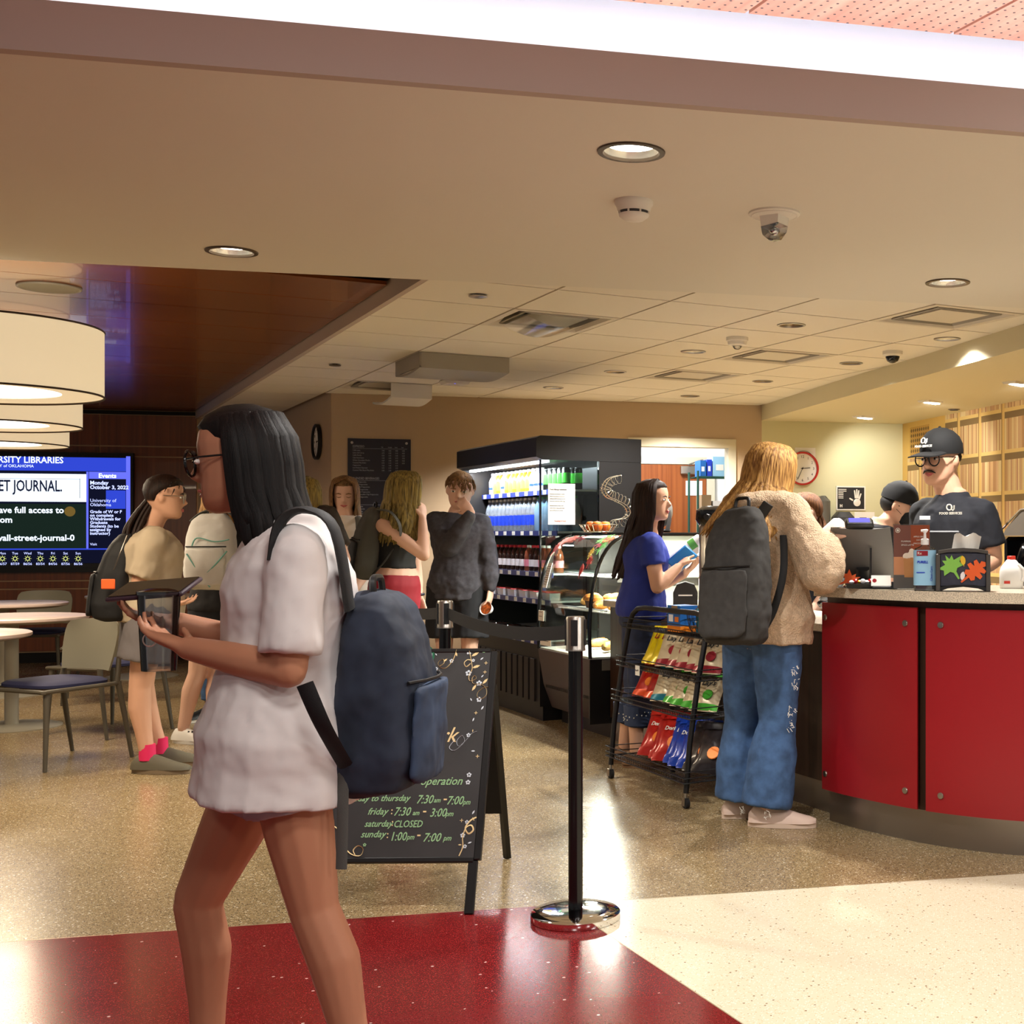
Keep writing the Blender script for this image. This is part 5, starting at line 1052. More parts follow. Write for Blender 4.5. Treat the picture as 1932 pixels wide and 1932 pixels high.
b = MB(); b.loft([[(-.07, y, 0), (.07, y, 0), (.07, y, .07), (.05, y, .115), (0, y, .13), (-.05, y, .115), (-.07, y, .07)] for y in (-.09, .09)]); b.build('body', 'black', t); b = MB(); b.box(-.04, .04, -.0915, -.0905, .05, .058); b.build('paper_slot', 'paper', t)
t = thing('card_reader', 'white card reader on the low counter beside the printer', 'card reader', (3.40, 6.50, ZL), face_cam((3.4, 6.5)))
b = MB(); b.loft([[(-.045, -.06, .0), (.045, -.06, .0), (.045, .07, 0), (-.045, .07, 0)], [(-.042, -.05, .09), (.042, -.05, .09), (.042, .065, .15), (-.042, .065, .15)]]); b.build('body', 'white_plastic', t, smooth=0); b = MB(); b.box(-.03, .03, -.0605, -.056, .03, .07); b.build('slot', 'dark_grey', t)
# ---------------------------------------------------------------- on top of the pastry case: fan, fruit stand, wire basket
ZP = 1.286
p = Vector((3.62, 7.62, ZP)); t = thing('table_fan', 'round grey desk fan with black ribbed grille', 'fan', p, face_cam(p)-.75)
b = MB(); b.rbox(-.085, .085, -.06, .06, 0, .022, .01); b.build('base', 'black', t)
for s in (-1, 1): b = MB(); b.tube([(s*.10, 0, .012), (s*.118, 0, .08), (s*.112, 0, .14)], [(.022, .008), (.02, .008), (.016, .008)], 8, side=(0, 1, 0)); b.build('bracket', 'dark_grey', t)
TI = Matrix.Translation((0, 0, .135)) @ Matrix.Rotation(math.radians(78), 4, 'X')
b = MB(); b.M = TI; b.loft([[(r*math.cos(a*math.pi/18), r*math.sin(a*math.pi/18), z) for a in range(36)] for r, z in ((.104, .04), (.106, .0), (.10, -.05), (.07, -.085), (.02, -.09))], cap=False); b.build('housing', M('fan_grey', (128, 130, 128), .35, .4), t)
b = MB(); b.M = TI; b.torus((0, 0, .046), .104, .005, 40, 6); b.torus((0, 0, .056), .03, .006, 24, 6)
for k in range(48):
    a = k*2*math.pi/48; a2 = a+.5; b.tube([(.032*math.cos(a), .032*math.sin(a), .056), (.07*math.cos((a+a2)/2), .07*math.sin((a+a2)/2), .054), (.102*math.cos(a2), .102*math.sin(a2), .046)], .0018, 4)
b.build('grille', 'black', t); b = MB(); b.M = TI; b.lathe([(.03, .05), (.026, .062), (.002, .066)], 20); b.build('hub', 'fan_grey', t)
for k in range(3):
    a = k*2*math.pi/3; b = MB(); b.M = TI @ Matrix.Rotation(a, 4, 'Z'); b.loft([[(.02, -.015, .01), (.02, .015, .02), (.02, .015, .022), (.02, -.015, .012)], [(.085, -.035, .0), (.09, .03, .02), (.09, .03, .022), (.085, -.035, .002)]]); b.build('blade', 'black_gloss', t, smooth=0)
b = MB(); b.M = TI; b.lathe([(.02, -.03), (.02, .04)], 16); b.build('motor', 'black', t)
# wire fruit stand: curling ribbed spine
M('wire_silver', (214, 208, 190), .2, .9)
def spine_px(px, py): return ony(px, py, 7.95)
t = thing('wire_fruit_stand', 'tall curling silver wire fruit stand on the pastry case', 'fruit stand', (3.36, 7.95, ZP))
SP = smooth_path([spine_px(1168, 897), spine_px(1148, 904), spine_px(1138, 922), spine_px(1146, 937), spine_px(1163, 945), spine_px(1180, 955), spine_px(1186, 968), spine_px(1176, 978), spine_px(1158, 982), spine_px(1150, 990), Vector((3.40, 7.95, ZP+.01))], 6)
b = MB(); off = Vector((.012, 0, .0))
for s in (-1, 1): b.tube([q+Vector((0, s*.028, 0)) for q in SP], .0032, 6)
b.build('rail', 'wire_silver', t, True)
b = MB()
for i in range(1, len(SP)-3, 2):
    tg = (SP[i+1]-SP[i-1]).normalized(); sd = tg.cross(Vector((0, 1, 0))).normalized()
    for s in (-1,): b.tube([SP[i]+Vector((0, .055*math.cos(a), 0))+sd*(.055*math.sin(a)) for a in [j*math.pi/5 for j in range(6)]], .0015, 5)
b.build('rib', 'wire_silver', t, True)
b = MB(); b.torus((.0, 0, .004), .09, .004, 30, 6); b.torus((.0, 0, .05), .125, .003, 30, 6)
for k in range(22): a = k*math.pi/11; b.tube([(.09*math.cos(a), .09*math.sin(a), .004), (.125*math.cos(a), .125*math.sin(a), .05)], .0018, 4)
b.build('bowl', 'wire_silver', t); b = MB(); b.lathe([(.09, .0), (.09, .0015)], 24); b.build('bowl_base', 'wire_silver', t)
M('apple_skin', (226, 150, 40), .35, noise=(14, .5), rgb2=(214, 80, 40))
for k, (dx, dy, dz, c) in enumerate(((-.047, .018, .0, 0), (-.028, -.047, 0, 0), (.018, .052, 0, 0), (.044, -.012, 0, 0))):
    t = thing('apple', 'red and yellow apple in the silver wire fruit bowl', 'apple', (3.36+dx, 7.95+dy, ZP+.0092), k*1.3, 'apples in the wire bowl')
    b = MB(); b.lathe([(.004, .004), (.022, 0), (.034, .02), (.035, .04), (.026, .058), (.01, .062), (.002, .056)], 18); b.build('flesh', 'apple_skin', t); b = MB(); b.tube([(0, 0, .056), (.004, 0, .07)], .0014, 5); b.build('stalk', 'leaf_brown', t)
t = thing('wire_tray', 'square dark wire tray of packets on the pastry case', 'basket', (3.50, 7.52, ZP), .2)
b = MB()
for z, s in ((.002, .045), (.03, .052), (.055, .058)): b.tube([(-s, -s, z), (s, -s, z), (s, s, z), (-s, s, z), (-s, -s, z)], .0022, 5)
for i in range(9):
    u = -1+i/4
    for (x0, y0) in ((u, -1), (u, 1), (-1, u), (1, u)): b.tube([(x0*.045, y0*.045, .002), (x0*.058, y0*.058, .055)], .0014, 4)
b.build('wires', 'steel_dark', t); b = MB(); [b.rbox(-.035+.014*i, -.024+.014*i, -.03, .03, .003, .05+.005*(i % 2), .003) for i in range(5)]; b.build('packets', 'wrap_paper', t)
# ---------------------------------------------------------------- things on the back walls
def wallM(px, py, off=.0): s_ = wall_s(px); a = (px-CXP)/FPX; r = Vector((a*CT+ST, -a*ST+CT, 0)); D = WO.dot(WN)/r.dot(WN); z = CAMH-(py-HYP)/FPX*D; return s_, z
WT = lambda s, z, off=-.002: WM @ Matrix.Translation((s, off, z)) @ Matrix.Rotation(math.pi/2, 4, 'X')     # text plane on the back wall (x right, y up)
# menu board
s0, z1 = wallM(656, 827); s1, _ = wallM(775, 829); z0 = z1-.86
t = thing('menu_board', 'dark blue drinks menu board with white price columns', 'menu', WM @ Vector(((s0+s1)/2, 0, z0)))
iv = t.matrix_basis.inverted()
M('menu_navy', (30, 30, 44), .45); M('menu_ink', (176, 178, 190), .6)
b = MB(); b.M = iv @ WM; b.box(s0, s1, -.012, -.001, z0, z1); b.build('panel', 'menu_navy', t, smooth=0)
for s_ in (s0+.035, s1-.035): b = MB(); b.M = iv @ WT(s_, z1-.035, -.0122); b.lathe([(.011, 0), (.011, .005), (.009, .006)], 16); b.build('screw', 'steel', t)
mt = lambda s, z, x, size, al='LEFT', bold=0.: text(s, size, 'menu_ink', t, iv @ WT(s0+x, z, -.0124), al, sx=.82, bold=bold)
mt('ESPRESSO', z1-.075, .04, .027)
for i, h_ in enumerate(('Tall', 'Grande', 'Venti', 'Iced')): mt(h_, z1-.075, .27+i*.055, .013)
rows = ('Caffe Latte', 'Latte with Syrup', 'Caffe Mocha', 'Cafe Americano', 'White Chocolate Mocha', 'Caramel Macchiato', 'Cappuccino', 'Iced Shaken Espresso', 'Caramel Milk Blend Macchiato')
for i, r in enumerate(rows):
    mt(r, z1-.105-i*.021, .04, .017)
    for k in range(4 if i < 6 else 3): mt('%d.%d5' % (3+(i+k) % 3, (4+i*3+k*2) % 10), z1-.105-i*.021, .275+k*.055, .016)
mt('BLENDED BEVERAGES', z1-.345, .04, .027)
for i, r in enumerate(('Mocha Frappuccino', 'Caramel Frappuccino', 'Cafe Vanilla Frappuccino', 'Java Chip Frappuccino', 'Vanilla Bean Frappuccino', 'Double Chocolate Chip Frappuccino', 'Chai Tea Frappuccino')):
    mt(r, z1-.372-i*.021, .04, .017); mt('4.%d5' % (i % 9), z1-.372-i*.021, .33, .016)
mt('TEA', z1-.55, .04, .027)
for i, r in enumerate(('Chai Tea Latte', 'Matcha Tea Latte', 'Iced Black Tea', 'Brewed Hot Tea')): mt(r, z1-.578-i*.021, .04, .017)
for z in (z1-.085, z1-.355, z1-.56): b = MB(); b.M = iv @ WM; b.box(s0+.04, s1-.03, -.0128, -.0122, z, z+.0018); b.build('rule', 'menu_ink', t, smooth=0)
# red clock with paper dial behind it
def clock(name, label, Mx, R, rim, hour, minute, parent=None, dark=False):
    t = thing(name, label, 'clock', (0, 0, 0)); t.matrix_basis = Mx
    b = MB(); b.lathe([(R*.9, .001), (R*.9, .012)], 40); b.build('dial', 'paper', t); b = MB(); b.loft([[(r*math.cos(a*math.pi/24), r*math.sin(a*math.pi/24), z) for a in range(48)] for r, z in ((R, .001), (R, .03), (R*.95, .035), (R*.9, .03), (R*.89, .012))], cap=False); b.build('rim', rim, t)
    for k in range(12):
        a = math.pi/2-(k+1)*math.pi/6; text(str(k+1), R*.22, 'ink', t, Matrix.Translation((R*.7*math.cos(a), R*.7*math.sin(a)-R*.07, .0125)), 'CENTER', name='numeral')
    for ang, L_, w in ((hour, .48, .04), (minute, .72, .028)):
        b = MB(); b.M = Matrix.Rotation(math.radians(90-ang), 4, 'Z'); b.box(-R*.1, R*L_, -R*w/2, R*w/2, .0145, .0165); b.build('hand', 'ink', t)
    b = MB(); b.lathe([(R*.05, .0142), (R*.05, .019)], 16); b.build('hub', 'ink', t)
    return t
M('rim_red', (186, 40, 32), .4)
s_, z_ = wallM(1513, 884); clock('wall_clock', 'round wall clock with red rim on the pale green wall', WT(s_, z_, -.004), .155, 'rim_red', 85, 205)
s2_, z2_ = wallM(1519, 862); t = thing('paper_clock_dial', 'white sheet with a printed dial behind the red clock', 'paper', (0, 0, 0)); t.matrix_basis = WT(s2_, z2_, -.001)
b = MB(); b.box(-.10, .10, -.05, .085, .0, .0012); b.build('sheet', 'paper', t); b = MB(); b.torus((-.015, -.05, .0014), .105, .0018, 40, 4); b.v = [(x, y if y > -.05 else -.05, z) for x, y, z in b.v]; b.build('printed_ring', 'ink', t); text('12', .03, 'ink', t, Matrix.Translation((-.035, .02, .0014)), name='numeral')
# side wall clock (black rim)
o1 = onx(601, 834, 2.353); clock('wall_clock', 'round wall clock with thick black rim on the tan side wall', frame((2.352, o1.y, o1.z), (0, -1, 0), (0, 0, 1)), .155, 'black', 85, 205)
# hand poster
s0, z1 = wallM(1577, 917); s1, z0 = wallM(1632, 963); t = thing('hand_poster', 'framed black poster showing a white hand print', 'poster', (0, 0, 0)); t.matrix_basis = WT((s0+s1)/2, (z0+z1)/2, -.001); w2, h2 = (s1-s0)/2, (z1-z0)/2
b = MB(); b.box(-w2, w2, -h2, h2, 0, .01); b.build('frame', 'white_plastic', t, smooth=0); b = MB(); b.box(-w2+.012, w2-.012, -h2+.012, h2-.012, .0101, .0115); b.build('print', 'ink', t, smooth=0)
b = MB(); b.lathe([(.036, .0117), (.034, .0125)], 16, (w2*.42, -h2*.35, 0))
for x0, y0, x1_, y1_ in ((.02, -.02, -.015, .0), (.045, .0, .035, .075), (.058, .0, .058, .085), (.07, .0, .078, .075), (.08, -.01, .10, .045)): b.tube([(x0, y0, .0121), (x1_, y1_, .0121)], [(.008, .0005), (.006, .0005)], 6, side=(1, 0, 0))
b.build('hand_print', 'print_white', t)
for i in range(6): b = MB(); b.box(-w2+.02, -w2+.02+(.08 if i < 2 else .05), h2-.035-i*.016, h2-.028-i*.016, .0117, .0122); b.build('printed_line', 'print_white', t, smooth=0)
text('H', .035, 'print_white', t, Matrix.Translation((-w2+.035, -h2+.03, .0117)), bold=.002)
for px0, py0, px1, py1, lab in ((1532, 936, 1557, 1010, 'tall grey paper towel dispenser on the green wall'), (1565, 966, 1602, 1010, 'short dark soap dispenser box on the green wall')):
    s0, z1 = wallM(px0, py0); s1, z0 = wallM(px1, py1); t = thing('towel_dispenser', lab, 'dispenser', (0, 0, 0)); t.matrix_basis = WM @ Matrix.Translation(((s0+s1)/2, -.001, z0-.12)); w2 = (s1-s0)/2; H_ = z1-z0+.12
    b = MB(); b.rbox(-w2, w2, -.20, 0, 0, H_, .05); b.build('cover', M('disp_grey', (96, 94, 88), .3) if 'tall' in lab else 'dark_grey', t); b = MB(); b.box(-w2*.7, w2*.7, -.2015, -.2002, H_*.28, H_*.30); b.build('logo_line', 'steel', t); b = MB(); b.box(-w2*.8, w2*.8, -.15, -.05, -.004, -.0005); b.build('outlet', 'black', t)
s0, z1 = wallM(1612, 966); t = thing('wall_notice', 'pale paper notice below the hand poster', 'notice', (0, 0, 0)); t.matrix_basis = WT(s0+.1, z1-.08, -.001); b = MB(); b.box(-.10, .10, -.08, .08, 0, .0015); b.build('sheet', 'paper', t); b = MB(); b.box(-.05, .02, -.02, .03, .0016, .002); b.build('print', 'ink_grey', t)
# storeroom shelf with boxes
def stM(s, d, z): return WM @ Vector((s, d, z))
sx0 = wall_s(1347)+.16; t = thing('wire_shelving', 'green wire shelving unit in the storeroom', 'shelving', (0, 0, 0)); t.matrix_basis = WM @ Matrix.Translation((sx0+.0, 1.35, 0))
M('green_wire', (24, 70, 58), .4)
for x, y in ((0, 0), (.6, 0), (0, .42), (.6, .42)): b = MB(); b.tube([(x, y, 0), (x, y, 1.92)], .0125, 8); b.build('post', 'green_wire', t)
for z in (.3, .85, 1.25, 1.86):
    b = MB(); [b.tube([(0, yy, z), (.6, yy, z)], .004, 5) for yy in (0, .07, .14, .21, .28, .35, .42)]; b.box(0, .6, -.005, .005, z-.02, z-.005); b.build('shelf', 'green_wire', t)
for k, (x, y, z, sx_, sy_, sz_, m, lab) in enumerate(((.03, .02, 1.866, .06, .25, .16, 'box_blue', 'blue carton with white print on top of the storeroom shelf'), (.10, .02, 1.866, .05, .25, .17, 'label_blue', 'dark blue carton on top of the storeroom shelf'), (.16, .02, 1.866, .16, .25, .2, 'label_sky', 'light blue carton on top of the storeroom shelf'), (.05, .05, 1.256, .10, .25, .42, 'kraft', 'tall brown cardboard box on the storeroom shelf'), (.17, .05, 1.256, .12, .25, .36, 'pack_white', 'tall white carton on the storeroom shelf'), (.05, .05, .856, .3, .25, .3, 'kraft', 'wide brown cardboard box on the middle storeroom shelf'))):
    t = thing('storage_box', lab, 'box', (0, 0, 0)); t.matrix_basis = WM @ Matrix.Translation((sx0+x, 1.35+y, z)); b = MB(); b.box(0, sx_, 0, sy_, 0, sz_); b.build('carton', m, t); b = MB(); b.box(sx_*.2, sx_*.7, -.001, -.0002, sz_*.3, sz_*.6); b.build('print', 'paper' if m != 'pack_white' else 'box_orange', t)
# ================================================================== PEOPLE
def skin(n, c): M(n, c, .5, spec=.35)
skin('skin_fair', (224, 180, 156)); skin('skin_light', (212, 164, 136)); skin('skin_tan', (184, 128, 98)); skin('skin_olive', (196, 140, 110))
M('lip', (186, 96, 92), .45); M('eye_white', (232, 226, 220), .25); M('eye_dark', (30, 20, 16), .2); M('brow_dark', (40, 26, 18), .8); M('brow_light', (128, 92, 56), .8)
def hairmat(n, c1, c2): return M(n, c1, .55, spec=.25, noise=(22, .3), rgb2=c2, stretch=(6, 6, .5), bump=(120, .35, .004))
hairmat('hair_darkbrown', (44, 26, 18), (22, 13, 10)); hairmat('hair_black', (24, 20, 19), (12, 10, 10)); hairmat('hair_blond', (196, 150, 84), (116, 76, 38)); hairmat('hair_dirty', (140, 104, 66), (84, 58, 34)); hairmat('hair_olive', (150, 128, 66), (84, 72, 40)); hairmat('hair_brown', (110, 70, 40), (62, 38, 22)); hairmat('hair_chestnut', (120, 78, 46), (74, 44, 26))
FOLDS = bpy.data.textures.new('folds', 'CLOUDS'); FOLDS.noise_scale = .075; FOLDS.noise_depth = 2
FLUFF = bpy.data.textures.new('fluff', 'CLOUDS'); FLUFF.noise_scale = .02
def skinned(mb, name, mat, parent, vox=.008, smooth=4, fold=0., tex=None):
    o = mb.build(name, mat, parent, True, smooth=0)
    m = o.modifiers.new('union', 'REMESH'); m.mode = 'VOXEL'; m.voxel_size = vox; m.use_smooth_shade = True
    if smooth: s = o.modifiers.new('relax', 'SMOOTH'); s.iterations = smooth; s.factor = .5
    if fold:
        d = o.modifiers.new('folds', 'DISPLACE'); d.texture = tex or FOLDS; d.strength = fold; d.mid_level = .5; d.texture_coords = 'LOCAL'
    return o
def dirc(v): return (CR*v[0]+CF*v[1]+UP*v[2]).normalized()
TORSO = [(-.20, .085, .08), (-.10, .158, .108), (.04, .170, .118), (.22, .152, .106), (.42, .128, .094), (.60, .140, .104), (.78, .156, .114), (.92, .160, .100), (1.02, .138, .082), (1.09, .098, .070), (1.15, .068, .062), (1.22, .058, .055)]
def torso(mb, P, S, ah, as_, sc, grow=0., t0=-.3, t1=2., flare=0., gd=None, n=18):
    rings = []; ax0 = ah.normalized(); ax1 = as_.normalized(); last = None
    tab = list(TORSO)
    def val(t):
        for (a, w, d), (b_, w2, d2) in zip(tab, tab[1:]):
            if a <= t <= b_: k = (t-a)/(b_-a); return w+(w2-w)*k, d+(d2-d)*k
        return tab[0][1:] if t < tab[0][0] else tab[-1][1:]
    ts = [t for t in ([t0]+[x[0] for x in tab if t0 < x[0] < t1]+[t1]) if tab[0][0]-.4 <= t <= tab[-1][0]]
    for t in ts:
        w, d = val(max(t, -.10) if grow else t)
        up = (S-P).normalized(); c = P.lerp(S, t) if 0 <= t <= 1 else (P+(S-P)*t)
        k = min(1, max(0, t)); ax = ax0.lerp(ax1, k); ax = (ax-up*ax.dot(up)).normalized(); fw = up.cross(ax).normalized()
        fl = flare*max(0, .6-t); tg = 1-.7*min(1, max(0, (t-.98)/.2)); w = w*sc+grow*tg+fl; d = d*sc+(gd if gd is not None else grow)*tg+fl
        rings.append([c+ax*(w*math.copysign(abs(math.cos(a))**.85, math.cos(a)))+fw*(d*math.copysign(abs(math.sin(a))**.85, math.sin(a))) for a in [2*math.pi*i/n for i in range(n)]])
    mb.loft(rings)
HEAD = [(-.50, .12, .30, .04), (-.455, .19, .375, -.04), (-.38, .255, .392, -.16), (-.27, .30, .388, -.29), (-.12, .33, .38, -.40), (.03, .345, .372, -.46), (.18, .345, .378, -.475), (.31, .315, .345, -.43), (.41, .245, .26, -.33), (.475, .14, .13, -.19), (.50, .05, .03, -.07)]
def head(mb, c, f, u, H, nose=1.):
    r = f.cross(u)
    rings = []
    for t, w, yf, yb in HEAD:
        yc, yd = (yf+yb)/2*H, (yf-yb)/2*H
        rings.append([c+u*(t*H)+f*(yc+yd*math.sin(a))+r*(w*H*math.copysign(abs(math.cos(a))**.9, math.cos(a))) for a in [2*math.pi*i/20 for i in range(20)]])
    mb.loft(rings)
    P = lambda x, y, z: c+r*(x*H)+f*(y*H)+u*(z*H)
    mb.tube([P(0, .345, .10), P(0, .39, .0), P(0, .452*nose if nose != 1 else .455, -.115), P(0, .40, -.165)], [.028*H, .036*H, .058*H, .03*H], 8)
    for s in (-1, 1):
        mb.ell(P(s*.045, .40, -.135), (.03*H, .03*H, .026*H), 8, 6)
        mb.ell(P(s*.352, -.05, -.03), (.05*H, .075*H, .12*H), 10, 7, Matrix((r, f, u)).transposed())
def hand(mb, w, d, nrm, sc, curl=.6, spread=.12, thumb=1, point=None):
    """w wrist, d direction of the palm, nrm palm normal (fingers curl towards it), thumb side +-1"""
    d = d.normalized(); nrm = (nrm-d*nrm.dot(d)).normalized(); sd = d.cross(nrm)*thumb
    L = .082*sc
    mb.tube([w-d*.012, w+d*L*.35, w+d*L*.8, w+d*L*1.02], [(.026*sc, .017*sc), (.036*sc, .0155*sc), (.040*sc, .014*sc), (.036*sc, .011*sc)], 12, side=sd)
    for k, (o, ln) in enumerate(((.0295, .068), (.0100, .078), (-.0100, .072), (-.0285, .056))):
        b = w+d*(L*.98)+sd*(o*sc); a = -spread*(o/.03); dd = (d+sd*(o/.03)*spread).normalized(); c = curl if not (point and k == 0) else .12
        ang = c*.55; p0 = b
        for j, fr in enumerate((.45, .32, .23)):
            dv = Quaternion(dd.cross(nrm), ang) @ dd if False else (dd*math.cos(ang)+nrm*math.sin(ang)); p1 = p0+dv*(ln*fr*sc); rr = (.0088-.0012*j)*sc
            mb.cap_tube(p0, p1, rr, rr*.9, 8); p0 = p1; ang += c*.75
    b = w+d*(L*.30)+sd*(.030*sc); dv = (d*.72+sd*.62+nrm*.25).normalized(); p1 = b+dv*(.042*sc); mb.cap_tube(b, p1, .0125*sc, .010*sc, 8)
    dv2 = (d*.9+sd*.15+nrm*(.2+.4*curl)).normalized(); mb.cap_tube(p1, p1+dv2*(.032*sc), .0098*sc, .0078*sc, 8)
def limb(mb, pts, rad, n=12):
    P = [Vector(p) for p in pts]
    for i in range(len(P)-1): mb.cap_tube(P[i], P[i+1], rad[i], rad[i+1], n)
def leg(mb, hp, kn, an, sc, grow=0., toes=None):
    calf = kn.lerp(an, .32); back = Vector((0, 0, 0))
    if toes is not None: back = -toes*.014*sc
    limb(mb, [hp, hp.lerp(kn, .55), kn, calf+back, kn.lerp(an, .68)+back*.5, an], [r*sc+grow for r in (.088, .074, .054, .056, .042, .036)], 12)
def shoe(parent, an, toe, mat, solem, sc=1., name='shoe', ln=.25, laces=None, z0=.0):
    toe = Vector((toe.x, toe.y, 0)).normalized(); sd = Vector((-toe.y, toe.x, 0)); o = Vector((an.x, an.y, z0))-toe*.055*sc
    b = MB(); rings = []
    for t, w, h in ((-.022, .026, .060), (0, .037, .092), (.05, .042, .106), (.09, .042, .098), (.14, .044, .078), (.19, .046, .060), (.23, .040, .050), (.256, .018, .040)):
        c = o+toe*(t*sc*ln/.25); w *= sc; h *= sc
        rings.append([c+sd*(w*math.cos(a))+UP*(.022*sc+(h-.022*sc)*max(0, math.sin(a))-.004*max(0, -math.sin(a))) for a in [2*math.pi*i/14 for i in range(14)]])
    b.loft(rings); s_ = b.build(name, mat, parent, True, smooth=60)
    b = MB(); ring0 = []
    for i in range(24):
        a = 2*math.pi*i/24; ring0.append(o+toe*((.115+.142*math.cos(a))*sc*ln/.25)+sd*(.043*sc*math.sin(a)*(1+.10*math.cos(a))))
    b.loft([[p+UP*.001 for p in ring0], [p+UP*.024*sc for p in ring0]]); b.build('sole', solem, s_, False, smooth=40)
    if laces:
        b = MB()
        for k in range(4): c = o+toe*((.10+.022*k)*sc)+UP*(.083-.008*k)*sc; b.tube([c-sd*.022*sc-UP*.012, c+UP*.002, c+sd*.022*sc-UP*.012], .003, 5)
        b.build('laces', laces, s_, False)
    return s_
def rpt(c, f, u, H, x, y, z): r = f.cross(u); return c+r*(x*H)+f*(y*H)+u*(z*H)
def face(parent, c, f, u, H, brow, lips='lip', eyes=True, down=False):
    P = lambda x, y, z: rpt(c, f, u, H, x, y, z); R3 = Matrix((f.cross(u), f, u)).transposed()
    for s in (-1, 1):
        if not down:
            b = MB(); b.ell(P(s*.150, .347, .015), (.062*H, .03*H, .028*H), 12, 8, R3); e = b.build('eye', 'eye_white', parent, True); b = MB(); b.ell(P(s*.150, .372, .015), (.026*H, .010*H, .026*H), 10, 6, R3); b.build('iris', 'eye_dark', e, False)
        else:
            b = MB(); b.tube([P(s*.08, .374, .0), P(s*.15, .378, -.022), P(s*.215, .340, -.004)], [.006*H, .011*H, .006*H], 6); b.build('eyelid', brow, parent, True)
        b = MB(); b.tube([P(s*.07, .385, .088), P(s*.15, .385, .112), P(s*.235, .338, .085)], [.012*H, .018*H, .008*H], 6); b.build('eyebrow', brow, parent, True)
    b = MB(); b.tube([P(-.115, .352, -.275), P(-.05, .402, -.262), P(0, .408, -.268), P(.05, .402, -.262), P(.115, .352, -.275)], [.006*H, .020*H, .018*H, .020*H, .006*H], 8); b.tube([P(-.10, .356, -.283), P(0, .402, -.302), P(.10, .356, -.283)], [.006*H, .024*H, .006*H], 8); b.build('mouth', lips, parent, True)
def hair_cap(mb, c, f, u, H, k=1.08, front=.12, low=-.12):
    r = f.cross(u); R3 = Matrix((r, f, u)).transposed()
    mb.ell(c-f*(.055*H)+u*(.10*H), (.365*H*k, .445*H*k, .43*H*k), 18, 12, R3)
def hair_long(parent, c, f, u, H, mat, length, n=64, wave=.01, seed=1, back=0., phi=2.5, fall=None, thick=1., part=.12, sidef=0., name='hair', cap=True, drape=0.):
    rnd = random.Random(seed); r = f.cross(u); mb = MB()
    if cap:
        cm = MB(); R3 = Matrix((r, f, u)).transposed()
        rings = []
        for t, w, yf, yb in ((-.30, .30, -.10, -.36), (-.10, .355, -.02, -.46), (.05, .385, .05, -.51), (.22, .39, .26, -.53), (.36, .35, .35, -.48), (.46, .27, .27, -.37), (.53, .15, .12, -.21), (.545, .05, .0, -.08)):
            yc, yd = (yf+yb)/2*H, (yf-yb)/2*H
            rings.append([c+u*(t*H)+f*(yc+yd*math.sin(a))+r*(w*H*math.cos(a)) for a in [2*math.pi*i/20 for i in range(20)]])
        cm.loft(rings); hs = cm.build('scalp_hair', mat, parent, True, smooth=70)
    for i in range(n):
        ph = -phi+2*phi*(i+.5)/n+rnd.uniform(-.05, .05); d = -f*math.cos(ph)+r*math.sin(ph)
        A, B = .50*H, .385*H; R = 1/math.sqrt((math.cos(ph)/A)**2+(math.sin(ph)/B)**2)
        frontish = max(0., (abs(ph)-1.57)/.95)
        lay = rnd.uniform(.98, 1.10); L = length*rnd.uniform(.82, 1.05)
        p0 = c+u*(.53*H)+r*(part*H*(1 if ph > 0 else .4))+f*(.05*H+.2*H*frontish)
        pts = [p0, c+d*(R*.80*lay)+u*(.40*H)+f*(.05*H*frontish), c+d*(R*lay)+u*(.16*H), c+d*(R*1.03*lay)-u*(.10*H), c+d*(R*1.02*lay)-u*(.34*H)]
        dn = Vector((0, 0, -1)); z = .34*H; k = 0; w0 = rnd.uniform(0, 6); w1 = rnd.uniform(.8, 1.3)
        out = d.copy(); out.z = 0; bk = (-f).copy(); bk.z = 0
        q = pts[-1].copy()
        while z < L:
            st = min(.05, L-z+.001); z += st; k += 1
            q = q+dn*st+out*(drape*st)+bk*(back*st)+(fall*st if fall is not None else Vector((0, 0, 0)))
            pts.append(q+d.cross(UP)*(wave*math.sin(w0+k*w1))+out*(wave*.6*math.cos(w0*1.3+k*w1)))
        m_ = len(pts); base = rnd.uniform(.011, .017)*thick
        rad = [(base*.6, base*.35)]+[(base, base*.5)]*(m_-2)+[(base*.25, base*.15)]
        mb.tube(pts, rad, 6, side=d.cross(UP))
    return mb.build(name, mat, parent, True, smooth=80)
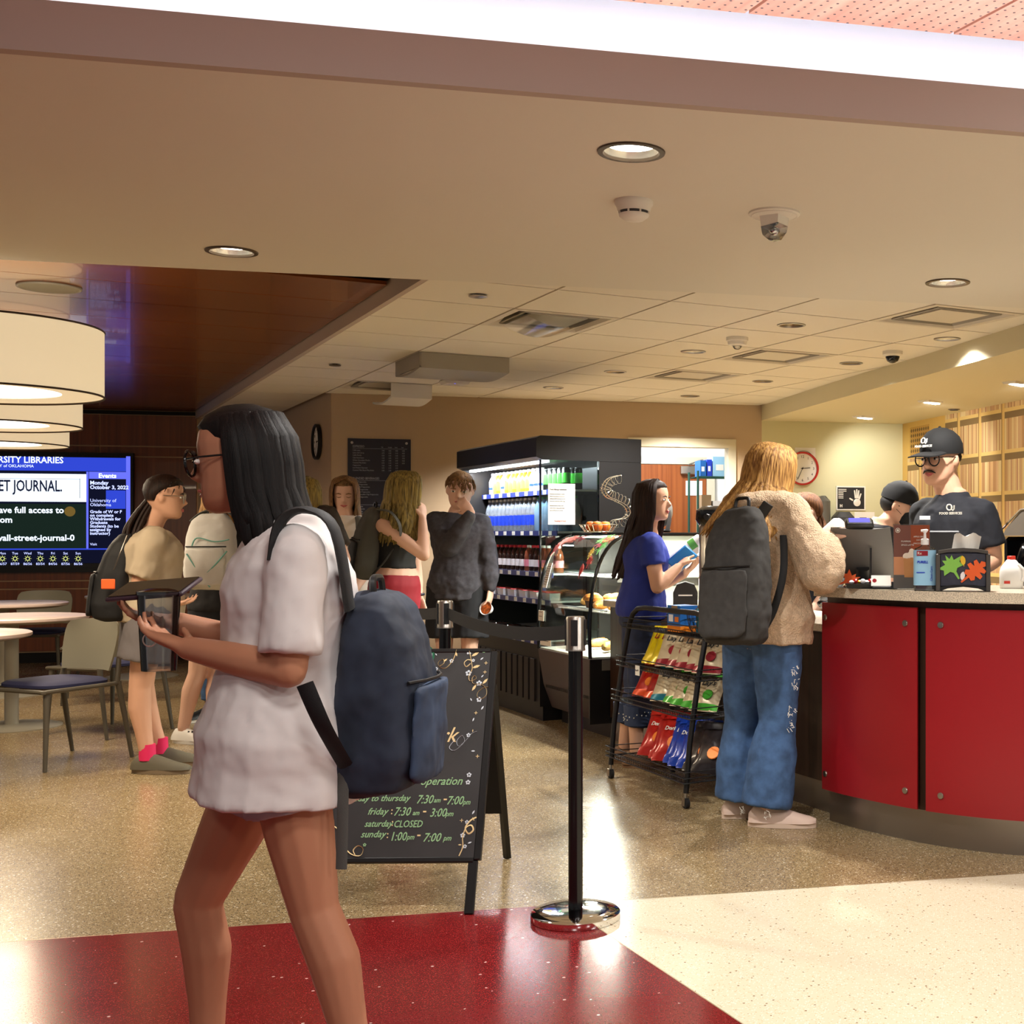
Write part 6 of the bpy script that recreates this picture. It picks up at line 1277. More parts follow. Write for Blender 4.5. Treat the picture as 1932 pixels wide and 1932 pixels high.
def hair_short(parent, c, f, u, H, mat, seed=1, n=120, top=.05, fringe=.5, low=-.05):
    rnd = random.Random(seed); r = f.cross(u); cm = MB(); rings = []
    for t, w, yf, yb in ((low-.12, .335, -.12, -.42), (low, .365, -.02, -.48), (.12, .375, .12, -.505), (.26, .365, .33, -.49), (.38, .32, .36, -.43), (.47, .23, .26, -.32), (.53, .12, .12, -.18), (.545, .04, .02, -.06)):
        yc, yd = (yf+yb)/2*H, (yf-yb)/2*H; rings.append([c+u*(t*H)+f*(yc+yd*math.sin(a))+r*(w*H*math.cos(a)) for a in [2*math.pi*i/20 for i in range(20)]])
    cm.loft(rings); o = cm.build('scalp_hair', mat, parent, True, smooth=70); mb = MB()
    for i in range(n):
        ph = rnd.uniform(-math.pi, math.pi); el = rnd.uniform(.1, 1.45); fr = math.cos(ph) < -.6
        d = (-f*math.cos(ph)+r*math.sin(ph))*math.cos(el)+u*math.sin(el)
        p = c+u*(.08*H)+d*(.42*H) if not fr else c+u*(.12*H)+d*(.42*H)
        tdir = (f*.5*fringe-u*.5+r*rnd.uniform(-.4, .4)); tdir = (tdir-d*tdir.dot(d)*.9).normalized(); ln = top*rnd.uniform(.6, 1.1)
        mb.tube([p-d*.004, p+tdir*ln*.5, p+tdir*ln-d*.006-u*.004], [(.007, .004), (.006, .003), (.001, .001)], 5, side=r)
    mb.build('hair_tuft', mat, o, False, smooth=80)
    return o
def person(label, D, S, group=None):
    """S: dict of picture-space joints (px, py, depth offset) with sizes; returns (empty, frames)"""
    j = lambda q: atd(q[0], q[1], D+(q[2] if len(q) > 2 else 0.))
    sc = S.get('sc', 1.); H = S.get('H', .222)
    sa, sb_ = j(S['arms'][0][0]), j(S['arms'][1][0]); ha, hb = j(S['hips'][0]), j(S['hips'][1])
    P, T = (ha+hb)/2, (sa+sb_)/2; feet = [j(l[1]) for l in S['legs']] if 'legs' in S else [P]
    base = sum(feet, Vector())/len(feet); e = thing('person', label, 'person', (base.x, base.y, 0), 0, group)
    hc = j(S['head']); f = dirc(S['face']); u = (UP+CR*S.get('tilt', (0, 0))[0]+CF*S.get('tilt', (0, 0))[1]); u = (u-f*u.dot(f)).normalized()
    mb = MB(); head(mb, hc, f, u, H)
    nb = T+(T-P).normalized()*.015; mb.tube([nb-(T-P).normalized()*.05, nb+(T-P).normalized()*.03, hc-u*(.26*H)-f*(.07*H), hc-u*(.05*H)-f*(.1*H)], [.066*sc, .052*sc*S.get('neck', 1.), .050*sc*S.get('neck', 1.), .05*sc], 14)
    torso(mb, P, T, hb-ha, sb_-sa, sc)
    for i, a in enumerate(S['arms']):
        s_, el, wr = j(a[0]), j(a[1]), j(a[2]); limb(mb, [T.lerp(s_, .55), s_, s_.lerp(el, .5), el, el.lerp(wr, .4), wr], [.05*sc, .053*sc, .045*sc, .038*sc, .038*sc, .026*sc])
        if len(a) > 3 and a[3]:
            h_ = a[3]; hand(mb, wr, j(h_['to'])-wr, dirc(h_['n']), sc*h_.get('s', 1.), h_.get('curl', .5), thumb=h_.get('th', 1), spread=h_.get('spread', .12), point=h_.get('point'))
    if 'legs' in S:
        for i, l in enumerate(S['legs']):
            hp = (ha, hb)[i]; kn, an = j(l[0]), j(l[1])
            leg(mb, hp, kn, an, sc, toes=dirc(l[2]))
            mb.cap_tube(an, an+dirc(l[2])*.03-UP*max(0, an.z-.05)*.7, .034*sc, .026*sc, 8)
    skinned(mb, 'body', S['skin'], e, S.get('vox', .008), 2)
    fr = dict(e=e, j=j, sc=sc, H=H, hc=hc, f=f, u=u, P=P, T=T, ha=ha, hb=hb, sa=sa, sb=sb_)
    tp = S.get('top')
    if tp:
        mb = MB(); torso(mb, P, T, hb-ha, sb_-sa, sc, tp.get('g', .018), tp.get('t0', .0), tp.get('t1', 1.14), tp.get('flare', .0), tp.get('gd'))
        sf_ = tp.get('sleeve', .55)
        for a in S['arms']:
            s_, el, wr = j(a[0]), j(a[1]), j(a[2]); gs = tp.get('gs', tp.get('g', .018))
            if sf_ <= 0: continue
            if sf_ <= 1: q = s_.lerp(el, sf_); limb(mb, [T.lerp(s_, .5), s_], [.058*sc+gs*.6, .052*sc+gs*.8]); mb.tube([s_, s_.lerp(q, .5), q], [.052*sc+gs*.8, .050*sc+gs, .048*sc+gs*1.3], 14)
            else: q = el.lerp(wr, min(1, sf_-1)); limb(mb, [T.lerp(s_, .6), s_, s_.lerp(el, .5), el, el.lerp(q, .6), q], [.058*sc+gs*.6, .053*sc+gs*.85, .05*sc+gs, .046*sc+gs*tp.get('bag', 1.), .042*sc+gs*tp.get('bag', 1.), .032*sc+gs*.6])
        if tp.get('hood'):
            nb2 = T-f*.06*0; bk = -(f-UP*f.z).normalized(); c0 = T+UP*.03
            mb.tube([c0+f.cross(UP)*.12+UP*.03-bk*.06, c0+f.cross(UP)*.14+UP*.02+bk*.02, c0+f.cross(UP)*.07+bk*.14+UP*.0, c0-f.cross(UP)*.07+bk*.14, c0-f.cross(UP)*.14+UP*.02+bk*.02, c0-f.cross(UP)*.12+UP*.03-bk*.06], [.03, .05, .065, .065, .05, .03], 12)
        fr['top'] = skinned(mb, tp.get('name', 'shirt'), tp['m'], e, tp.get('vox', .011), 4, tp.get('fold', .012), tp.get('tex'))
    bt = S.get('bottom')
    if bt:
        mb = MB(); torso(mb, P, T, hb-ha, sb_-sa, sc, bt.get('g', .012), -.24, bt.get('t1', .34)); mb.ell(P-(T-P).normalized()*(.075*sc), (.105*sc, .105*sc, .085*sc), 14, 8); fr_ = bt.get('len', 1.)
        for i, l in enumerate(S['legs']):
            hp = (ha, hb)[i]; kn, an = j(l[0]), j(l[1]); g = bt.get('gl', .014); fl = bt.get('flare', 0.)
            if fr_ <= 1: limb(mb, [hp, hp.lerp(kn, fr_*.3)], [.092*sc+g, .088*sc+g]); mb.tube([hp, hp.lerp(kn, fr_)], [.092*sc+g, .082*sc+g+fl], 16)
            else:
                q = kn.lerp(an, fr_-1); mb.tube([hp+(hp-kn).normalized()*.03, hp, hp.lerp(kn, .5), kn, kn.lerp(q, .4), kn.lerp(q, .98)], [r*sc+g for r in (.07, .092, .082, .060)]+[.058*sc+g+fl*.5, .042*sc+g+fl], 16)
        fr['bottom'] = skinned(mb, bt.get('name', 'trousers'), bt['m'], e, bt.get('vox', .011), 4, bt.get('fold', .010))
    sh = S.get('shoes')
    if sh and 'legs' in S:
        for l in S['legs']: fr.setdefault('shoes', []).append(shoe(e, j(l[1]), dirc(l[2]), sh[0], sh[1], sc*.98, ln=sh[2] if len(sh) > 2 else .25, laces=sh[3] if len(sh) > 3 else None))
    return e, fr
def backpack(label, c, out, w, h, d, mat, lift=0., pocket=True, straps=None, pm=None, vox=.009, fold=.012, lean=0., roll=0., extra=None):
    """c centre, out = horizontal direction away from the wearer's back"""
    out = Vector((out.x, out.y, 0)).normalized(); sd = out.cross(UP); up = (UP+out*lean+sd*roll).normalized(); sd = out.cross(up).normalized()
    e = thing('backpack', label, 'backpack', c-up*(h/2)); mb = MB(); rings = []
    for t, kw, kd in ((-.5, .70, .55), (-.46, .90, .85), (-.3, 1.0, 1.0), (0, .98, .95), (.25, .90, .78), (.40, .76, .58), (.48, .52, .40), (.5, .3, .22)):
        rings.append([c+up*(t*h)+sd*(w/2*kw*math.copysign(abs(math.cos(a))**.6, math.cos(a)))+out*(d/2*kd*math.copysign(abs(math.sin(a))**.6, math.sin(a))-d*.5*(1-kd)*.6) for a in [2*math.pi*i/24 for i in range(24)]])
    mb.loft(rings); skinned(mb, 'bag_body', mat, e, vox, 3, fold)
    if pocket:
        mb = MB(); rings = []
        for t, kw in ((-.44, .6), (-.40, .82), (-.1, .84), (.02, .8), (.04, .7)): rings.append([c+up*(t*h)+sd*(w/2*kw*math.cos(a)*1.)+out*(d*.44+d*.14*max(0, math.sin(a))-d*.06*max(0, -math.sin(a))) for a in [2*math.pi*i/20 for i in range(20)]])
        mb.loft(rings); skinned(mb, 'front_pocket', pm or mat, e, vox, 3, fold*.7)
        b = MB(); P_ = [c+up*(.06*h)+sd*(w*.40*x)+out*(d*.50+.004-.03*abs(x)**2) for x in (-1, -.5, 0, .5, 1)]; b.tube(P_, .004, 6); b.build('zipper', 'black', e, True)
    b = MB(); P_ = [c+up*(h*.47)+sd*.035-out*d*.18, c+up*(h*.55)+sd*.03-out*d*.2, c+up*(h*.56)-out*d*.2, c+up*(h*.55)-sd*.03-out*d*.2, c+up*(h*.47)-sd*.035-out*d*.18]; b.tube(smooth_path(P_, 4), .008, 6); b.build('grab_handle', 'black', e, True)
    return e
def strap(parent, pts, mat, w=.026, th=.006, name='strap', side=None):
    b = MB(); P_ = smooth_path(pts, 5); b.tube(P_, [(w, th)]*len(P_), 8, side=side); return b.build(name, mat, parent, True)
def glasses(parent, F, mat='black'):
    c, f, u, H = F['hc'], F['f'], F['u'], F['H']; r = f.cross(u); R3 = Matrix((r, u, f)).transposed(); P = lambda x, y, z: rpt(c, f, u, H, x, y, z)
    b = MB()
    for s in (-1, 1): b.torus(P(s*.17, .415, .005), .125*H, .014*H, 24, 6, R3)
    b.tube([P(-.05, .43, .03), P(0, .445, .045), P(.05, .43, .03)], .010*H, 6)
    for s in (-1, 1): b.tube([P(s*.29, .40, .04), P(s*.36, .25, .04), P(s*.375, -.08, .03)], .010*H, 6)
    return b.build('glasses', mat, parent, True)
def cap_hat(parent, F, mat, brim=True):
    c, f, u, H = F['hc'], F['f'], F['u'], F['H']; r = f.cross(u); b = MB(); rings = []
    for t, w, yf, yb in ((.10, .395, .40, -.52), (.16, .40, .42, -.53), (.30, .395, .42, -.52), (.44, .35, .35, -.44), (.55, .25, .24, -.31), (.615, .12, .10, -.16), (.63, .02, .0, -.05)):
        yc, yd = (yf+yb)/2*H, (yf-yb)/2*H; rings.append([c+u*(t*H)+f*(yc+yd*math.sin(a))+r*(w*H*math.cos(a)) for a in [2*math.pi*i/24 for i in range(24)]])
    b.loft(rings); o = b.build('cap', mat, parent, True, smooth=60)
    if brim:
        b = MB(); rings = []
        for t in [k_/9 for k_ in range(10)]:
            y = .30+.46*t; w = .385*math.sqrt(max(.012, 1-(t*.99)**3)); xs_ = [-1+k_/6 for k_ in range(13)]; rings.append([rpt(c, f, u, H, x*w, y, .125+.06*(1-(x*w/.385)**2)-.10*t) for x in xs_]+[rpt(c, f, u, H, x*w, y, .10+.06*(1-(x*w/.385)**2)-.10*t) for x in reversed(xs_)])
        b.loft(rings); b.build('brim', mat, o, False, smooth=60)
    b = MB(); b.ell(c+u*(.635*H)-f*(.02*H), (.03*H, .03*H, .02*H), 10, 6); b.build('button', mat, o, False)
    return o
def Zp(px, z, D, dd=0.): return (px, HYP+FPX*(CAMH-z)/(D+dd), dd)
# ---------------------------------------------------------------- person in fleece ordering at the counter
M('fleece', (206, 178, 148), .95, bump=(160, .9, .012), noise=(60, .12)); M('denim', (66, 96, 138), .85, noise=(18, .25), bump=(500, .2)); M('denim_dark', (40, 50, 78), .85, noise=(16, .25), bump=(500, .2)); M('shoe_pale', (226, 200, 184), .6); M('sole_pale', (220, 196, 176), .6); M('canvas_charcoal', (52, 50, 48), .85, noise=(30, .15), bump=(700, .2)); M('canvas_black', (18, 18, 20), .7, bump=(500, .15))
D = 5.77
e, F = person('person in cream fleece, ripped blue jeans and charcoal backpack at the counter', D, dict(skin='skin_fair', sc=1., vox=.007, head=(1453, 886, .02), face=(.82, .45, -.22), H=.222,
    arms=[((1412, 968, .13), (1452, 1075, .30), (1535, 1040, .36), dict(to=(1560, 1030, .40), n=(0, 0, -1), curl=.4)), ((1492, 968, -.12), (1550, 1078, -.24), (1560, 1020, -.14), dict(to=(1576, 1003, -.12), n=(0, .2, -1), curl=.5, th=-1))],
    hips=[(1412, 1168, .06), (1468, 1164, -.07)], legs=[((1402, 1358, .07), Zp(1395, .09, D, .08), (.93, .3, 0)), ((1466, 1362, -.07), Zp(1446, .09, D, -.10), (.97, -.1, 0))],
    top=dict(m='fleece', g=.052, gd=.06, t0=-.22, sleeve=1.92, gs=.040, bag=1.35, hood=True, fold=.022, name='fleece_jacket', vox=.010, flare=.03),
    bottom=dict(m='denim', g=.022, gl=.024, len=2.02, flare=.050, fold=.014, name='jeans'), shoes=('shoe_pale', 'sole_pale', .27, 'print_white')))
face(e, F['hc'], F['f'], F['u'], F['H'], 'brow_light')
hair_long(e, F['hc'], F['f'], F['u'], F['H'], 'hair_blond', .31, 170, .012, 3, back=.34, phi=2.6, thick=.9, drape=.5)
rnd = random.Random(4)
for (px, py, dd) in ((1497, 1262, -.16), (1499, 1290, -.15), (1492, 1340, -.15), (1487, 1366, -.13), (1400, 1528, -.02), (1446, 1534, -.20)):
    b = MB(); c = atd(px, py, D+dd-.02)
    for k in range(12): q = c+CR*rnd.uniform(-.012, .018)+UP*rnd.uniform(-.02, .02); b.tube([q, q+CR*rnd.uniform(-.006, .012)+UP*rnd.uniform(-.018, .004)], .0014, 4)
    b.build('frayed_thread', 'print_white', F['bottom'], False)
bp = backpack('charcoal canvas backpack worn over the cream fleece', atd(1388, 1085, D-.35), -(CR*.55+CF*.83), .30, .58, .20, 'canvas_charcoal', lean=-.12, roll=.06, fold=.02)
strap(bp, [atd(1450, 950, D-.24), atd(1425, 985, D-.22), atd(1408, 1000, D-.26)], 'canvas_charcoal', .024, .007, side=CR)
strap(bp, [atd(1478, 1010, D-.22), atd(1478, 1080, D-.27), atd(1460, 1150, D-.27), atd(1436, 1195, D-.30)], 'canvas_black', .016, .005, side=CR)
# ---------------------------------------------------------------- person in blue blouse
M('blouse_blue', (26, 44, 132), .75, bump=(300, .1)); M('wallet_blue', (50, 140, 214), .45); M('shoe_tan', (130, 96, 66), .6)
D = 7.16
e, F = person('person with long dark hair in royal blue blouse holding a wallet', D, dict(skin='skin_light', sc=.97, vox=.007, head=(1233, 944, 0), face=(.95, -.28, -.03), H=.216,
    arms=[((1212, 1024, .15), (1232, 1110, .18), (1292, 1082, .06), dict(to=(1308, 1068, .02), n=(-.3, 0, 1), curl=.45)), ((1228, 1026, -.15), (1240, 1108, -.17), (1280, 1070, -.10), dict(to=(1293, 1056, -.06), n=(.5, .3, -.6), curl=.55, th=-1))],
    hips=[(1206, 1150, .06), (1212, 1150, -.08)], legs=[((1200, 1300, .08), Zp(1178, .09, D, .10), (.97, .2, 0)), ((1208, 1300, -.07), Zp(1200, .09, D, -.06), (.97, -.1, 0))],
    top=dict(m='blouse_blue', g=.022, t0=-.12, sleeve=.50, gs=.018, fold=.016, name='blouse', flare=.01), bottom=dict(m='denim_dark', g=.010, gl=.010, len=1.62, flare=.012, fold=.008, name='jeans'), shoes=('shoe_tan', 'shoe_tan', .235)))
face(e, F['hc'], F['f'], F['u'], F['H'], 'brow_dark')
hair_long(e, F['hc'], F['f'], F['u'], F['H'], 'hair_darkbrown', .42, 110, .009, 5, back=.26, phi=1.9, thick=1.05, drape=.08)
for i, l in enumerate((Zp(1183, .29, D, .09), Zp(1203, .29, D, -.06))):
    c = atd(*l[:2], D+l[2]); b = MB(); b.tube([c-UP*.055, c+UP*.05], [.072, .078], 18); o = b.build('cuff', M('denim_dots', (52, 64, 92), .85), F['bottom'], False)
    b = MB()
    for k in range(26): a = k*2.4; b.ell(c+Vector((math.cos(a), math.sin(a), 0))*.0755+UP*(-.045+.088*((k*.37) % 1)), (.004, .004, .004), 6, 4)
    b.build('cuff_dot', 'print_white', o, False)
w = atd(1287, 1054, D-.05); t = thing('wallet', 'bright blue zip wallet held in both hands', 'wallet', w)
Mw = Matrix(((1, 0, 0, 0), (0, 1, 0, 0), (0, 0, 1, 0), (0, 0, 0, 1))); ux = (CR*.75+UP*.66).normalized(); uy = (UP*.66-CR*.75).normalized()
b = MB(); b.M = frame((0, 0, 0), ux, uy); b.rbox(-.07, .07, -.046, .046, -.009, .009, .006); b.build('cover', 'wallet_blue', t); b = MB(); b.M = frame((0, 0, 0), ux, uy); b.tube([(-.07, -.047, 0), (.07, -.047, 0)], .003, 6); b.tube([(.07, -.047, 0), (.078, -.06, 0)], .0025, 5); b.build('zip', 'steel', t)
# cup sleeves (clear lids with green print) behind the wallet
t = thing('cup_sleeve', 'tilted sleeve of white paper cups with green print', 'cups', atd(1296, 1040, 7.25)); ax = (CR*.82+UP*.57).normalized()
b = MB(); b.M = ax.to_track_quat('Z', 'Y').to_matrix().to_4x4(); b.lathe([(.036, -.17), (.042, -.165), (.046, .02), (.046, .10), (.04, .105)], 20); b.build('cups', 'paper', t); b = MB(); b.M = ax.to_track_quat('Z', 'Y').to_matrix().to_4x4(); b.loft([[(.0465*math.cos(a), .0465*math.sin(a), z) for a in [i*.12+1.9 for i in range(14)]] for z in (.03, .07)], cap=False, wrap=False); b.build('printed_mark', 'leaf_green', t)
# ---------------------------------------------------------------- young man with arm raised
M('sweater', (62, 60, 66), .9, noise=(40, .18), bump=(260, .15)); M('shorts_black', (24, 24, 28), .85)
D = 9.0
e, F = person('person in dark grey long-sleeved top with one hand raised to the mouth', D, dict(skin='skin_fair', sc=1.04, head=(868, 925, 0), face=(.12, -.96, -.18), H=.245, tilt=(.05, 0),
    arms=[((822, 983, 0), (848, 1032, -.16), (889, 968, -.22), dict(to=(870, 946, -.20), n=(-.3, .8, .2), curl=.5)), ((908, 986, 0), (922, 1060, -.02), (926, 1112, -.05), dict(to=(922, 1138, -.08), n=(-.9, .2, 0), curl=.7))],
    hips=[(838, 1106, 0), (888, 1106, 0)], legs=[((838, 1222, -.02), Zp(836, .09, D), (-.3, -.95, 0)), ((886, 1222, -.02), Zp(890, .09, D), (.3, -.95, 0))],
    top=dict(m='sweater', g=.030, gd=.035, t0=-.20, sleeve=1.9, gs=.020, fold=.022, name='sweatshirt'), bottom=dict(m='shorts_black', g=.018, gl=.026, len=.84, flare=.02, name='shorts'), shoes=('shoe_pale', 'sole_pale', .27)))
face(e, F['hc'], F['f'], F['u'], F['H'], 'brow_light', lips='lip'); hair_short(e, F['hc'], F['f'], F['u'], F['H'], 'hair_dirty', 2, 150, .05, .4, low=.04)
t = thing('snack_cup', 'small white cup of orange snack held at the hip', 'cup', atd(916, 1147, D-.12)); ax = (CR*-.35-CF*.85+UP*.25).normalized(); Mq = ax.to_track_quat('Z', 'Y').to_matrix().to_4x4()
b = MB(); b.M = Mq; b.loft([[(r*math.cos(a*math.pi/12), r*math.sin(a*math.pi/12), z) for a in range(24)] for r, z in ((.03, -.05), (.048, .0), (.045, -.002), (.03, -.045))], cap=False); b.build('cup', 'pack_white', t); b = MB(); b.M = Mq; b.lathe([(.042, -.012), (.04, -.006), (.02, -.003)], 20); b.build('filling', M('snack_orange', (190, 96, 36), .7, noise=(60, .5)), t)
# ---------------------------------------------------------------- person in black crop top
M('crop_black', (22, 22, 24), .8); M('leggings_red', (140, 20, 36), .75); M('canvas_grey', (84, 84, 80), .85, bump=(600, .2))
D = 8.3
e, F = person('person in black crop top and red leggings touching the hair', D, dict(skin='skin_fair', sc=.98, head=(764, 924, 0), face=(.80, .55, -.12), H=.225,
    arms=[((724, 992, -.10), (800, 1048, -.14), (797, 978, -.05), dict(to=(797, 952, .0), n=(-.7, .5, 0), curl=.45)), ((772, 990, .18), (786, 1078, .18), (790, 1126, .14), dict(to=(796, 1146, .12), n=(-.3, -.9, 0), curl=.5))],
    hips=[(722, 1108, -.04), (766, 1108, .10)], legs=[((728, 1222, -.04), Zp(728, .09, D), (.8, .5, 0)), ((768, 1222, .10), Zp(765, .09, D, .1), (.8, .5, 0))],
    top=dict(m='crop_black', g=.010, t0=.30, t1=1.03, sleeve=0, fold=.006, name='crop_top'), bottom=dict(m='leggings_red', g=.010, gl=.006, len=1.9, fold=.004, name='leggings', t1=.20), shoes=('print_white', 'print_white', .24)))
face(e, F['hc'], F['f'], F['u'], F['H'], 'brow_light'); hair_long(e, F['hc'], F['f'], F['u'], F['H'], 'hair_olive', .36, 90, .014, 8, back=.06, phi=2.4, drape=.10)
b = MB(); c = atd(790, 1121, D+.14); b.torus(c, .031, .009, 18, 6); b.build('watch', 'menu_navy', e, True)
bp = backpack('grey and black backpack on the back of the black crop top', atd(690, 1024, D-.02), -(CR*.80+CF*.40), .28, .46, .17, 'canvas_grey', pm='canvas_black', lean=-.1, roll=-.08)
strap(bp, [atd(712, 962, D-.05), atd(735, 965, D-.14), atd(752, 985, D-.16), atd(757, 1010, D-.14)], 'canvas_grey', .026, .007, side=CF); strap(bp, [atd(742, 1035, D-.15), atd(725, 1060, D-.18), atd(705, 1082, D-.12)], 'canvas_black', .016, .005, side=CF)
# ---------------------------------------------------------------- long-haired person facing the queue
M('tee_offwhite', (220, 208, 196), .85)
D = 8.9
e, F = person('person with long wavy hair in white tee looking down', D, dict(skin='skin_fair', sc=.96, head=(650, 931, 0), face=(.22, -.92, -.32), H=.222,
    arms=[((616, 990, 0), (606, 1075, -.02), (630, 1110, -.15), None), ((684, 990, 0), (692, 1075, -.02), (672, 1110, -.15), None)],
    hips=[(630, 1120, 0), (672, 1120, 0)], legs=[((630, 1225, 0), Zp(630, .09, D), (0, -1, 0)), ((672, 1225, 0), Zp(672, .09, D), (0, -1, 0))],
    top=dict(m='tee_offwhite', g=.018, t0=-.05, sleeve=.6, name='tee_shirt'), bottom=dict(m='denim_dark', len=1.9, name='jeans'), shoes=('shoe_pale', 'sole_pale', .24)))
face(e, F['hc'], F['f'], F['u'], F['H'], 'brow_light', down=True); hair_long(e, F['hc'], F['f'], F['u'], F['H'], 'hair_dirty', .36, 80, .012, 12, phi=2.25, drape=.05, part=-.05)
for s in (-1, 1): strap(e, [atd(650+s*24, 972, D+.02), atd(650+s*27, 985, D-.10), atd(650+s*28, 1030, D-.15), atd(650+s*32, 1080, D-.12)], 'canvas_grey', .022, .006, name='bag_strap', side=CR)
# ---------------------------------------------------------------- person in dark tee mostly hidden behind the walker
M('tee_dark', (50, 42, 38), .85)
D = 7.8
e, F = person('person in dark brown tee standing behind the walking person', D, dict(skin='skin_light', sc=.97, head=(574, 936, 0), face=(-.5, .8, 0), H=.222,
    arms=[((540, 985, .05), (530, 1060, .1), (550, 1110, .1), None), ((618, 972, -.04), (650, 1056, -.08), (600, 1084, -.22), dict(to=(575, 1080, -.25), n=(0, 0, 1), curl=.5))],
    hips=[(555, 1140, 0), (600, 1140, 0)], legs=[((555, 1260, 0), Zp(555, .09, D), (-.5, .8, 0)), ((600, 1260, 0), Zp(600, .09, D), (-.5, .8, 0))],
    top=dict(m='tee_dark', g=.022, t0=-.05, sleeve=.72, gs=.02, name='tee_shirt'), bottom=dict(m='denim', len=1.9, name='jeans'), shoes=('black', 'print_white', .25)))
hair_long(e, F['hc'], F['f'], F['u'], F['H'], 'hair_olive', .30, 60, .008, 14, phi=2.3)
# ---------------------------------------------------------------- person with black backpack and ponytail
M('tee_beige', (176, 160, 136), .85); M('shorts_grey', (110, 104, 104), .85); M('sock_pink', (224, 40, 96), .8); M('shoe_olive', (96, 90, 74), .7); M('sole_olive', (130, 112, 88), .7)
D = 7.0
e, F = person('person with dark ponytail, beige tee, bare legs and pink socks', D, dict(skin='skin_light', sc=1.04, head=(312, 938, 0), face=(.93, .34, -.08), H=.228,
    arms=[((275, 1018, .16), (290, 1105, .22), (335, 1130, .25), None), ((290, 1018, -.14), (262, 1096, -.16), (318, 1140, -.10), dict(to=(340, 1138, -.05), n=(0, 0, 1), curl=.5))],
    hips=[(276, 1148, .10), (290, 1148, -.08)], legs=[((270, 1290, .12), Zp(302, .10, D, .16), (.97, .2, 0)), ((264, 1295, -.08), Zp(278, .10, D, -.06), (.99, -.05, 0))],
    top=dict(m='tee_beige', g=.050, gd=.055, t0=-.18, sleeve=.90, gs=.026, fold=.018, name='tee_shirt'), bottom=dict(m='shorts_grey', g=.022, gl=.03, len=.66, flare=.02, name='shorts'), shoes=('shoe_olive', 'sole_olive', .28, 'leaf_orange')))
face(e, F['hc'], F['f'], F['u'], F['H'], 'brow_dark'); hair_short(e, F['hc'], F['f'], F['u'], F['H'], 'hair_darkbrown', 5, 30, .03, -.4, low=.02)
b = MB(); c = F['hc']; f_ = F['f']
for k in range(26):
    a = k*.9; o_ = CR*(.018*math.cos(a))+UP*(.018*math.sin(a))+CF*(.014*math.cos(a*1.7)); P_ = smooth_path([c-f_*.09+UP*.03+o_*.5, atd(288, 940, D-.02)+o_, atd(266, 975, D-.05)+o_*1.6, atd(250, 1010, D-.08)+o_*2.0, atd(246, 1050, D-.10)+o_*1.4], 4); b.tube(P_, [.010]*(len(P_)-1)+[.002], 6)
b.build('ponytail', 'hair_darkbrown', e, True); glasses(e, F, 'steel')
for x, dd in ((302, .16), (278, -.06)): c = atd(x, HYP+FPX*(CAMH-.12)/(D+dd), D+dd); b = MB(); b.tube([c-UP*.05, c+UP*.035], [.043, .040], 14); b.build('sock', 'sock_pink', e, True)
bp = backpack('black rounded backpack with an orange patch', atd(218, 1088, D-.08), -(CR*.92+CF*.30), .30, .47, .20, 'canvas_black', lean=-.12, roll=.0, fold=.008)
pz = atd(204, 1102, D-.28); b = MB(); b.M = frame(pz, CR, UP); b.rbox(-.036, .036, -.026, .026, -.004, .004, .004); b.build('patch', 'leaf_orange', bp, True); strap(bp, [atd(240, 1010, D-.24), atd(228, 1040, D-.28), atd(214, 1075, D-.29)], 'steel_dark', .003, .003, 'zip_line')
# ---------------------------------------------------------------- blond person with white backpack
M('canvas_white', (214, 212, 206), .8, bump=(300, .2)); M('cord_teal', (120, 180, 170), .6); M('shoe_white', (232, 228, 220), .5); M('top_black', (30, 28, 30), .85)
D = 8.0
e, F = person('blond person in dark shorts with a white backpack', D, dict(skin='skin_fair', sc=.98, head=(418, 930, 0), face=(.15, .98, -.1), H=.222,
    arms=[((378, 1000, 0), (372, 1085, .05), (390, 1130, .15), None), ((452, 1000, 0), (458, 1085, .05), (440, 1130, .15), None)],
    hips=[(392, 1150, 0), (432, 1150, 0)], legs=[((372, 1272, -.04), Zp(346, .09, D, -.06), (.9, -.3, 0)), ((412, 1268, .0), Zp(402, .09, D, -.10), (.9, -.3, 0))],
    top=dict(m='top_black', g=.018, t0=-.02, sleeve=.6, name='tee_shirt'), bottom=dict(m='shorts_black', g=.014, gl=.02, len=.7, name='shorts'), shoes=('shoe_white', 'shoe_white', .25)))
hair_long(e, F['hc'], F['f'], F['u'], F['H'], 'hair_blond', .20, 70, .008, 21, phi=2.3, drape=.2)
for s_ in F['shoes']:
    pass
an = atd(346, HYP+FPX*(CAMH-.05)/(D-.06), D-.06)
for k in range(3): b = MB(); c = an+CR*(.05+.022*k)-CF*.038; b.tube([c+UP*.0-CR*.012-UP*.02, c+UP*.028], .0055, 5); b.build('stripe', 'black', F['shoes'][0], False)
bp = backpack('white backpack with grey straps and teal cord', atd(398, 1040, D-.24), -(CF*.96), .30, .46, .19, 'canvas_white', fold=.014)
for P_ in ([(362, 1030), (372, 1015), (405, 1022), (432, 1018)], [(352, 1045), (372, 1075), (396, 1108)], [(428, 1040), (400, 1072), (368, 1100)]): strap(bp, [atd(x, y, D-.345) for x, y in P_], 'cord_teal', .005, .004, 'cord')
strap(bp, [atd(360, 985, D-.22), atd(385, 966, D-.2), atd(420, 962, D-.2), atd(445, 975, D-.22)], 'canvas_grey', .03, .008, side=CF)
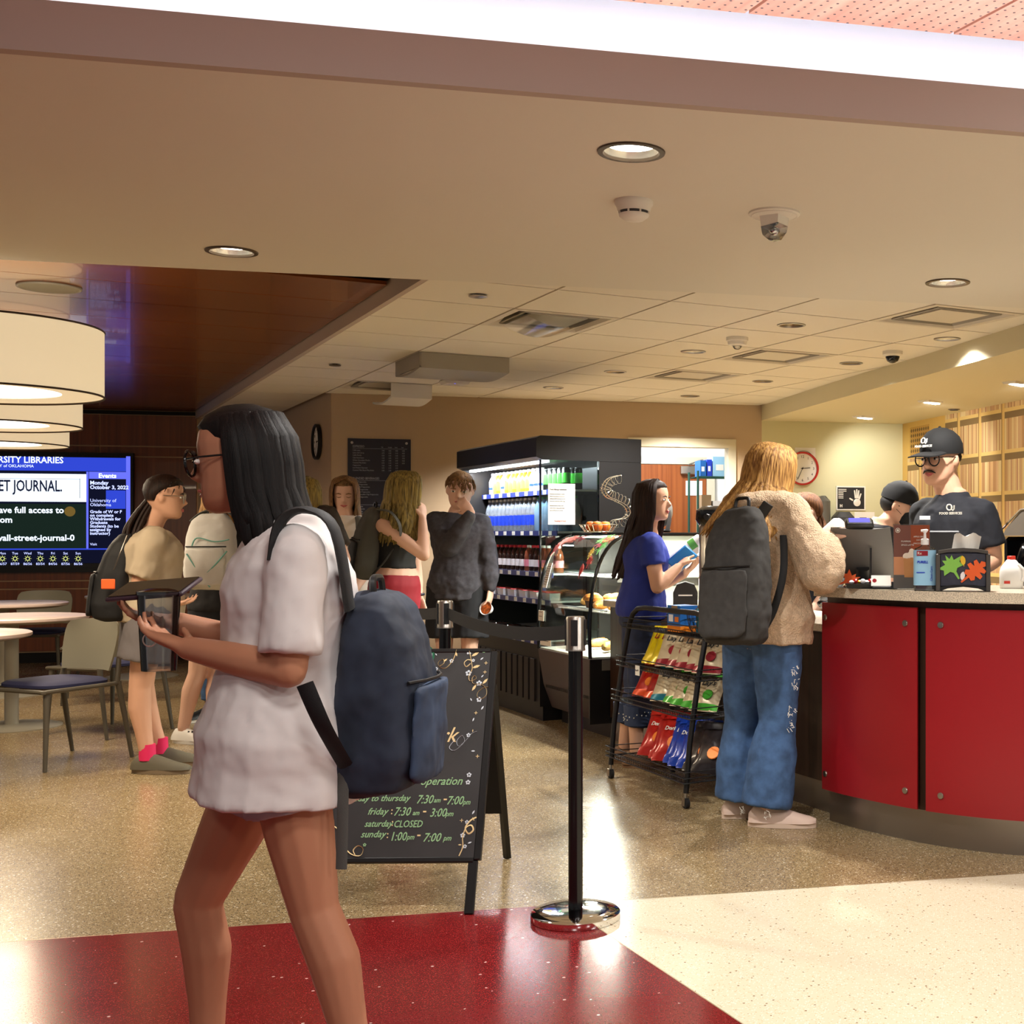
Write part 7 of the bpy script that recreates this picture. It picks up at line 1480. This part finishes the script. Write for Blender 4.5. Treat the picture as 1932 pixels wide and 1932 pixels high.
# jeans-wearing person further behind
D = 8.9
e, F = person('person in blue jeans and black shoes hidden behind the white backpack', D, dict(skin='skin_light', sc=.98, head=(440, 925, 0), face=(.3, -.9, 0), H=.222,
    arms=[((405, 990, 0), (402, 1070, 0), (412, 1110, 0), None), ((472, 990, 0), (476, 1070, 0), (466, 1110, 0), None)], hips=[(408, 1130, 0), (450, 1130, 0)], legs=[((400, 1235, 0), Zp(396, .09, D), (-.6, -.7, 0)), ((448, 1235, 0), Zp(446, .09, D), (.2, -.95, 0))],
    top=dict(m='sweater', g=.02, t0=-.05, sleeve=1.8, name='sweatshirt'), bottom=dict(m='denim', len=1.88, gl=.02, name='jeans'), shoes=('black', 'print_white', .26)))
hair_short(e, F['hc'], F['f'], F['u'], F['H'], 'hair_brown', 9, 60)
# ---------------------------------------------------------------- cashier
M('tee_navy', (22, 24, 32), .85, bump=(300, .05)); M('cap_black', (16, 16, 17), .85, bump=(700, .1))
D = 6.3
e, F = person('person in black cap, glasses and dark tee behind the counter', D, dict(skin='skin_light', sc=1.08, vox=.006, neck=1.22, head=(1774, 867, 0), face=(-.70, -.70, -.06), H=.246,
    arms=[((1744, 966, .13), (1738, 1050, .16), (1762, 1092, .05), None), ((1854, 968, -.10), (1876, 1056, -.10), (1850, 1074, -.20), dict(to=(1836, 1072, -.28), n=(0, 0, -1), curl=.3))],
    hips=[(1772, 1165, .08), (1832, 1165, -.06)], legs=[((1772, 1320, .08), Zp(1772, .09, D, .08), (-.8, -.5, 0)), ((1832, 1320, -.06), Zp(1832, .09, D, -.06), (-.8, -.5, 0))],
    top=dict(m='tee_navy', g=.030, gd=.034, t0=-.1, t1=1.19, sleeve=.72, gs=.020, fold=.016, name='tee_shirt', vox=.009), bottom=dict(m='shorts_black', len=1.9, name='trousers'), shoes=('black', 'black', .28)))
face(e, F['hc'], F['f'], F['u'], F['H'], 'brow_dark'); cap_hat(e, F, 'cap_black'); glasses(e, F, 'black_gloss')
c, f_, u_, H_ = F['hc'], F['f'], F['u'], F['H']; Pq = lambda x, y, z: rpt(c, f_, u_, H_, x, y, z)
b = MB(); b.tube([Pq(-.15, .36, -.26), Pq(-.08, .408, -.215), Pq(0, .418, -.205), Pq(.08, .408, -.215), Pq(.15, .36, -.26)], [.008*H_, .02*H_, .018*H_, .02*H_, .008*H_], 8); b.build('moustache', 'brow_dark', e, True)
b = MB(); R3 = Matrix((f_.cross(u_), f_, u_)).transposed(); b.ell(c-f_*(.10*H_)+u_*(.04*H_), (.352*H_, .39*H_, .22*H_), 18, 10, R3); b.build('hair', 'hair_black', e, True)
# emblem and wording on cap and tee
r_ = f_.cross(u_)
def decal_at(pt, n_, up_, parent, s, word):
    n_ = n_.normalized(); x_ = up_.cross(n_).normalized(); y_ = n_.cross(x_); Mx = frame(pt+n_*.004, x_, y_)
    for dx in (-.0, ): b = MB(); b.M = Mx; b.torus((-.004*s, .018*s, 0), .0085*s, .0022*s, 18, 5); b.tube([(.003*s, .024*s, 0), (.003*s, .012*s, 0), (.008*s, .008*s, 0), (.012*s, .013*s, 0), (.012*s, .024*s, 0)], .0022*s, 5); b.build('emblem', 'print_white', parent, False)
    tx = text(word, .0105*s, 'print_white', parent, Mx @ Matrix.Translation((0, -.004*s, 0)), 'CENTER', bold=.0004)
cp = [o for o in e.children if o.name.startswith('cap')][0]
pc_ = Pq(.06, .425, .27); decal_at(pc_, (f_+u_*.25+r_*.1), u_, cp, 1.5, 'FOOD SERVICES')
T_ = F['T']; ch = atd(1794, 968, D-.235); decal_at(ch, (f_*.85-CF*.5), UP, F['top'], 1.5, 'FOOD SERVICES')
b = MB(); b.M = frame(atd(1745, 977, D-.18), (CR-CF*.1).normalized(), UP); b.rbox(-.025, .025, -.009, .009, 0, .003, .001); b.build('name_badge', 'pack_white', e, True)
# ---------------------------------------------------------------- masked worker bending
D = 7.35
e, F = person('masked worker in black cap bending behind the till', D, dict(skin='skin_light', sc=1.0, head=(1697, 954, 0), face=(.90, -.25, -.30), H=.225,
    arms=[((1665, 1008, .15), (1690, 1090, .2), (1730, 1120, .2), None), ((1650, 1015, -.15), (1668, 1095, -.18), (1715, 1125, -.15), None)],
    hips=[(1630, 1165, .08), (1625, 1165, -.08)], legs=[((1640, 1290, .08), Zp(1636, .09, D, .08), (1, 0, 0)), ((1635, 1290, -.08), Zp(1630, .09, D, -.08), (1, 0, 0))],
    top=dict(m='tee_navy', g=.024, t0=-.1, sleeve=.7, name='tee_shirt'), bottom=dict(m='shorts_black', len=1.9, name='trousers'), shoes=('black', 'black', .26)))
c, f_, u_, H_ = F['hc'], F['f'], F['u'], F['H']; cap_hat(e, F, 'cap_black'); b = MB(); R3 = Matrix((f_.cross(u_), f_, u_)).transposed(); b.ell(c-f_*(.10*H_)+u_*(.0*H_), (.37*H_, .41*H_, .30*H_), 18, 10, R3); b.build('hair', 'hair_black', e, True)
for s in (-1, 1): b = MB(); b.tube([rpt(c, f_, u_, H_, s*.16, .375, .02), rpt(c, f_, u_, H_, s*.22, .34, .015)], .012*H_, 6); b.build('eye', 'eye_dark', e, True)
b = MB(); rings = []
for t_, w_, yf, yb in ((-.47, .16, .35, .05), (-.38, .265, .43, .02), (-.24, .312, .46, .08), (-.12, .30, .45, .16), (-.06, .16, .43, .28)):
    yc, yd = (yf+yb)/2*H_, (yf-yb)/2*H_; rings.append([c+u_*(t_*H_)+f_*(yc+yd*math.sin(a))+f_.cross(u_)*(w_*H_*math.cos(a)) for a in [2*math.pi*i/16 for i in range(16)]])
b.loft(rings); mk = b.build('face_mask', 'cap_black', e, True, smooth=70)
for s in (-1, 1): b = MB(); b.tube([rpt(c, f_, u_, H_, s*.30, .16, -.18), rpt(c, f_, u_, H_, s*.37, -.06, -.05)], .006*H_, 5); b.build('ear_loop', 'black', mk, False)
# ---------------------------------------------------------------- worker half hidden behind the fleece
D = 7.45
e, F = person('worker with tied-back brown hair half hidden by the cream fleece', D, dict(skin='skin_fair', sc=.97, head=(1518, 968, 0), face=(-.88, -.35, -.12), H=.222,
    arms=[((1500, 1040, .15), (1500, 1120, .15), (1480, 1160, 0), None), ((1548, 1045, -.13), (1556, 1125, -.15), (1530, 1160, -.2), None)],
    hips=[(1525, 1190, .08), (1540, 1190, -.08)], legs=[((1525, 1310, .08), Zp(1525, .09, D, .08), (-.9, 0, 0)), ((1540, 1310, -.08), Zp(1540, .09, D, -.08), (-.9, 0, 0))],
    top=dict(m='tee_navy', g=.024, t0=-.1, sleeve=.7, name='tee_shirt'), bottom=dict(m='shorts_black', len=1.9, name='trousers'), shoes=('black', 'black', .25)))
face(e, F['hc'], F['f'], F['u'], F['H'], 'brow_dark'); hair_short(e, F['hc'], F['f'], F['u'], F['H'], 'hair_chestnut', 31, 20, .02, -.5, low=.0)
b = MB(); c = F['hc']
for k in range(18): a = k*.9; o_ = CR*(.014*math.cos(a))+UP*(.014*math.sin(a)); P_ = smooth_path([atd(1535, 958, D)+o_, atd(1548, 985, D-.02)+o_*1.5, atd(1552, 1012, D-.06)+o_*1.6, atd(1556, 1035, D-.10)+o_], 4); b.tube(P_, [.009]*(len(P_)-1)+[.002], 6)
b.build('ponytail', 'hair_chestnut', e, True)
# ---------------------------------------------------------------- person walking past (close to the camera)
M('tee_bright', (222, 216, 214), .85); M('shorts_trim', (170, 170, 176), .85); M('pack_navy', (36, 44, 60), .8, noise=(10, .3)); M('pack_navy2', (50, 66, 92), .8, noise=(8, .3))
D = 2.85
e, F = person('person striding past in oversized white tee with a navy backpack', D, dict(skin='skin_tan', sc=.97, vox=.006, head=(452, 868, 0), face=(-.98, -.05, -.12), H=.222,
    arms=[((545, 1040, .16), (500, 1225, .20), (335, 1175, .10), dict(to=(270, 1165, .06), n=(0, -.2, 1), curl=.55, th=-1)), ((560, 1045, -.16), (545, 1265, -.19), (352, 1222, -.10), dict(to=(285, 1195, -.06), n=(0, .2, 1), curl=.55))],
    hips=[(522, 1392, .085), (534, 1396, -.085)], legs=[((372, 1700, .09), Zp(392, .10, D, .10), (-1, 0, 0)), ((592, 1715, -.08), Zp(676, .13, D, -.10), (-.95, 0, -.1))],
    top=dict(m='tee_bright', g=.026, gd=.034, t0=-.29, t1=1.22, sleeve=.86, gs=.014, fold=.014, name='tee_shirt', vox=.008, flare=.045), bottom=dict(m='shorts_trim', g=.004, gl=.004, len=.40, flare=.022, name='shorts', vox=.009, fold=.012), shoes=('shoe_white', 'shoe_white', .25)))
face(e, F['hc'], F['f'], F['u'], F['H'], 'brow_dark'); glasses(e, F, 'black_gloss')
hair_long(e, F['hc'], F['f'], F['u'], F['H'], 'hair_black', .20, 80, .006, 41, back=.25, phi=1.45, thick=1.05, drape=.05)
bp = backpack('large navy backpack slung low behind the white tee', atd(735, 1300, D+.02), CR, .31, .44, .20, 'pack_navy', pm='pack_navy2', lean=.05, fold=.02)
strap(bp, [atd(660, 1150, D-.10), atd(632, 1000, D-.13), atd(580, 962, D-.14), atd(530, 985, D-.17), atd(515, 1060, D-.19)], 'canvas_black', .028, .008, side=CF)
strap(bp, [atd(575, 1290, D-.24), atd(610, 1370, D-.22), atd(655, 1450, D-.12)], 'canvas_black', .018, .005, side=CR); strap(bp, [atd(648, 1450, D-.12), atd(646, 1560, D-.12), atd(644, 1640, D-.12)], 'canvas_grey', .012, .003, 'loose_strap', side=CR)
# things carried by the walking person
t = thing('clear_tumbler', 'clear plastic tumbler with printed mark carried in both hands', 'tumbler', atd(300, 1200, D)); b = MB()
b.loft([[(r*math.cos(a*math.pi/14), r*math.sin(a*math.pi/14), z) for a in range(28)] for r, z in ((.001, -.075), (.036, -.075), (.044, .09), (.042, .09), (.034, -.07), (.001, -.07))], cap=False); b.build('cup', 'clear_plastic', t); b = MB(); b.lathe([(.046, .0905), (.046, .098), (.02, .104), (.001, .104)], 28); b.build('lid', 'clear_plastic', t)
b = MB(); b.M = frame((.0, 0, 0), CR, UP) @ Matrix.Translation((.0, -.005, .0445)); b.torus((0, 0, 0), .014, .0015, 20, 4); b.build('printed_mark', 'print_white', t)
t = thing('tablet', 'dark flat tablet carried above the tumbler', 'tablet', atd(292, 1112, D+.05)); b = MB(); b.M = frame((0, 0, 0), (CR+UP*.08).normalized(), (CF+UP*.30).normalized()); b.rbox(-.085, .085, -.055, .055, -.005, .005, .003); b.build('case', M('tablet_case', (70, 52, 62), .5), t); b = MB(); b.M = frame((0, 0, 0), (CR+UP*.08).normalized(), (CF+UP*.30).normalized()); b.rbox(-.08, .08, -.05, .05, .0052, .0072, .001); b.build('screen', 'black_gloss', t)
# ================================================================== SEATING AREA: SCREEN, PENDANTS, TABLES, CHAIRS
tvo = .075
def tvp(px, py):
    a = (px-CXP)/FPX; r = Vector((a*CT+ST, -a*ST+CT, 0)); o = O2-n2*tvo; D = o.dot(n2)/r.dot(n2); return (r*D-o).dot(t2), CAMH-(py-HYP)/FPX*D
sr, zt_ = tvp(251, 855); _, zb_ = tvp(251, 1079); sl = sr-2.12
t = tv = thing('wall_screen', 'large black framed wall screen showing library news in blue', 'screen', FM @ Vector(((sl+sr)/2, 0, zb_))); iv = t.matrix_basis.inverted()
b = MB(); b.M = iv @ FM; b.box(sl, sr, -tvo+.012, -.0045, zb_, zt_); b.build('casing', 'black', t, smooth=0)
b = MB(); b.M = iv @ FM
for q in ((sl, sr, zt_-.022, zt_), (sl, sr, zb_, zb_+.045), (sl, sl+.022, zb_+.0451, zt_-.0221), (sr-.022, sr, zb_+.0451, zt_-.0221)): b.box(q[0], q[1], -tvo-.004, -tvo+.0119, q[2], q[3])
b.build('bezel', 'black', t, smooth=0)
E('tv_blue', (44, 64, 190), 1.1); E('tv_lblue', (92, 100, 220), 1.2); E('tv_dark', (16, 18, 38), .9); E('tv_white', (225, 238, 255), 1.3); E('tv_text', (190, 200, 255), 1.4); E('tv_ink', (40, 44, 70), .5); E('tv_gold', (120, 96, 46), .8); E('tv_green', (26, 40, 34), .8); E('tv_sun', (210, 220, 130), 1.0)
TM = iv @ FM
def pane(px0, py0, px1, py1, m, d=0, name='picture_area', s0=None):
    a, z1 = tvp(px0, py0); c_, z0 = tvp(px1, py1); a = a if s0 is None else s0
    b = MB(); b.M = TM; b.box(a, c_, -tvo-.001-d*.0012, -tvo-.0001-d*.0012+.0, z0, z1); return b.build(name, m, t, smooth=0)
def tvt(s, px, py, size, m='tv_text', align='LEFT', bold=0., sx=1., d=4):
    a, z = tvp(px, py); return text(s, size, m, t, TM @ Matrix.Translation((a, -tvo-.001-d*.0012, z)) @ Matrix.Rotation(math.pi/2, 4, 'X'), align, 0, .0003, bold=bold, sx=sx)
SL = sl+.0225
pane(0, 861, 247, 1062, 'tv_dark', 0, s0=SL); pane(0, 861, 246, 890, 'tv_blue', 1, s0=SL); pane(238, 861, 246, 1036, 'tv_lblue', 2); pane(0, 893, 163, 947, 'tv_white', 2, 'news_banner', s0=SL); pane(168, 890, 238, 904, 'tv_lblue', 2); pane(0, 950, 163, 1035, 'tv_green', 1, s0=SL); pane(163, 890, 167, 1036, 'tv_lblue', 2); pane(0, 1035, 246, 1037, 'tv_blue', 2, s0=SL); pane(0, 1038, 165, 1062, 'tv_dark', 3, s0=SL); pane(200, 925, 237, 960, 'tv_blue', 1)
b = MB(); a, z = tvp(132, 965); b.M = TM @ Matrix.Translation((a, -tvo-.0026, z)) @ Matrix.Rotation(math.pi/2, 4, 'X'); b.lathe([(.05, 0), (.05, .0004)], 20); b.build('lamp_glow', 'tv_gold', t)
tvt('UNIVERSITY LIBRARIES', 120, 874, .088, 'tv_white', 'RIGHT', .0015, .92); tvt('UNIVERSITY of OKLAHOMA', 64, 882, .04, 'tv_white', 'RIGHT'); tvt('THE WALL STREET JOURNAL.', 118, 927, .155, 'tv_ink', 'RIGHT', .003, .62)
for py in (903, 939): pane(0, py, 151, py+.8, 'tv_ink', 3, 'rule', s0=SL)
pane(150.5, 903, 151.4, 939.8, 'tv_ink', 3, 'rule')
tvt('You now have full access to', 121, 968, .085, 'tv_white', 'RIGHT', .002); tvt('wsj.com', 24, 986, .085, 'tv_white', 'RIGHT', .002); tvt('libraries.ou.edu/wall-street-journal-0', 141, 1020, .085, 'tv_white', 'RIGHT', .002)
tvt('Events', 203, 901.5, .062, 'tv_white', 'CENTER', .002)
for i, s in enumerate(('Monday', 'October 3, 2022')): tvt(s, 170, 914+i*8.5, .052, bold=.0015)
for i, s in enumerate(('University of', 'Oklahoma')): tvt(s, 170, 947+i*8, .046)
for i, s in enumerate(('Grade of W or F', 'on complete', 'Withdrawals for', 'Graduate', 'Students (to be', 'assigned by', 'instructor)')): tvt(s, 170, 968+i*6.8, .042, bold=.001)
tvt('Visit', 170, 1029, .036)
for i, s in enumerate(('Mon', 'Tue', 'Wed', 'Thu', 'Fri', 'Sat', 'Sun')):
    px = 5+i*23.8; tvt(s, px, 1046, .034, 'tv_text', 'CENTER', d=5); tvt(('86/57', '87/59', '86/56', '83/54', '84/56', '87/56', '86/56')[i], px, 1066, .034, 'tv_text', 'CENTER', d=5)
    a, z = tvp(px, 1054); b = MB(); b.M = TM @ Matrix.Translation((a, -tvo-.0056, z)) @ Matrix.Rotation(math.pi/2, 4, 'X'); b.torus((0, 0, 0), .017, .0035, 16, 4)
    for k in range(8): an_ = k*math.pi/4; b.tube([(.024*math.cos(an_), .024*math.sin(an_), 0), (.033*math.cos(an_), .033*math.sin(an_), 0)], .0025, 4)
    b.build('sun_icon', 'tv_sun', t)
# ---------------------------------------------------------------- drum pendants
def shade_mat():
    m = M('drum_shade', (236, 220, 180), .8, emit=(255, 232, 190), es=.46); return m
shade_mat(); M('shade_rim', (64, 50, 36), .6); E('pendant_diffuser', (255, 244, 220), 4.5)
for i, y in enumerate((6.80, 8.80, 10.70)):
    lab = ('wide cream drum pendant lamp closest to the soffit', 'wide cream drum pendant lamp in the middle of its row', 'wide cream drum pendant lamp closest to the wall screen')[i]
    R = .51; t = thing('pendant_lamp', lab, 'lamp', (-.115, y, 1.90), 0, 'drum pendants over the tables'); C_ = lambda r, z: [(r*math.cos(a*math.pi/32), r*math.sin(a*math.pi/32), z) for a in range(64)]
    b = MB(); b.loft([C_(R, .004), C_(R, .30)], cap=False); b.build('drum_shade', 'drum_shade', t)
    for z in (.002, .302): b = MB(); b.torus((0, 0, z), R, .005, 64, 6); b.build('rim', 'shade_rim', t)
    b = MB(); b.loft([C_(R*.99, .012), C_(R*.66, .012)], cap=False); b.build('lower_ring', 'drum_shade', t)
    b = MB(); b.loft([C_(R*.66, .012), C_(R*.66, .14)], cap=False); b.build('inner_drum', 'white_plastic', t)
    b = MB(); b.lathe([(R*.655, .016), (R*.65, .018)], 48); b.build('diffuser', 'pendant_diffuser', t)
    b = MB(); b.tube([(0, 0, .02), (0, 0, ZW-1.90-.021)], .008, 8); b.build('stem', 'steel', t); b = MB(); b.lathe([(.06, ZW-1.90-.02), (.06, ZW-1.90-.0005)], 20); b.build('canopy', 'steel', t)
    area((-.115, y, 1.885), .6, 26, WARM)
# ---------------------------------------------------------------- tables
M('table_top', (206, 186, 178), .3); M('table_edge', (120, 112, 98), .5); M('table_post', (150, 144, 128), .45); M('chair_shell', (128, 124, 108), .55); M('chair_leg', (84, 78, 66), .5); M('seat_navy', (40, 42, 76), .8, bump=(400, .2))
def table_proto():
    t = thing('cafe_table', 'x x x x', 'table', (0, 0, 0), 0, 'round cafe tables'); b = MB(); b.lathe([(.452, .708), (.458, .714), (.458, .728), (.45, .732), (.01, .732)], 56); b.build('table_top', 'table_top', t); b = MB(); b.lathe([(.40, .694), (.45, .7079)], 56); b.build('edge_band', 'table_edge', t)
    b = MB(); b.lathe([(.045, .02), (.042, .03), (.042, .6939)], 24); b.build('post', 'table_post', t); b = MB(); b.lathe([(.30, .0), (.30, .006), (.27, .014), (.05, .022)], 48); b.build('base', 'table_post', t); return t
T0 = table_proto(); tabs = [(-.33, 8.40), (.03, 9.95), (-.02, 11.95), (1.05, 12.9)]
labs = ('round cafe table under the first drum pendant with a chair tucked in', 'round cafe table between two others in the row below the pendants', 'round cafe table standing nearest the wood wall and screen', 'round cafe table behind the person with the black backpack')
for i, (x, y) in enumerate(tabs):
    t = T0 if i == 0 else dup(T0, (x, y, 0), 0); t.location = (x, y, 0); t['label'] = labs[i]
# ---------------------------------------------------------------- chairs (local: front = +y, origin under the seat centre)
def chair_proto():
    t = thing('cafe_chair', 'x x x x', 'chair', (0, 0, 0), 0, 'grey cafe chairs')
    b = MB(); b.loft([sq_(.215, .21, .432), sq_(.225, .22, .438), sq_(.225, .22, .452), sq_(.20, .20, .466)]); b.build('seat', 'seat_navy', t)
    b = MB(); P_ = [(-.235, -.22, .43), (-.235, .20, .425), (-.20, .235, .423), (.20, .235, .423), (.235, .20, .425), (.235, -.22, .43)]; b.tube(smooth_path(P_, 3), [(.012, .016)]*(5*3+1), 8, side=(0, 0, 1)); b.build('seat_rail', 'chair_leg', t)
    for s in (-1, 1):
        b = MB(); b.tube([(s*.235, -.215, .44), (s*.245, -.25, .25), (s*.25, -.295, .002)], [.017, .015, .011], 10); b.build('leg', 'chair_leg', t)
        b = MB(); b.tube([(s*.225, .215, .425), (s*.235, .225, .25), (s*.245, .24, .002)], [.017, .015, .011], 10); b.build('leg', 'chair_leg', t)
        b = MB(); b.tube([(s*.232, -.21, .43), (s*.225, -.225, .50), (s*.205, -.245, .58)], [.016, .015, .012], 10); b.build('back_support', 'chair_leg', t)
    rows = []
    for v in range(9):
        z = .50+.285*v/8; w = (.195+.025*math.sin(math.pi*v/8*.8))*(1 if v < 7 else (.97 if v == 7 else .90)); rows.append([((-1+2*i/10)*w, -.235-.055*(v/8)+.05*(1-2*i/10)**2*(1), z-.012*((1-2*i/10)**4)*(v == 8)) for i in range(11)])
    b = MB(); b.loft([r+[(x, y-.012, z) for x, y, z in reversed(r)] for r in rows]); b.build('backrest', 'chair_shell', t, smooth=50); return t
def sq_(w, d, z, n=24): return [((w*abs(math.cos(a))**.5*(1 if math.cos(a) > 0 else -1)), d*abs(math.sin(a))**.5*(1 if math.sin(a) > 0 else -1), z) for a in [2*math.pi*i/n for i in range(n)]]
C0 = chair_proto()
for i, (x, y, dx, dy, lab) in enumerate(((.235, 8.295, -.82, -.57, 'grey cafe chair with navy seat tucked to the table below the first pendant'), (.56, 9.40, -.60, .80, 'grey cafe chair partly behind the black backpack'), (.62, 11.2, -.95, .1, 'grey cafe chair half hidden by the black rounded backpack'), (.22, 12.75, -.3, -.95, 'grey cafe chair with its back to the wood wall'), (-.35, 10.6, .2, -.97, 'grey cafe chair between the two farther round tables'))):
    t = C0 if i == 0 else dup(C0, (x, y, 0), 0); t.location = (x, y, 0); t.rotation_euler = (0, 0, math.atan2(dy, dx)-math.pi/2); t['label'] = lab
